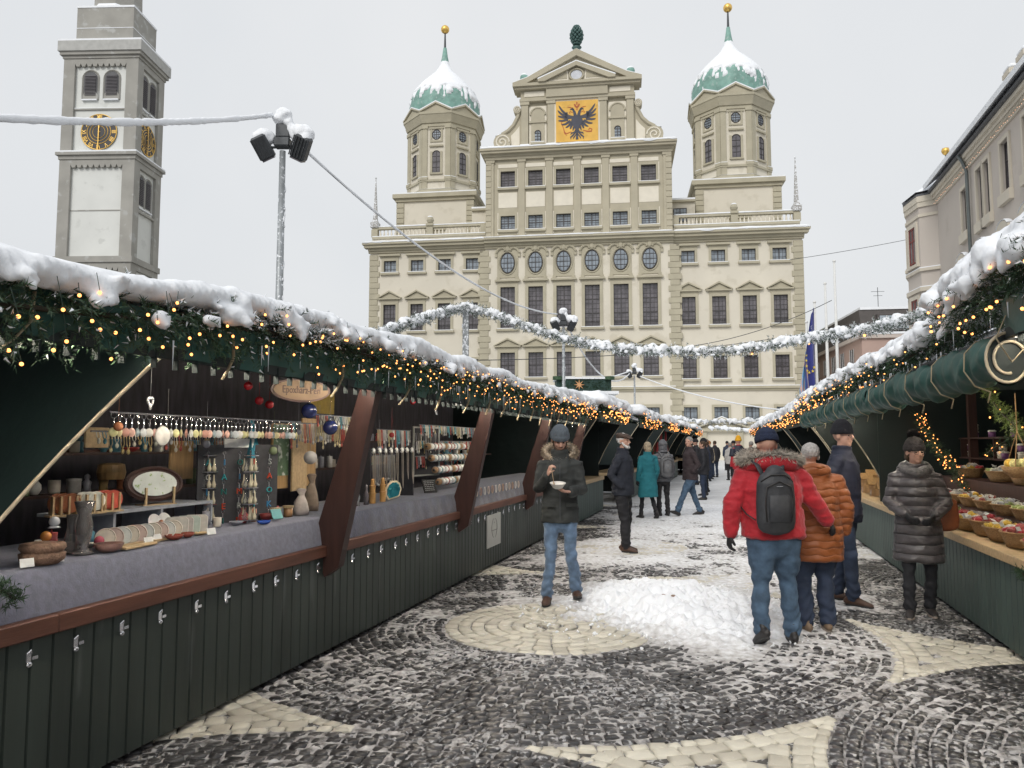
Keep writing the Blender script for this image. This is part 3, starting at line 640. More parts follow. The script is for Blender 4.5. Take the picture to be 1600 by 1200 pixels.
# pine cone finial
pc = MB(); pc.lathe([(.5, 0), (.22, .12), (.3, .35), (.55, .6), (.25, .72), (.2, .9)], (0, .3, 43.95), 12)
for r in range(9):
    z = 44.95 + r * .24; rr = .55 * math.sin(math.pi * min(1, (r + 1.3) / 10.2)) + .08
    for k in range(9): a = 6.2832 * (k + .5 * (r % 2)) / 9; pc.ell((rr * math.cos(a), .3 + rr * math.sin(a), z), (.17, .17, .16), 6, 5)
pc.ell((0, .3, 45.9), (.5, .5, 1.05), 10, 8); pcone = pc.build('pine_cone_finial', pm('dark_green_bronze', (.06, .12, .11), .6, .3, 3), TH, True)
sb = MB(); sb.ell((0, .3, 46.95), (.32, .32, .2), 8, 6); [sb.ell((random.uniform(-.4, .4), .0, 45.2 + random.random() * 1.5), (.1, .1, .05), 6, 4) for _ in range(9)]; sb.build('snow', SNOW_FAR, pcone, True)
# portal and doorway at the foot
trim.box(-2.6, -1.7, -.7, -.2, 0, 5.2); trim.box(1.7, 2.6, -.7, -.2, 0, 5.2); trim.box(-2.9, 2.9, -.9, -.2, 5.2, 5.7)
dr = MB(); dr.box(-1.7, 1.7, -.1, .05, 0, 5.2, bev=.03); dr.build('door', pm('dark_oak', (.07, .04, .025), .6, .2, 3), TH)
for c in (14.4,):
    for sg in (-1, 1): trim.prism([(c + sg * 2.6, 3.2), (c, 4.1), (c, 4.35), (c + sg * 2.7, 3.35)], -.5, .05); trim.box(*sorted((c + sg * 1.5, c + sg * 2.1)), -.3, .05, 0, 3.0)
    trim.box(c - 2.5, c + 2.5, -.45, .05, 2.9, 3.2); trim.prism([(c - 2.3, 3.2), (c + 2.3, 3.2), (c, 4.0)], -.15, .05); snow.prism([(c - 2.6, 3.35), (c, 4.35), (c + 2.6, 3.35), (c, 4.45)], -.5, -.1)
wall.build('wall', CREAM, TH); trim.build('stone_trim', OCHRE, TH); pale.build('plaster_panel', PALE, TH); upper.build('upper_block', OCHRE2, TH)
snow.build('snow', SNOW_FAR, TH, False)
# onion towers
def tower(cx, cy, par):
    T = D.objects.new('onion_tower', None); COL.objects.link(T); T.parent = par; T.location = (cx, cy, 0)
    base = MB(); tr = MB(); sn = MB()
    base.box(-4.7, 4.7, -4.7, 4.7, 23.4, 31.3)
    for sx in (-1, 1):
        for sy in (-1, 1):
            z = 23.5
            while z < 31: a, b = sorted((sx * 3.9, sx * 4.85)); c_, d_ = sorted((sy * 3.9, sy * 4.85)); tr.box(a, b, c_, d_, z + .03, z + .62, bev=.03); z += .64
    tr.box(-4.95, 4.95, -4.95, 4.95, 31.3, 31.7); tr.box(-5.25, 5.25, -5.25, 5.25, 31.7, 32.2)
    sn.box(-5.2, 5.2, -5.2, 5.2, 32.2, 32.34)
    tr.box(-1.3, 1.3, -4.95, -4.7, 27.6, 27.9); tr.box(-1.0, -.8, -4.85, -4.7, 25, 27.6); tr.box(.8, 1.0, -4.85, -4.7, 25, 27.6)
    wd = MB(); wd.box(-.8, .8, -4.78, -4.72, 25.2, 27.6); 
    ap = 4.25; ph = math.pi / 8; cr_ = ap / math.cos(math.pi / 8)
    def octo(m, r, z0, z1, r2=None): m.lathe([(r / math.cos(ph), z0), ((r2 or r) / math.cos(ph), z1)], (0, 0, 0), 8, ph=ph)
    octo(base, ap, 32.2, 41.6); octo(tr, ap + .35, 32.2, 32.9, ap + .3); octo(tr, ap + .2, 33.9, 34.15); sn.lathe([((ap + .34) / math.cos(ph), 32.9), ((ap + .05) / math.cos(ph), 33.02)], (0, 0, 0), 8, ph=ph)
    octo(tr, ap + .12, 40.9, 41.3); octo(tr, ap + .25, 41.3, 41.7, ap + .4); octo(tr, ap + .35, 41.7, 42.3, ap + .6); octo(tr, ap + .65, 42.3, 42.6)
    for k in range(8):
        a = math.pi / 4 * k - math.pi / 2; M = Matrix.Rotation(a + math.pi / 2, 4, 'Z')
        tr.M = M; sn.M = M; base.M = M
        hw = ap * math.tan(ph)
        for e in (-1, 1): tr.box(*sorted((e * (hw - .62), e * (hw + .02))), -ap - .14, -ap + .02, 33.0, 41.1, bev=.02); tr.box(*sorted((e * (hw - .7), e * (hw + .08))), -ap - .24, -ap + .02, 40.6, 41.0); tr.box(*sorted((e * (hw - .7), e * (hw + .1))), -ap - .26, -ap + .02, 34.1, 34.45); sn.box(*sorted((e * (hw - .68), e * (hw + .04))), -ap - .24, -ap - .1, 34.45, 34.52)
        tr.box(-.75, -.5, -ap - .12, -ap + .02, 35.0, 37.7); tr.box(.5, .75, -ap - .12, -ap + .02, 35.0, 37.7); tr.box(-.85, .85, -ap - .22, -ap + .02, 38.3, 38.5); tr.box(-.8, .8, -ap - .2, -ap + .02, 34.8, 35.0)
        tr.box(-.78, .78, -ap - .1, -ap + .02, 38.9, 39.1); tr.box(-.78, -.55, -ap - .1, -ap + .02, 39.1, 40.6); tr.box(.55, .78, -ap - .1, -ap + .02, 39.1, 40.6); tr.box(-.9, .9, -ap - .15, -ap + .02, 40.55, 40.75)
        # little gable over each face
        W_ = (ap + .65) * math.tan(ph)
        tr.prism([(-W_, 42.6), (W_, 42.6), (0, 43.65)], -ap - .5, -ap + .9)
        for e in (-1, 1): tr.prism([(e * W_, 42.6), (0, 43.6), (0, 43.82), (e * (W_ + .05), 42.75)], -ap - .7, -ap - .4); sn.prism([(e * W_, 42.76), (0, 43.82), (0, 43.95), (e * W_, 42.92)], -ap - .7, -ap + .6)
    tr.M = sn.M = base.M = None
    b = base.build('wall', CREAM, T); tr.build('stone_trim', OCHRE, T); sn.build('snow', SNOW_FAR, T); wd.build('shutter', OCHRE, T)
    for k in range(8):
        if k not in (0, 1, 2, 6, 7): continue
        a = math.pi / 4 * k; c = (math.sin(a) * (ap + .04), -math.cos(a) * (ap + .04))
        w1 = window(T, c[0], 35.0, 37.8, 1.0, c[1], arched=True, rz=a); w2 = window(T, c[0], 39.25, 40.45, 1.1, c[1], oval=True, rz=a)
    prof = [(4.1, 42.4), (4.5, 43.6), (4.62, 44.6), (4.45, 45.6), (3.95, 46.7), (3.1, 47.8), (2.1, 48.8), (1.2, 49.7), (.65, 50.7), (.38, 52.0), (.22, 53.2)]
    dm = MB(); dm.lathe(prof, n=32); 
    # ribs
    V = [list(v) for v in dm.v]
    for v in V:
        a = math.atan2(v[1], v[0]); r = math.hypot(v[0], v[1]); q = 1 - .035 * (1 - abs(math.cos(4 * a + math.pi / 2 * 0)) ** .5) * min(1, r / 2); v[0] *= q; v[1] *= q
    dm.v = [tuple(v) for v in V]; dm.build('dome', COPPER, T, True)
    # snow shell with a ragged lower edge
    n, mz = 120, 60; zz = np.linspace(43.9, 52.4, mz); rr = np.interp(zz, [p[1] for p in prof], [p[0] for p in prof]); TH_ = np.linspace(0, 2 * math.pi, n, endpoint=False)
    A, Z = np.meshgrid(TH_, zz); RR = np.interp(Z, [p[1] for p in prof], [p[0] for p in prof])
    P = np.stack([np.cos(A) * 4, np.sin(A) * 4, Z], -1).reshape(-1, 3); nn = fbm(P * np.array([.55, .55, .25]) + cx, 4).reshape(A.shape); n2 = fbm(P * 1.7 + 3 + cx, 4).reshape(A.shape)
    n4 = fbm(P * np.array([3.2, 3.2, .5]) + 11 + cx, 3).reshape(A.shape); edge_z = 45.5 + 2.6 * (nn - .45) + 1.6 * (n2 - .5) + 6.5 * (n4 - .5)
    th_ = np.clip((Z - edge_z) * .6, -.12, .13) * np.clip((51.2 - Z) / 2, -.3, 1) * (.7 + .6 * n2)
    RR = RR + th_; V = np.stack([RR * np.cos(A), RR * np.sin(A), Z], -1).reshape(-1, 3); idx = np.arange(n * mz).reshape(mz, n)
    F = np.stack([idx[:-1], np.roll(idx, -1, 1)[:-1], np.roll(idx, -1, 1)[1:], idx[1:]], -1).reshape(-1, 4); F = F[(th_.ravel()[F].max(1) > -.03)]
    link('snow', np_mesh('snow', V, F, SNOW_FAR, True), T)
    sp = MB(); sp.lathe([(.3, 51.4), (.16, 53), (.1, 55.2), (.05, 55.5)], n=10); sp.build('spire', DARKMETAL, T, True)
    bl = MB(); bl.ell((0, 0, 55.75), .55, 16, 12); bl.build('gilded_ball', GOLD, T, True)
    return T
TL = tower(-17.9, 14.3, TH); TR = tower(18.05, 14.3, TH)
# ---------------------------------------------------------------- clock tower to the left
CT = thing('clock_tower', 'tall grey and white square church tower with black and gold clock faces', 'tower', (-41.6, 75, 0), -R(2))
GREYST = pm('grey_tower_stone', (.35, .34, .31), .9, .12, .5, bump=.25, bscale=5, col2=(.44, .44, .42), thr=.6)
TWHITE = pm('white_tower_render', (.70, .71, .68), .9, .05, .4, bump=.15, bscale=6, col2=(.62, .63, .60), thr=.6)
st = MB(); wh = MB(); sn = MB(); W2, DP = 3.85, 5.4
def panel(face, a0, a1, z0, z1, m=wh, pr=.02):
    if face == 'f': m.box(a0, a1, -pr, .05, z0, z1)
    else: m.box(W2 - .05, W2 + pr, a0, a1, z0, z1)
wh.box(-W2 + .3, W2 - .3, .3, DP - .3, 0, 41)
def shell(z0, z1, pw=1.15, fr=0):
    """corner piers and head band leave recessed white fields"""
    for x0, x1 in ((-W2, -W2 + pw), (W2 - pw - .1, W2)): st.box(x0, x1, 0, .6, z0, z1); st.box(x0, x1, DP - .6, DP, z0, z1)
    st.box(W2 - .6, W2, .6, 1.1, z0, z1); st.box(W2 - .6, W2, DP - 1.1, DP - .6, z0, z1); st.box(-W2, -W2 + .6, .6, DP - .6, z0, z1)
    fx0, fx1 = -W2 + pw, W2 - pw - .1
    for i in range(9):
        x = fx0 + (fx1 - fx0) * (i + .5) / 9; w = (fx1 - fx0) / 18
        st.prism([(x - w, z1 - .5), (x - w * .5, z1 - .82), (x + w * .5, z1 - .82), (x + w, z1 - .5), (x + w, z1), (x - w, z1)], 0, .4)
    st.box(W2 - .4, W2, 1.1, DP - 1.1, z1 - .6, z1)
shell(0, 19.6); shell(20.2, 30.1); shell(31.0, 40.6)
st.box(-W2 - .15, W2 + .15, -.15, DP + .15, 19.6, 20.2)
st.box(-W2 - .1, W2 + .1, -.1, DP + .1, 30.1, 30.5); st.box(-W2 - .3, W2 + .3, -.3, DP + .3, 30.5, 30.8); sn.box(-W2 - .28, W2 + .28, -.28, DP + .28, 30.8, 30.95)
st.box(-W2 - .1, W2 + .1, -.1, DP + .1, 40.6, 40.9); st.box(-W2 - .3, W2 + .3, -.3, DP + .3, 40.9, 41.25)
par = MB(); par.box(-W2 - .45, W2 + .45, -.45, DP + .45, 41.25, 42.3); sn.box(-W2 - .45, W2 + .45, -.45, DP + .45, 42.3, 42.48)
st.box(-2.95, 2.95, .4, DP - .4, 42.3, 46.2); sn.box(-3.0, 3.0, .35, DP - .35, 46.2, 46.4); sn.box(-2.97, 2.97, .37, DP - .37, 44.0, 44.06)
st.lathe([(2.3, 46.3), (2.2, 50), (2.6, 50.3), (2.6, 50.8)], (0, DP / 2, 0), 8, ph=math.pi / 8); sn.lathe([(2.55, 46.35), (2.2, 46.9)], (0, DP / 2, 0), 8, ph=math.pi / 8)
st.box(-2.7, 2.65, .25, .32, 24.9, 25.0); st.box(-2.7, 2.65, .15, .32, 35.3, 35.45); sn.box(-2.7, 2.65, .15, .3, 35.45, 35.5)
st.box(W2 - .32, W2 - .1, 1.1, DP - 1.1, 35.3, 35.45); st.box(W2 - .32, W2 - .05, 1.1, DP - 1.1, 25.0, 25.2)
cd = MB(); cd.lathe([(2.5, 50.8), (2.7, 52), (2.2, 54), (1.1, 56), (.4, 58), (.1, 61)], (0, DP / 2, 0), 16); cd.build('dome', COPPER, CT, True)
def belfry(face, c, z0, z1, w):
    """arched sheet coloured as shade with a stepped surround, louvres behind"""
    M = Matrix.Translation((c, .3, 0)) if face == 'f' else Matrix.Translation((W2 - .3, c, 0)) @ Matrix.Rotation(math.pi / 2, 4, 'Z')
    h = z1 - z0
    def arch(w_, zb, zt): return [(-w_ / 2, zb), (w_ / 2, zb)] + [(w_ / 2 * math.cos(math.pi * k / 10), zt - w_ / 2 + w_ / 2 * math.sin(math.pi * k / 10)) for k in range(11)]
    st.M = M; pts = arch(w + .5, z0 - .3, z1 + .25)
    for k in range(len(pts)): a, b = pts[k], pts[(k + 1) % len(pts)]; st.loft([(a[0], -.03, a[1]), (b[0], -.03, b[1])], [.10, .10], 4)
    st.prism(arch(w + .4, z0 - .3, z0 + h * .3), -.06, .0)if face == 'f' else None
    st.M = None
    m = MB(M); m.prism(arch(w + .25, z0, z1 + .12), -.05, -.01); o = m.build('belfry_shade_sheet', pm('shadow_grey', (.13, .13, .135), .8, .1, 3), CT)  # flat sheet: the shade inside the opening is painted dark grey
    l = MB(M); n = 14
    for i in range(n): zz = z0 + (h - w * .35) * (i + .5) / n + .1; l.box(-w / 2, w / 2, -.16, -.05, zz, zz + .05)
    l.build('louvre', pm('louvre_grey', (.16, .15, .16), .7, .1, 3), o)
    sn.M = M; sn.box(-w / 2 - .2, w / 2 + .2, -.25, -.02, z0 - .42, z0 - .3); sn.M = None
for c in (-1.15, 1.05): belfry('f', c, 36.7, 39.2, 1.15)
for c in (1.85, 3.5): belfry('s', c, 36.2, 39.3, .95)
for c in (1.95, 3.3): belfry('s', c, 25.9, 28.8, .8)
belfry('s', 2.6, 21.5, 23.5, .01) if False else None
def clock(M, r):
    fc = MB(M); fc.prism([(r * math.cos(6.2832 * k / 48), r * math.sin(6.2832 * k / 48)) for k in range(48)], -.08, 0); f = fc.build('clock_face', pm('clock_black', (.035, .033, .035), .5, .1, 3), CT)
    g = MB(M)
    for q, w in ((.985, .045), (.66, .035), (.50, .03), (.34, .025)):
        g.loft([(r * q * math.cos(6.2832 * k / 48), -.1, r * q * math.sin(6.2832 * k / 48)) for k in range(49)], [(w, .02)] * 49, 4, cap=False, up=(0, 1, 0))
    g.build('ring', GOLD, f)
    g = MB()
    for k, t in enumerate(['XII', 'I', 'II', 'III', 'IIII', 'V', 'VI', 'VII', 'VIII', 'IX', 'X', 'XI']):
        a = -6.2832 * k / 12
        text_into(g, t, .62 * r / 1.85, M @ Matrix.Rotation(R(90), 4, 'X') @ Matrix.Rotation(a, 4, 'Z') @ Matrix.Translation((0, r * .82, .1)) @ Matrix.Diagonal((.8, 1, 1, 1)), .01)
    g.build('numeral', GOLD, f)
    g = MB(M); g.box(-.05, .05, -.16, -.12, -r * .35, r * .93); g.box(-.035, .035, -.19, -.17, -r * 1.05, r * .2); g.lathe([(.16, 0), (.16, .05)], (0, 0, 0), 10); g.build('clock_hand', GOLD, f)
clock(Matrix.Translation((-.05, .28, 33.0)), 1.85)
clock(Matrix.Translation((W2 - .28, 2.65, 33.0)) @ Matrix.Rotation(math.pi / 2, 4, 'Z'), 1.62)
wh.build('wall', TWHITE, CT); st.build('stone_piers', GREYST, CT); par.build('parapet', pm('pale_stone_rail', (.45, .45, .43), .9, .1, 2), CT); sn.build('snow', SNOW_FAR, CT)
# ---------------------------------------------------------------- corner building on the right (frame of the alley)
RB = thing('corner_building', 'pale pinkish grey corner house with a polygonal bay, arched hoods and a long snowy eave', 'building', (0, 0, 0), -AL)
PINKGREY = pm('pinkish_grey_render', (.53, .48, .43), .9, .05, .3, bump=.12, bscale=6, col2=(.48, .43, .38), thr=.6)
STUCCO = pm('grey_stucco_moulding', (.60, .55, .46), .9, .06, 1); REDFRAME = pm('red_window_paint', (.20, .055, .05), .6, .1, 3)
SLATE = pm('dark_gutter', (.09, .095, .105), .5, .1, 4)
wl = MB(); tr = MB(); sn = MB(); X0 = 10.4
hl = []
wins = [(37.05, .75, 10.94, 12.78), (34.95, .7, 10.84, 12.99), (34.05, .7, 10.84, 12.99), (31.95, .85, 11.1, 13.0), (29.65, .85, 11.15, 13.1), (27.2, .85, 11.15, 13.1), (24.8, .85, 11.15, 13.1),
        (37.05, .8, 6.9, 9.0), (34.5, .85, 6.9, 9.0), (31.9, .85, 6.9, 9.0), (29.6, .85, 6.9, 9.0), (27.2, .85, 6.9, 9.0), (24.8, .85, 6.9, 9.0),
        (36.5, .9, 2.6, 4.9), (33, .9, 2.6, 4.9), (29.5, .9, 2.6, 4.9), (26, .9, 2.6, 4.9)]
# wall on x = X0 with holes in (y, z): build in a rotated frame where local x runs along the street
RM = Matrix.Translation((X0, 0, 0)) @ Matrix.Rotation(-math.pi / 2, 4, 'Z')   # local x -> -y (towards viewer), local y -> +x (into the house)
wl.M = tr.M = sn.M = RM
hl = [(-t - w / 2, -t + w / 2, a, b) for t, w, a, b in wins]
wall_holes(wl, -41.5, -20, 0, 13.7, 0, hl, .3)
wl.box(-41.3, -20, .3, 12, 0, 13.7)
for t, w, a, b in wins:
    if a > 10:
        tr.box(-t - w / 2 - .16, -t - w / 2, -.07, .02, a - .1, b + .16); tr.box(-t + w / 2, -t + w / 2 + .16, -.07, .02, a - .1, b + .16); tr.box(-t - w / 2, -t + w / 2, -.07, .02, b, b + .16); tr.box(-t - w / 2 - .2, -t + w / 2 + .2, -.16, .02, a - .5, a - .1)
    elif a > 6:
        tr.box(-t - w / 2 - .2, -t - w / 2, -.09, .02, a - .1, b + .2); tr.box(-t + w / 2, -t + w / 2 + .2, -.09, .02, a - .1, b + .2); tr.box(-t - w / 2, -t + w / 2, -.09, .02, b, b + .2)
        for q in range(4): tr.prism([(-t + (.75 - q * .12) * math.cos(math.pi * k / 10), b + .35 + (.55 - q * .1) * math.sin(math.pi * k / 10)) for k in range(11)], -.18 - .03 * (3 - q) if q else -.28, .0)
        sn.loft([(-t + .76 * math.cos(math.pi * k / 10), -.18, b + .38 + .56 * math.sin(math.pi * k / 10)) for k in range(2, 9)], [(.12, .03)] * 7, 6)
        tr.box(-t - w / 2 - .25, -t + w / 2 + .25, -.18, .02, a - .3, a - .1)
tr.box(-41.4, -20, -.12, .02, 5.6, 5.9); tr.box(-41.4, -20, -.08, .02, 13.45, 13.7); tr.box(-41.4, -20, -.2, .02, 13.7, 13.85); tr.box(-41.4, -20, -.30, .02, 13.85, 14.01)
for i in range(160): tr.box(-41.3 + i * .135, -41.3 + i * .135 + .06, -.16, .02, 13.55, 13.69)
# polygonal bay at the corner
bay = [(-41.4, 0), (-41.8, -.75), (-43.4, -1.0), (-44.9, -.5), (-45.6, .9), (-45.0, 2.4), (-41.4, 2.4)]
def polyz(m, pts, z0, z1):
    n = len(pts); A = sum(pts[i][0] * pts[(i + 1) % n][1] - pts[(i + 1) % n][0] * pts[i][1] for i in range(n)); p = pts if A > 0 else pts[::-1]
    m.add([(x, y, z0) for x, y in p] + [(x, y, z1) for x, y in p], [tuple(range(n - 1, -1, -1)), tuple(range(n, 2 * n))] + [(i, (i + 1) % n, (i + 1) % n + n, i + n) for i in range(n)])
def grow(pts, e): cx, cy = -43.3, .9; return [(cx + (x - cx) * (1 + e), cy + (y - cy) * (1 + e)) for x, y in pts]
polyz(wl, bay, 0, 13.7)
for z0, z1, e in ((13.45, 13.7, .04), (13.7, 14.0, .06), (10.2, 10.35, .06), (9.2, 9.4, .06), (5.7, 5.95, .06), (12.95, 13.1, .03)): polyz(tr, grow(bay, e), z0, z1)
polyz(sn, grow(bay, .05), 10.35, 10.4); polyz(sn, grow(bay, .05), 9.4, 9.45)
gut = MB(RM); gut.box(-41.4, -20, -.42, -.28, 14.02, 14.14); polyz(gut, grow(bay, .065), 14.0, 14.1); gut.build('gutter', SLATE, RB)
# bay windows
for i in range(1, 5):
    a, b = Vector(bay[i]), Vector(bay[i + 1]) if i + 1 < len(bay) else Vector(bay[0]); c = (a + b) / 2; d = (b - a); L_ = d.length; ang = math.atan2(d.y, d.x)
    for z0, z1 in ((10.75, 12.6), (7.0, 8.9)):
        ang2 = ang if True else 0
        M2 = RM @ Matrix.Translation((c.x, c.y, z0)) @ Matrix.Rotation(ang2 + math.pi, 4, 'Z')
        tr.M = M2
        w = min(.8, L_ - .5); tr.box(-w / 2 - .2, -w / 2, -.08, .05, -.1, z1 - z0 + .2); tr.box(w / 2, w / 2 + .2, -.08, .05, -.1, z1 - z0 + .2); tr.box(-w / 2, w / 2, -.08, .05, z1 - z0, z1 - z0 + .2); tr.box(-w / 2 - .3, w / 2 + .3, -.15, .05, -.25, -.1)
        m = MB(M2); h = z1 - z0; m.box(-w / 2, -w / 2 + .08, -.06, .05, 0, h); m.box(w / 2 - .08, w / 2, -.06, .05, 0, h); m.box(-.04, .04, -.055, .05, 0, h); m.box(-w / 2 + .08, w / 2 - .08, -.05, .05, h - .08, h); m.box(-w / 2 + .08, w / 2 - .08, -.05, .05, 0, .08); m.box(-w / 2 + .08, w / 2 - .08, -.05, .05, h * .62, h * .62 + .08)
        fo = m.build('window', REDFRAME, RB); p = MB(M2); p.box(-w / 2 + .08, w / 2 - .08, -.03, .0, .08, h - .08); p.build('pane', PANE, fo)
tr.M = RM
# roof: snow slope, polygonal cap
sn.prismx([( -.6, 14.2), (6, 19.5), (6, 19.8), (-.62, 14.42)], -41.4, -20)
n = len(bay); gp = grow(bay, .09); 
sn.add([(x, y, 14.2) for x, y in gp] + [(-42.0, 1.6, 15.9)], [(i, (i + 1) % n, n) for i in range(n)]); rf = MB(RM); rf.prismx([(-.3, 14.05), (6, 19.3), (12, 14.05)], -41.3, -20); rf.build('roof', SLATE, RB)
fin = MB(RM); fin.lathe([(.06, 14.6), (.03, 16.9)], (-44.2, 1.2, 0), 8); fin.build('finial_rod', SLATE, RB); fb = MB(RM); fb.lathe([(.05, 0), (.14, .08), (.2, .22), (.17, .36), (.0, .42)], (-44.2, 1.2, 16.85), 12); fb.build('gilded_finial', GOLD, RB, True)
for k, t in enumerate((36.2, 34.6, 33.0, 31.4, 28.9, 27.2)):
    ch = MB(RM); zb = 15.6; ch.box(-t - .35, -t + .35, 1.6, 2.5, zb, 17.5); ch.box(-t - .42, -t + .42, 1.53, 2.57, 17.3, 17.5); c = ch.build('chimney', pm('chimney_brick', (.42, .22, .15), .9, .2, 4) if k >= 3 else STUCCO, RB)
    s_ = MB(RM); s_.box(-t - .4, -t + .4, 1.55, 2.55, 17.5, 17.72, bev=.08); s_.build('snow', SNOW_FAR, c)
# down pipe
dp = MB(RM); dp.loft([(-36.15, -.45, 14.0), (-36.15, -.3, 13.75), (-36.15, -.14, 13.3), (-36.15, -.12, 0)], [.07] * 4, 10); dp.build('down_pipe', pm('zinc_pipe', (.16, .18, .18), .5, .1, 4, metal=.4), RB, True)
# windows with fir garlands in them
for i, (t, w, a, b) in enumerate(wins):
    m = MB(RM); h = b - a; x = -t; m.box(x - w / 2, x - w / 2 + .06, .1, .18, a, b); m.box(x + w / 2 - .06, x + w / 2, .1, .18, a, b); m.box(x - .03, x + .03, .11, .17, a, b); m.box(x - w / 2 + .06, x + w / 2 - .06, .1, .18, b - .06, b); m.box(x - w / 2 + .06, x + w / 2 - .06, .1, .18, a, a + .06); m.box(x - w / 2 + .06, x + w / 2 - .06, .105, .175, a + h * .62, a + h * .62 + .05)
    fo = m.build('window', WHITEPAINT if a < 10 else WINFRAME, RB); p = MB(RM); p.box(x - w / 2 + .06, x + w / 2 - .06, .14, .16, a + .06, b - .06); p.build('pane', PANE, fo)
wl.build('wall', PINKGREY, RB); tr.build('stucco_trim', STUCCO, RB); sn.build('snow', SNOW_FAR, RB)
# eave lights
el = MB(RM)
for i in range(95): el.ell((-41.2 + i * .2, -.2, 13.42 + random.uniform(-.06, .06)), .016, 5, 4)
lo = el.build('light_string', emit('dim_warm_bulb', (1, .6, .4), .9)); lo.rotation_euler = (0, 0, -AL); tag(lo, 'string of tiny warm lights under the eave of the pale corner house', 'lights')
# ---------------------------------------------------------------- pink house further back with a dark mansard storey
PB = thing('pink_house', 'salmon pink house with a dark mansard storey behind the flagpoles', 'building', (32.1, 70, 0), -R(8))
PINK = pm('salmon_render', (.46, .33, .28), .9, .06, .4); MANS = pm('mansard_slate', (.085, .075, .07), .7, .15, 2)
wl = MB(); tr = MB(); sn = MB()
fw = [(x - .6, x + .6, z, z + 1.7) for x in (3.6, 6.6, 9.6) for z in (6.6, 9.0)]
wall_holes(wl, 0, 14, 0, 11.6, 0, fw[1::2] + fw[0::2], .25); wl.box(0, 14, .25, 60, 0, 11.6)
tr.box(-.25, 14.2, -.25, .0, 11.3, 11.65); tr.box(-.25, -.0, -.25, 60, 11.3, 11.65); sn.box(-.25, 14.2, -.3, .6, 11.65, 11.85)
mb_ = MB(); mb_.prismx([(.2, 11.6), (.9, 14.1), (14, 14.1), (14, 11.6)], .1, 14); mb_.prism([(-.1, 11.6), (.15, 11.6), (.15, 13.9)], .9, 60); mb_.box(.1, 14, 14, 60, 11.6, 14.1); mb_.build('mansard_roof', MANS, PB)
sn.box(.2, 14, .8, 60, 14.1, 14.35)
for x in (3.0, 6.6, 10): 
    m = MB(); m.box(x - 1.5, x + 1.5, .15, 1.0, 12.0, 13.6, bev=.05); d = m.build('dormer', MANS, PB); p = MB(); p.box(x - 1.3, x + 1.3, .09, .14, 12.2, 13.4); p.build('pane', pm('sky_glass', (.35, .40, .44), .1, .1, 1), d); f_ = MB(); f_.box(x - .04, x + .04, .05, .1, 12.2, 13.4); f_.box(x - .74, x - .68, .05, .1, 12.2, 13.4); f_.box(x + .68, x + .74, .05, .1, 12.2, 13.4); f_.build('window_frame', WHITEPAINT, d)
for a, b, c_, d_ in fw:
    tr.box(a - .15, a, -.06, .02, c_ - .1, d_ + .15); tr.box(b, b + .15, -.06, .02, c_ - .1, d_ + .15); tr.box(a, b, -.06, .02, d_, d_ + .15)
    m = MB(); x = (a + b) / 2; m.box(a, a + .08, .05, .12, c_, d_); m.box(b - .08, b, .05, .12, c_, d_); m.box(x - .04, x + .04, .05, .12, c_, d_); m.box(a + .08, b - .08, .05, .12, d_ - .08, d_); m.box(a + .08, b - .08, .05, .12, c_, c_ + .08); m.box(a + .08, b - .08, .055, .115, c_ + 1.1, c_ + 1.16)
    fo = m.build('window', WHITEPAINT, PB); p = MB(); p.box(a + .08, b - .08, .09, .1, c_ + .08, d_ - .08); p.build('pane', PANE, fo)
for k in range(10):
    for z in (6.6, 9.0):
        y = 3 + k * 3.2; m = MB(); m.box(-.04, .02, y - .55, y + .55, z, z + 1.6); fo = m.build('window', PANE, PB); m = MB(); m.box(-.06, -.04, y - .03, y + .03, z, z + 1.6); m.box(-.06, -.045, y - .65, y - .55, z - .05, z + 1.65); m.box(-.06, -.045, y + .55, y + .65, z - .05, z + 1.65); m.build('window_frame', WHITEPAINT, fo)
m = MB(); m.box(5.2, 6.6, 2, 3, 14.1, 15.0, bev=.04); c = m.build('chimney', pm('dark_brick', (.16, .1, .09), .9, .2, 4), PB)
m = MB(); m.tube([(2.2, 2, 14.1), (2.2, 2, 16.4)], .03, 5); m.tube([(1.6, 2, 16.0), (2.8, 2, 16.0)], .02, 5); m.tube([(1.8, 2, 15.6), (2.6, 2, 15.6)], .02, 5); m.build('aerial', DARKMETAL, PB)
wl.build('wall', PINK, PB); tr.build('stucco_trim', pm('pale_pink_trim', (.55, .48, .43), .9, .05, 1), PB); sn.build('snow', SNOW_FAR, PB)
# low snowy roof just visible over the left stalls
m = MB(); m.prismx([(-4, 0), (4, 0), (4, 12.2), (0, 13.4), (-4, 12.2)], -7, 7); o = m.build('low_house', pm('grey_render', (.4, .38, .35), .9, .1, 1), None, loc=(-34.5, 88, 0)); tag(o, 'small grey house with a snowy roof showing over the left stalls beside the clock tower', 'building')
m = MB(); m.prismx([(-4.3, 12.15), (0, 13.45), (4.3, 12.15), (0, 13.8)], -7.2, 7.2); m.build('snow', SNOW_FAR, o)
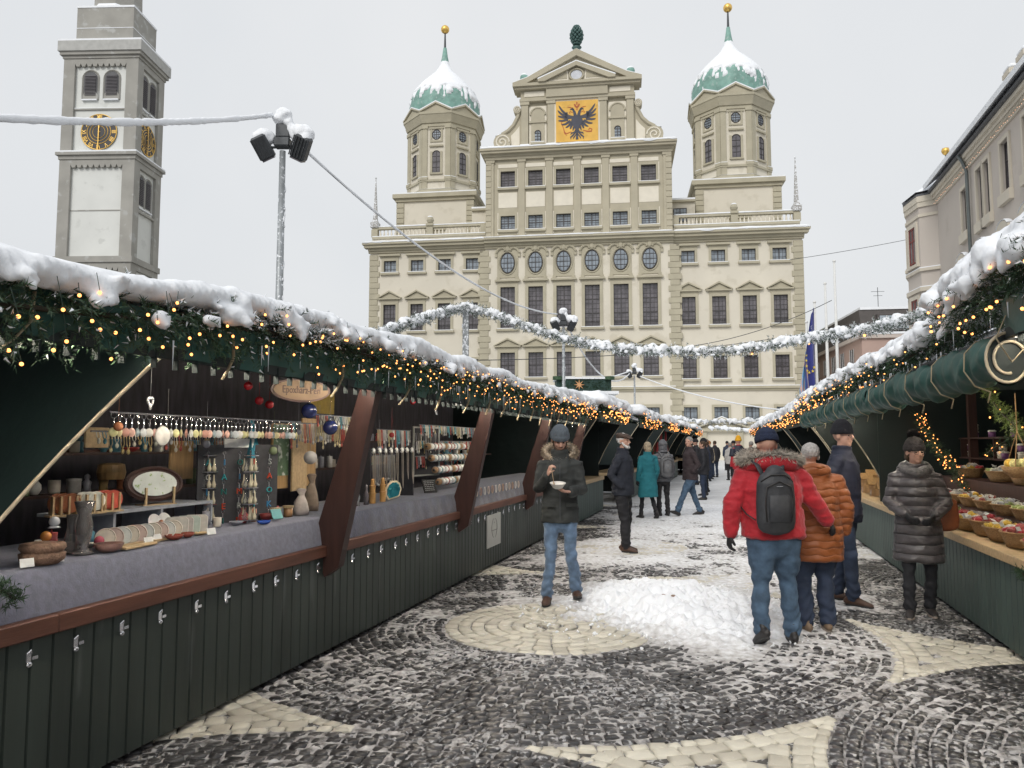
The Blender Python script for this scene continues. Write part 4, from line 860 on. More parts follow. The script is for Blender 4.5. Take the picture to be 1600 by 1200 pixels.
# ---------------------------------------------------------------- flag poles and flags
def flagpole(x, y, h, label):
    t = thing('flagpole', label, 'flagpole', (x, y, 0), 0, 'flagpoles beside the town hall')
    m = MB(); m.loft([(0, 0, 0), (0, 0, h)], [.13, .07], 10); m.build('pole', WHITEPAINT, t, True); m = MB(); m.ell((0, 0, h + .08), (.11, .11, .1), 10, 8); m.build('cap', WHITEPAINT, t, True); return t
flagpole(21.3, 50, 13.6, 'tallest and rightmost white flagpole in front of the pink house'); flagpole(20.65, 50, 12.1, 'bare white flagpole second from the right, in front of the pink house')
f1 = flagpole(20.0, 50.2, 10.9, 'white flagpole carrying the blue flag with gold stars'); f2 = flagpole(19.5, 50.4, 9.6, 'short white flagpole with the light blue and pink flag at the town hall corner')
def flag(x, y, z0, z1, w, mat, label, ph, stars=False):
    t = thing('flag', label, 'flag', (x, y, 0))
    n, m_ = 14, 30; vs = []
    for th in (0, .02):
        for j in range(m_):
            q = j / (m_ - 1)
            for i in range(n): u = i / (n - 1); ww_ = w * (.22 + .78 * min(1, q * 1.6)) * (1 - .15 * q); vs.append((-u * ww_, .16 * math.sin(u * 9 + q * 3 + ph) * (.4 + q) + th, z1 - (z1 - z0) * q - .5 * u * (1 - q)))
    N_ = n * m_; fs = [(j * n + i, j * n + i + 1, (j + 1) * n + i + 1, (j + 1) * n + i) for j in range(m_ - 1) for i in range(n - 1)]; fs += [tuple(N_ + a for a in f[::-1]) for f in fs]
    m = MB(); m.add(vs, fs); o = m.build('cloth', mat, t, True)
    if stars:
        s_ = MB()
        for k in range(7):
            a = 6.2832 * k / 12 - .6; q = .62 + .13 * math.sin(a); u = .5 + .33 * math.cos(a); ww_ = w * .9; c = (-u * ww_, .16 * math.sin(u * 9 + q * 3 + ph) * (.4 + q) - .05, z1 - (z1 - z0) * q - .1)
            s_.prism([(c[0] + (.11 if j % 2 == 0 else .045) * math.sin(6.2832 * j / 10), c[2] + (.11 if j % 2 == 0 else .045) * math.cos(6.2832 * j / 10)) for j in range(10)], c[1] - .03, c[1] - .01)
        s_.build('star', pm('gold_star', (.8, .6, .08), .7, .05, 2), o)
flag(19.9, 50.1, 5.0, 10.6, .85, pm('blue_flag', (.03, .04, .22), .7, .15, 2, sheen=.3), 'blue flag with gold stars hanging limp from its pole', 0, True)
m2 = pm('light_blue_flag', (.15, .33, .55), .7, .1, 2, col2=(.62, .40, .34), thr=.5, stretch=(3, 1, .2)); flag(19.45, 50.3, 3.8, 8.0, .6, m2, 'light blue and pink flag hanging beside the blue starred flag', 2)
# ---------------------------------------------------------------- floodlight masts
def mast(x, y, h, label, sc=1, n=2):
    t = thing('floodlight_mast', label, 'lamp post', (x, y, 0), 0, 'floodlight masts on the square')
    m = MB(); m.loft([(0, 0, 0), (0, 0, h - .9)], [.1, .065], 14); m.build('pole', GALV, t, True)
    m = MB(); m.cbox((0, 0, h - .72), (.34, .26, .2), bev=.02); m.cbox((0, 0, h - .45), (.3, .12, .3), bev=.02); m.tube([(-.42, 0, h - .82), (.45, 0, h - .8)], .03, 8); m.tube([(-.1, 0, h - .6), (.06, .1, h - .25), (.14, 0, h - .5)], .025, 6); m.build('bracket', DARKMETAL, t)
    for sx in (-1, 1):
        hd = MB(Matrix.Translation((sx * .42, -.05, h - .82)) @ Euler((R(25), R(sx * 26), 0)).to_matrix().to_4x4())
        hd.box(-.17, .17, -.13, .13, -.28, .24, bev=.04)
        for k in range(5): hd.box(-.17 + .07 * k, -.16 + .07 * k, -.16, -.12, -.24, .2)
        ho = hd.build('floodlight_head', DARKMETAL, t)
        g = MB(Matrix.Translation((sx * .42, -.05, h - .82)) @ Euler((R(25), R(sx * 26), 0)).to_matrix().to_4x4()); g.box(-.14, .14, -.11, .11, -.30, -.27); g.build('lens', PANE, ho)
    s_ = MB()
    for c, r in (((-.42, -.02, h - .58), (.24, .2, .16)), ((-.3, 0, h - .62), (.16, .15, .12)), ((.46, -.02, h - .52), (.25, .22, .2)), ((.32, 0, h - .5), (.18, .16, .2)), ((.5, -.1, h - .66), (.16, .15, .16)), ((0, 0, h - .08), (.2, .18, .14)), ((.1, 0, h - .24), (.1, .1, .12)), ((-.08, -.02, h - .18), (.15, .14, .12)), ((.16, .02, h - .4), (.1, .1, .2)), ((-.5, -.06, h - .72), (.13, .14, .1))): s_.ell(c, r, 12, 8)
    remesh(s_, 'snow', SNOW, .028, t, .03, 9)
    f_ = MB()
    for k in range(26): z = random.uniform(.5, h - 1); f_.ell((.07, random.uniform(-.03, .03), z), (.02, .03, random.uniform(.02, .09)), 6, 4)
    f_.build('frost', SNOW, t, True); return t
mast(-4.97, 16.2, 8.85, 'nearest floodlight mast with snow-capped lamps, left of the town hall')
mast(2.5, 37, 8.2, 'floodlight mast in front of the town hall middle, half hidden by the garland'); mast(9.6, 60, 7.9, 'farthest small floodlight mast before the town hall doors')
# slim frosted post that carries the garland
t = thing('garland_post', 'frost-covered grey post holding up the snowy garland behind the left stalls', 'post', (-1.52, 25, 0))
m = MB(); m.box(-.1, .1, -.1, .1, 0, 6.0, bev=.02); m.build('pole', GALV, t); m = MB()
for k in range(90): z = random.uniform(0, 6.0); m.ell((random.uniform(-.1, .1), -.1, z), (.03, .02, .05), 5, 4)
m.ell((0, 0, 6.03), (.13, .13, .08), 10, 6); m.build('frost', SNOW, t, True)
def PX(x, y, Y): X = (x - 800) / 1200; Z = -(y - 600) / 1200; p = R(4.479); c, s = math.cos(p), math.sin(p); k = Y / (c - Z * s); return (X * k, Y, (s + Z * c) * k + 1.62)
# cables under snow
def cable(p0, p1, sag, r, label, snowy=True, n=40, name='cable'):
    p0, p1 = Vector(p0), Vector(p1); pts = [p0.lerp(p1, i / n) - Vector((0, 0, sag * 4 * (i / n) * (1 - i / n))) for i in range(n + 1)]
    t = thing(name, label, 'cable', pts[0]); m = MB(); m.tube([p - pts[0] for p in pts], .008 if snowy else r, 6); m.build('wire', DARKMETAL, t)
    if snowy:
        m = MB(); q = [p - pts[0] + Vector((0, 0, r * .8)) for p in pts[1:-1]]; m.loft(q, [(r * .75 * random.uniform(.8, 1.15), r * random.uniform(.8, 1.2)) for _ in q], 10, up=(0, 0, 1)); m.build('snow', SNOW, t, True)
    return t
cable(PX(-70, 186, 8.0), PX(428, 182, 16.2), .12, .055, 'thick snow-laden cable crossing the sky in front of the clock tower', n=80)
cable((-4.75, 16.2, 8.2), (2.3, 37, 7.9), .9, .035, 'snowy cable slanting down from the nearest mast to the middle mast', n=60)
cable((2.6, 37, 7.5), (9.3, 60, 7.2), 1.6, .05, 'thin snowy cable from the middle mast to the farthest mast'); cable((9.8, 60, 7.0), (16.5, 42, 3.3), .5, .04, 'thin cable with tiny lights falling from the farthest mast to the right stalls')
cable((2.6, 37, 6.4), (16, 38, 8.8), 1.1, .018, 'thin bare wire rising to the right across the town hall windows', False); cable((-2, 30, 4.9), (20, 44, 8.6), .5, .018, 'long bare wire rising right above the lower windows', False)
cable((1.2, 52, 5.0), (9.3, 60, 7.3), .2, .05, 'short snowy cable between the star booth and the farthest mast'); cable((22, 60, 16.2), (48, 60, 22), .5, .02, 'bare wire high over the pink house', False)
# booth with a star behind the left stalls
t = thing('star_booth', 'fir-trimmed booth roof with an orange star behind the left stalls', 'booth', (4.25, 45, 0), 0)
m = MB(); m.box(-1.6, 1.6, .1, 2.5, 4.75, 5.45); m.box(-1.5, -1.3, .2, .4, 0, 4.75); m.box(1.3, 1.5, .2, .4, 0, 4.75); m.build('frame', pm('dark_green_board', (.03, .07, .06), .7, .2, 3), t)
m = MB(); m.box(-1.9, 2.0, -.2, 2.6, 4.55, 4.72); m.box(-1.7, 1.7, 0, 2.6, 5.45, 5.55); m.build('snow', SNOW, t)
m = MB(); m.prism([((.33 if k % 2 == 0 else .1) * math.sin(6.2832 * k / 16) - .3, 5.1 + (.33 if k % 2 == 0 else .1) * math.cos(6.2832 * k / 16)) for k in range(16)], -.02, .06); m.build('star', pm('orange_star', (.62, .33, .15), .6, .1, 4), t)
m = MB()
for k in range(500):
    a = random.uniform(-1.55, 1.55), random.uniform(4.8, 5.4); dx, dz = random.uniform(-.12, .12), random.uniform(-.12, .12); m.add([(a[0], .08, a[1]), (a[0] + dx, -.02, a[1] + dz), (a[0] + dx + .03, .02, a[1] + dz - .04)], [(0, 1, 2)])
for sx in (-1.55, 1.5): m.lathe([(.3, -.1), (.3, .1)], (sx, .1, 5.5), 12)
m.build('foliage', FIR, t)
# ---------------------------------------------------------------- market stalls
GREENBOARD = pm('dark_green_boards', (.032, .041, .035), .5, .35, 2.2, bump=.35, bscale=30, stretch=(1, 1, .15), bdist=.004, col2=(.075, .085, .078), thr=.64)
GREENBOARD_R = pm('grey_green_boards', (.055, .085, .075), .55, .18, 3, bump=.25, bscale=30, stretch=(1, 1, .15), bdist=.004)
BROWN = pm('stained_timber', (.115, .045, .028), .55, .25, 4, bump=.3, bscale=30, stretch=(6, .6, 6), bdist=.004)
BROWNDK = pm('dark_stained_timber', (.045, .018, .014), .55, .25, 4, bump=.3, bscale=30, stretch=(6, 6, .6), bdist=.004)
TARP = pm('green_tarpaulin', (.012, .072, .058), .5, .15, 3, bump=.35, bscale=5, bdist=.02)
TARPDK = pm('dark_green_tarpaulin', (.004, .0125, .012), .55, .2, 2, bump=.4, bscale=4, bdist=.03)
CLOTHA = pm('lavender_grey_felt', (.15, .155, .205), .95, .16, 30, bump=.5, bscale=120, bdist=.004, sheen=.3)
CLOTHB = pm('dark_blue_crushed_cloth', (.026, .032, .065), .9, .5, 14, bump=.6, bscale=60, bdist=.006, sheen=.4)
LED = emit('warm_led', (1, .88, .72), 95)
CEIL = pm('blue_grey_lining', (.13, .15, .19), .95, .35, 5, bump=.8, bscale=9, bdist=.03, stretch=(3, 1, 3))
BACK = pm('stall_back_boards', (.06, .055, .065), .8, .3, 3, stretch=(1, 5, 1))
BACKG = pm('stall_back_green', (.02, .032, .028), .8, .3, 3)
PIPING = pm('cream_piping', (.50, .43, .31), .7, .1, 8)
STRAP = pm('canvas_strap', (.34, .28, .18), .8, .12, 30)
CHROME = pm('chrome', (.75, .75, .77), .2, .05, 9, metal=.9)
LIGHTWOOD = pm('light_wood', (.50, .36, .20), .55, .15, 4, stretch=(1, 8, 8), bump=.15, bscale=20, bdist=.003)
def bx(m, sg, o0, o1, y0, y1, z0, z1, bev=0): a, b = sorted((o0 * sg, o1 * sg)); m.box(a, b, y0, y1, z0, z1, bev)
def stall(sg, s_, t0, t1, label, overhang=.5, eave=2.1, cloth=None, board=GREENBOARD, railmat=BROWN, struts=(1,), wings=(), roll=False, rail_z=(.755, .84), near_detail=True, depth=2.3, backm=BACK, latches=True, clothz=1.05, straps=0, led=True, shear=0):
    T = thing('market_stall', label, 'market stall', alley(s_, t0), -AL, 'green market stalls lining the alley')
    Lh = t1 - t0; m = MB()
    # boarded front: individual boards with v-grooves in one panel
    n = max(1, int(round(Lh / .118))) if near_detail else int(Lh / .25)
    for i in range(n):
        y0 = i * Lh / n; y1 = (i + 1) * Lh / n; q = .008
        vs = [(-.02 * sg, y0, .03), (0, y0 + q, .03), (0, y1 - q, .03), (-.02 * sg, y1, .03), (-.02 * sg, y0, rail_z[0]), (0, y0 + q, rail_z[0]), (0, y1 - q, rail_z[0]), (-.02 * sg, y1, rail_z[0])]
        f = [(0, 1, 5, 4), (1, 2, 6, 5), (2, 3, 7, 6)]; m.add(vs, f if sg > 0 else [g[::-1] for g in f])
    bx(m, sg, -.05, -.021, 0, Lh, .03, rail_z[0]); m.build('front_panel', board, T)
    m = MB(); bx(m, sg, -.1, .03, .0, Lh, rail_z[0], rail_z[1], .006); m.build('counter_rail', railmat, T)
    m = MB(); bx(m, sg, -.9, -.1, 0, Lh, rail_z[0] + .01, rail_z[1] - .004); m.build('counter_top', LIGHTWOOD if cloth is None else BROWN, T)
    if cloth:
        ny = int(Lh / .05) + 1; m = MB(); vs = []
        for i in range(ny + 1):
            y = Lh * i / ny; a = .006 * math.sin(y * 9) + .004 * math.sin(y * 23 + 1)
            for o, z in ((-.012, rail_z[1] + .002), (-.03 + a, rail_z[1] + .1), (-.05, clothz - .012), (-.065, clothz), (-.9, clothz + .002)): vs.append((o * sg, y, z))
        fs = [(i * 5 + j, i * 5 + j + 1, (i + 1) * 5 + j + 1, (i + 1) * 5 + j) for i in range(ny) for j in range(4)]
        m.add(vs, fs); c = m.build('counter_cloth', cloth, T, True)
    # roof and lining
    e = overhang; m = MB()
    V0 = [(e * sg, -.0, eave + .05), (-depth * sg, -.0, eave + .85), (-depth * sg, Lh, eave + .85), (e * sg, Lh, eave + .05)]; V1 = [(x, y, z + .04) for x, y, z in V0]
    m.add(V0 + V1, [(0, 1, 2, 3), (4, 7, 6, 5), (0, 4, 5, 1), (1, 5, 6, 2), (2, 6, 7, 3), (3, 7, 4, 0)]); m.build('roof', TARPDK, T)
    if near_detail and led: m = MB(); bx(m, sg, *((e - .24, e - .22) if roll else (e - .085, e - .065)), .1, Lh - .1, eave - .045, eave - .035); m.build('lamp_strip', LED, T)
    if near_detail:
        m = MB(); ny = 16; nxx = 14; vs = []
        for i in range(ny + 1):
            for j in range(nxx + 1): o = e - .05 - (e - .05 + depth) * j / nxx; y = Lh * i / ny; vs.append((o * sg, y, eave + .02 + (e - o) * .8 / (depth + e) + .01 - .04 * abs(math.sin(y * 2.1 + 1)) * min(1, (e - o) * 3) - .02 * math.sin(o * 5)))
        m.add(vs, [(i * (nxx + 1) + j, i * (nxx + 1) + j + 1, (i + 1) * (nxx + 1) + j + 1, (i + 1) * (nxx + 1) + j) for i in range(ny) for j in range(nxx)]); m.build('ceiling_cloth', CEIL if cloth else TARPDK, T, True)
    m = MB(); bx(m, sg, -depth - .04, -depth, 0, Lh, 0, eave + .85); m.build('back_wall', backm, T)
    # valance
    if not roll:
        ny = int(Lh / .03); m = MB(); vs = []
        for i in range(ny + 1):
            y = Lh * i / ny
            for k, z in enumerate((eave + .14, eave + .06, eave - .01, eave - .07)): vs.append(((e + .02 + .008 * math.sin(y * 14 + k) * k / 2 - .004 * k) * sg, y, z + .006 * math.sin(y * 5) * (k == 3)))
        m.add(vs, [(i * 4 + j, i * 4 + j + 1, (i + 1) * 4 + j + 1, (i + 1) * 4 + j) for i in range(ny) for j in range(3)]); v = m.build('valance', TARP, T, True)
        m = MB(); bx(m, sg, e - .02, e + .01, 0, Lh, eave - .075, eave - .02)
        if near_detail:
            for i in range(int(Lh / .145)): bx(m, sg, e - .015, e + .016, .05 + i * .145, .058 + i * .145, eave - .125, eave - .03)
        m.build('eave_batten', pm('dark_batten', (.012, .022, .022), .7, .1, 5), T)
    else:
        ny = int(Lh / .025); na = 22; m = MB(); vs = []
        for i in range(ny + 1):
            y = Lh * i / ny; sag = .012 * math.sin(y * 3.1) + .01 * math.sin(y * 7.7)
            for k in range(na):
                a = 2 * math.pi * k / na; r = .112 + .012 * math.sin(y * 6 + a * 2) * math.sin(y * 2.3) + .010 * abs(math.sin(y * 11 + a * 1.5)) + .008 * math.sin(y * 17 + a * 3) + .006 * math.sin(y * 31 - a)
                vs.append(((e + r * math.cos(a)) * sg, y, eave - .02 + r * 1.15 * math.sin(a) + sag))
        m.add(vs, [(i * na + j, i * na + (j + 1) % na, (i + 1) * na + (j + 1) % na, (i + 1) * na + j) for i in range(ny) for j in range(na)]); m.build('rolled_awning', TARP, T, True)
        m = MB(); m.tube([(e * sg, 0, eave + .12), (e * sg, Lh, eave + .12)], .03, 8); m.build('awning_pole', pm('dark_batten2', (.03, .035, .04), .7, .1, 5), T)
    for k in struts:
        y = k * Lh; m = MB(); dz = eave - .06
        pts = [(0.015, .60), (.13, .68), (e - .02, dz), (e - .16, dz), (-.1, .84)]
        m.prism([(o * sg, z) for o, z in pts], y - .045, y + .045); m.build('brace', BROWNDK, T)
        m = MB(); bx(m, sg, -.16, -.06, y - .04, y + .04, rail_z[1], eave); m.build('post', BROWNDK, T) if not near_detail else None
    for k in wings:      # triangular side curtain with cream edge
        y = k * Lh; n = 16; pts = []
        for i in range(n + 1): q = i / n; pts.append((e - .02 - (e + .12) * q + .05 * math.sin(q * math.pi) * -1, eave + .0 - (eave - 1.06) * q))
        shy = lambda z: (shear * ((z - 1.06) / (eave - 1.06)) - shear * .66)
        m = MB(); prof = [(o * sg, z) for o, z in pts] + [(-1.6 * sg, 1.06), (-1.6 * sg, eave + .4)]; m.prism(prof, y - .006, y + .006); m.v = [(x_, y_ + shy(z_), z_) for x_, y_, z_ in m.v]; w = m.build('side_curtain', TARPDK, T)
        m = MB(); m.loft([(o * sg, y + shy(z), z) for o, z in pts], [(.014, .010)] * len(pts), 6); m.build('piping', PIPING, w, True)
    if latches:
        n = int(Lh / .27) if near_detail else 0
        for i in range(n):
            y = (i + .5) * Lh / n + random.uniform(-.02, .02); m = MB(Matrix.Translation((0, 0, random.uniform(-.012, .008)))); m.box(*sorted((0, .006 * sg)), y - .012, y + .012, rail_z[0] - .09, rail_z[0] - .045); m.loft([(.008 * sg, y - .012, rail_z[0] - .05), (.016 * sg, y, rail_z[0] - .035), (.008 * sg, y + .012, rail_z[0] - .05)], [.004] * 3, 6); m.ell((.01 * sg, y, rail_z[0] - .1), (.008, .014, .012), 8, 6); m.box(*sorted((0, .004 * sg)), y + .02, y + .05, rail_z[0] - .085, rail_z[0] - .07); m.build('latch', CHROME, T)
    for k in range(straps):
        y = (k + .5) * Lh / straps + random.uniform(-.1, .1); m = MB(); L_ = random.uniform(.14, .22); a = random.uniform(.03, .12)
        q = [(e + .03, y, eave + .1), (e + .045, y - a * .2, eave - .02), (e + .03, y - a * .7, eave - L_ * .6), (e + .015, y - a * 1.4, eave - L_)]
        if roll: q = [(e + .14 * math.cos(t_), y + .06 * math.sin(t_ * .7), eave - .02 + .165 * math.sin(t_)) for t_ in (1.9, 1.2, .5, -.2, -.9, -1.5)] + [(e + .02, y - .03, eave - .25)]
        m.loft([(o * sg, y_, z) for o, y_, z in q], [(.011, .003) if not roll else (.006, .004)] * len(q), 6); m.build('strap', STRAP, T, True)
        if random.random() < .3 and not roll: m = MB(); m.loft([(e * sg + .02 * sg, y - a * 1.4 + .02 * math.cos(b), eave - L_ - .02 + .02 * math.sin(b)) for b in np.linspace(0, 6.28, 13)], [.003] * 13, 5, cap=False); m.build('strap_ring', CHROME, T)
    return T
def garland(sg, s_, t0, t1, z, label, r=.12, dens=110, snow_r=.075, bulbs=90, vox=.024, lift=.0, needle=.034, zf=None, hang=.08, icicles=10, snow_amt=1.0, col=FIR, bulb_r=.0068, snowz=.10, group='fir garlands with lights along the stall eaves', parts=True):
    """fir garland on the eave: foliage, snow load, bulbs, icicles. y runs along the alley"""
    T = thing('fir_garland', label, 'garland', alley(s_, t0, z), -AL, group); Lh = t1 - t0
    zf = zf or (lambda y: 0)
    n = int(dens * Lh); y = rng.random(n) * Lh; a = rng.uniform(0, 2 * math.pi, n); rr = r * rng.uniform(.0, .8, n)
    base = np.stack([np.cos(a) * rr, y, np.sin(a) * rr], 1); base[:, 2] += np.array([zf(v) for v in y])
    d = np.stack([np.cos(a) * 1.0 + rng.normal(0, .4, n), rng.normal(0, .9, n), np.sin(a) * .8 - .28 + rng.normal(0, .3, n)], 1); d /= np.linalg.norm(d, axis=1)[:, None]
    L_ = rng.uniform(.07, .165, n) * (r / .12) ** .5
    K = 20; q = (np.arange(K) + .5) / K
    P = base[:, None] + d[:, None] * (L_[:, None] * q[None])[..., None]; P[..., 2] -= (q ** 2)[None] * .03
    rv = rng.normal(0, 1, (n, K, 3)); rv -= (rv * d[:, None]).sum(-1)[..., None] * d[:, None]; rv /= np.linalg.norm(rv, axis=-1)[..., None]
    nd = rv * .8 + d[:, None] * .7; nd *= needle * rng.uniform(.7, 1.1, (n, K, 1)); sd = np.cross(nd, rng.normal(0, 1, (n, K, 3))); sd /= np.linalg.norm(sd, axis=-1)[..., None]; sd *= needle * .12
    V = np.stack([P - sd, P + sd, P + nd], 2).reshape(-1, 3); F = np.arange(len(V)).reshape(-1, 3)
    link('foliage', np_mesh('foliage', V, F, col), T)
    top_ = (P[..., 2] > base[:, 2].mean() + r * .35) & (rng.random((n, K)) < .75) | (rng.random((n, K)) < .035)
    P2 = P[top_] + np.array([0, 0, .006]); nd2 = nd[top_]; sd2 = sd[top_] * 1.7
    if len(P2): V2 = np.stack([P2 - sd2, P2 + sd2, P2 + nd2], 1).reshape(-1, 3); link('frosted_foliage', np_mesh('frosted_foliage', V2, np.arange(len(V2)).reshape(-1, 3), SNOW), T)
    # twigs
    m = MB()
    for k in range(0, n, 3): m.add([tuple(base[k]), tuple(base[k] + np.array([.004, 0, .004])), tuple(base[k] + d[k] * L_[k] * .9)], [(0, 1, 2)])
    for k in range(int(Lh / .3)): m.loft([(random.uniform(-.03, .03), k * .3 - .02, zf(k * .3)), (random.uniform(-.03, .03), k * .3 + .32, zf(k * .3 + .3))], [.012] * 2, 5)
    m.build('stem', TWIG, T)
    # snow: continuous load on top plus clumps caught by the twigs
    m = MB(); ns_ = int(Lh / .05)
    for k in range(ns_):
        yy = k * .05; N = fbm(np.array([[yy * 1.6 + t0, sg, 0]]), 3)[0]; th = snow_r * (.5 + .75 * N) * snow_amt
        for w in (-1.6, -.8, 0): m.ell((sg * (w * r * .9 + .02), yy, zf(yy) + r * .75 + snowz * (.3 + N * .8) - abs(w) * 0 - .02), (r * .8, .06, th + .02), 8, 6)
    for k in range(int(Lh * 13 * snow_amt)):
        yy = random.random() * Lh; a_ = random.uniform(-.35, 1.2); q_ = snow_r * random.uniform(.25, .95) * (1 if a_ > .2 else .7)
        c = (sg * (r * .95 * math.cos(a_) + random.uniform(-.03, .04)), yy, zf(yy) + r * math.sin(a_) + random.uniform(0, .05))
        m.ell(c, (q_ * random.uniform(.7, 1.1), q_ * random.uniform(.8, 1.5), q_ * random.uniform(.6, 1.1)), 7, 5, (random.uniform(-.4, .4), random.uniform(-.5, .5), 0))
        for _ in range(3): m.ell((c[0] + random.uniform(-.5, .7) * q_ * sg, c[1] + random.uniform(-1.3, 1.3) * q_, c[2] + random.uniform(-.7, .5) * q_), (q_ * random.uniform(.35, .7), q_ * random.uniform(.4, .9), q_ * random.uniform(.3, .55)), 7, 5, (random.uniform(-.5, .5), 0, 0))
        if random.random() < .35: m.ell((c[0] + sg * q_ * .5, c[1] + random.uniform(-.03, .03), c[2] - q_ * .9), (q_ * .45, q_ * .45, q_ * .8), 7, 5)
    remesh(m, 'snow', SNOW, vox, T, vox * .5, 20, fn=lambda co, no: co + no * ((fbm(co * 40, 2) - .5) * .007)[:, None])
    # bulbs
    if bulbs:
        b0 = MB(); b0.ell((0, 0, 0), bulb_r, 6, 5); wr = MB()
        if parts:
            bo = b0.build('bulb', BULB, T)
            for k in range(bulbs):
                o = bo if k == 0 else bo.copy()
                if k: COL.objects.link(o)
                yy = (k + random.random()) * Lh / bulbs; a_ = random.uniform(-1.5, .9); rad = r * random.uniform(.85, 1.25); dz = 0 if random.random() < .6 else -random.uniform(0, hang)
                o.location = (sg * (rad * math.cos(a_) + .02), yy, zf(yy) + rad * math.sin(a_) + dz - .01)
                p = o.location; wr.tube([(p[0], p[1], p[2] + bulb_r), (p[0] - sg * .02, p[1] + random.uniform(-.03, .03), p[2] + .06 - dz)], .0018, 3)
            wr.build('wire', WIRE, T)
    if icicles:
        m = MB()
        for k in range(icicles):
            yy = random.random() * Lh; L2 = random.uniform(.05, .16); z0 = zf(yy) - r * .8; m.loft([(sg * r * .7, yy, z0), (sg * r * .7, yy, z0 - L2)], [.005, .001], 5)
        m.build('icicles', ICE, T, True)['kind'] = 'stuff'
    return T
def roof_snow(T, sg, Lh, eave, overhang, depth=2.3, vox=.06, th=.14):
    m = MB(); ny = int(Lh / .12) + 1; nx_ = 16; V = []; e = overhang
    Y, O = np.meshgrid(np.linspace(0, Lh, ny), np.linspace(e - .04, -depth, nx_), indexing='ij'); P = np.stack([O.ravel() * 1.3, Y.ravel() * 1.3 + T.location.y, 0 * O.ravel()], 1)
    hh = th * (.7 + .9 * fbm(P, 3)).reshape(Y.shape); hh[:, 0] *= .35; hh[:, 1] *= .8; Z = eave + .09 + (e - O) * .8 / (depth + e) + hh
    V = np.stack([O * sg, Y, Z], -1).reshape(-1, 3); idx = np.arange(ny * nx_).reshape(ny, nx_); F = np.stack([idx[:-1, :-1], idx[:-1, 1:], idx[1:, 1:], idx[1:, :-1]], -1).reshape(-1, 4)
    if sg > 0: F = F[:, ::-1]
    V2 = V.copy(); V2[:, 2] = (eave + .085 + (e - V[:, 0] * sg) * .8 / (depth + e)); n0 = len(V)
    F2 = F[:, ::-1] + n0; edge = []
    for a, b in [(idx[i, 0], idx[i + 1, 0]) for i in range(ny - 1)] + [(idx[0, j], idx[0, j + 1]) for j in range(nx_ - 1)] + [(idx[-1, j], idx[-1, j + 1]) for j in range(nx_ - 1)] + [(idx[i, -1], idx[i + 1, -1]) for i in range(ny - 1)]: edge.append((a, b, b + n0, a + n0))
    link('snow', np_mesh('snow', np.vstack([V, V2]), np.vstack([F, F2, np.array(edge)]), SNOW, True), T)
SL = -3.0
LS = [('nearest left stall behind the dark green side curtain', -.75, 2.93, CLOTHA), ('left stall full of keyrings, platters and wooden boards under an oval sign', 2.93, 5.45, CLOTHA),
      ('second left stall with necklace racks above a dark blue cloth', 5.45, 8.56, CLOTHB), ('left stall with bracelet rolls and a pale poster on its front boards', 8.56, 11.7, CLOTHB), ('dim left stall directly behind the man with the bowl', 11.7, 14.8, CLOTHB)]
LT = []
for i, (lb, a, b, cl) in enumerate(LS):
    # inclined braces stand at the far end of each bay; the cream edged curtain closes the first bay
    T = stall(1, SL, a, b, lb, cloth=cl, struts=(1,) if i > 0 else (), wings=(1.0,) if i == 0 else (), shear=.60 if i == 0 else 0, straps=(3, 2, 4, 5, 5)[i], overhang=.45)
    roof_snow(T, 1, b - a, 2.1, .45); LT.append(T)
# dark back-to-front partition closing the last bay
def partition(T, y, sg=1, mat=TARPDK, d=2.3): m = MB(); bx(m, sg, -d, -.1, y - .01, y + .01, .03, 2.4); m.build('partition', mat, T)
partition(LT[4], 3.05)
zf0 = lambda y: -.10 + .12 * min(1, max(0, (y) / 2.2))
g1 = garland(1, -2.52, 1.9, 4.6, 2.27, 'fir garland with widely spaced lights at the near left eave, under the smoothest snow', r=.125, dens=240, snow_r=.07, bulbs=62, vox=.018, zf=lambda y: -.17 + .17 * min(1, y / 1.9), needle=.03, icicles=4, snow_amt=.8, bulb_r=.0075)
garland(1, -2.52, 4.6, 8.0, 2.27, 'fir garland with dense lights above the second left stall', r=.12, dens=170, snow_r=.068, bulbs=98, vox=.022, icicles=16)
garland(1, -2.52, 8.0, 11.5, 2.27, 'fir garland above the left stall with the pale poster', r=.12, dens=120, snow_r=.065, bulbs=98, vox=.026, icicles=12, needle=.04)
garland(1, -2.52, 11.5, 15.0, 2.29, 'fir garland on the left eave directly above the man with the bowl', r=.125, dens=80, snow_r=.08, bulbs=98, vox=.03, icicles=8, needle=.05, bulb_r=.010)
far = [(-2.9, 15.2, 19.0, 'left stall with a pale grey front, behind the man in the flat cap'), (-2.7, 21, 26, 'left stall where the teal coat stands'), (-2.5, 27.5, 33, 'left stall with hanging red and green goods'), (-2.3, 34, 40, 'left stall beyond the brown jacket'), (-2.0, 41, 50, 'farthest left stall at the end of the alley')]
for i, (s_, a, b, lb) in enumerate(far):
    T = stall(1, s_, a, b, lb, cloth=None, struts=(), wings=(0.0, 1.0), near_detail=False, overhang=.5, board=GREENBOARD_R, railmat=LIGHTWOOD, latches=False, backm=BACKG, eave=2.15)
    roof_snow(T, 1, b - a, 2.15, .5); partition(T, b - a - .05)
    garland(1, s_ + .5, a - .2, b + .4, 2.36, ['fir garland above the pale grey stall front on the left', 'fir garland above the teal coat', 'fir garland above the hanging red and green goods', 'fir garland beyond the brown jacket, left side', 'farthest fir garland on the left row'][i], r=.17, dens=40, snow_r=.12, bulbs=95, vox=.05, needle=.07, bulb_r=.013, icicles=0)
SR = 2.12
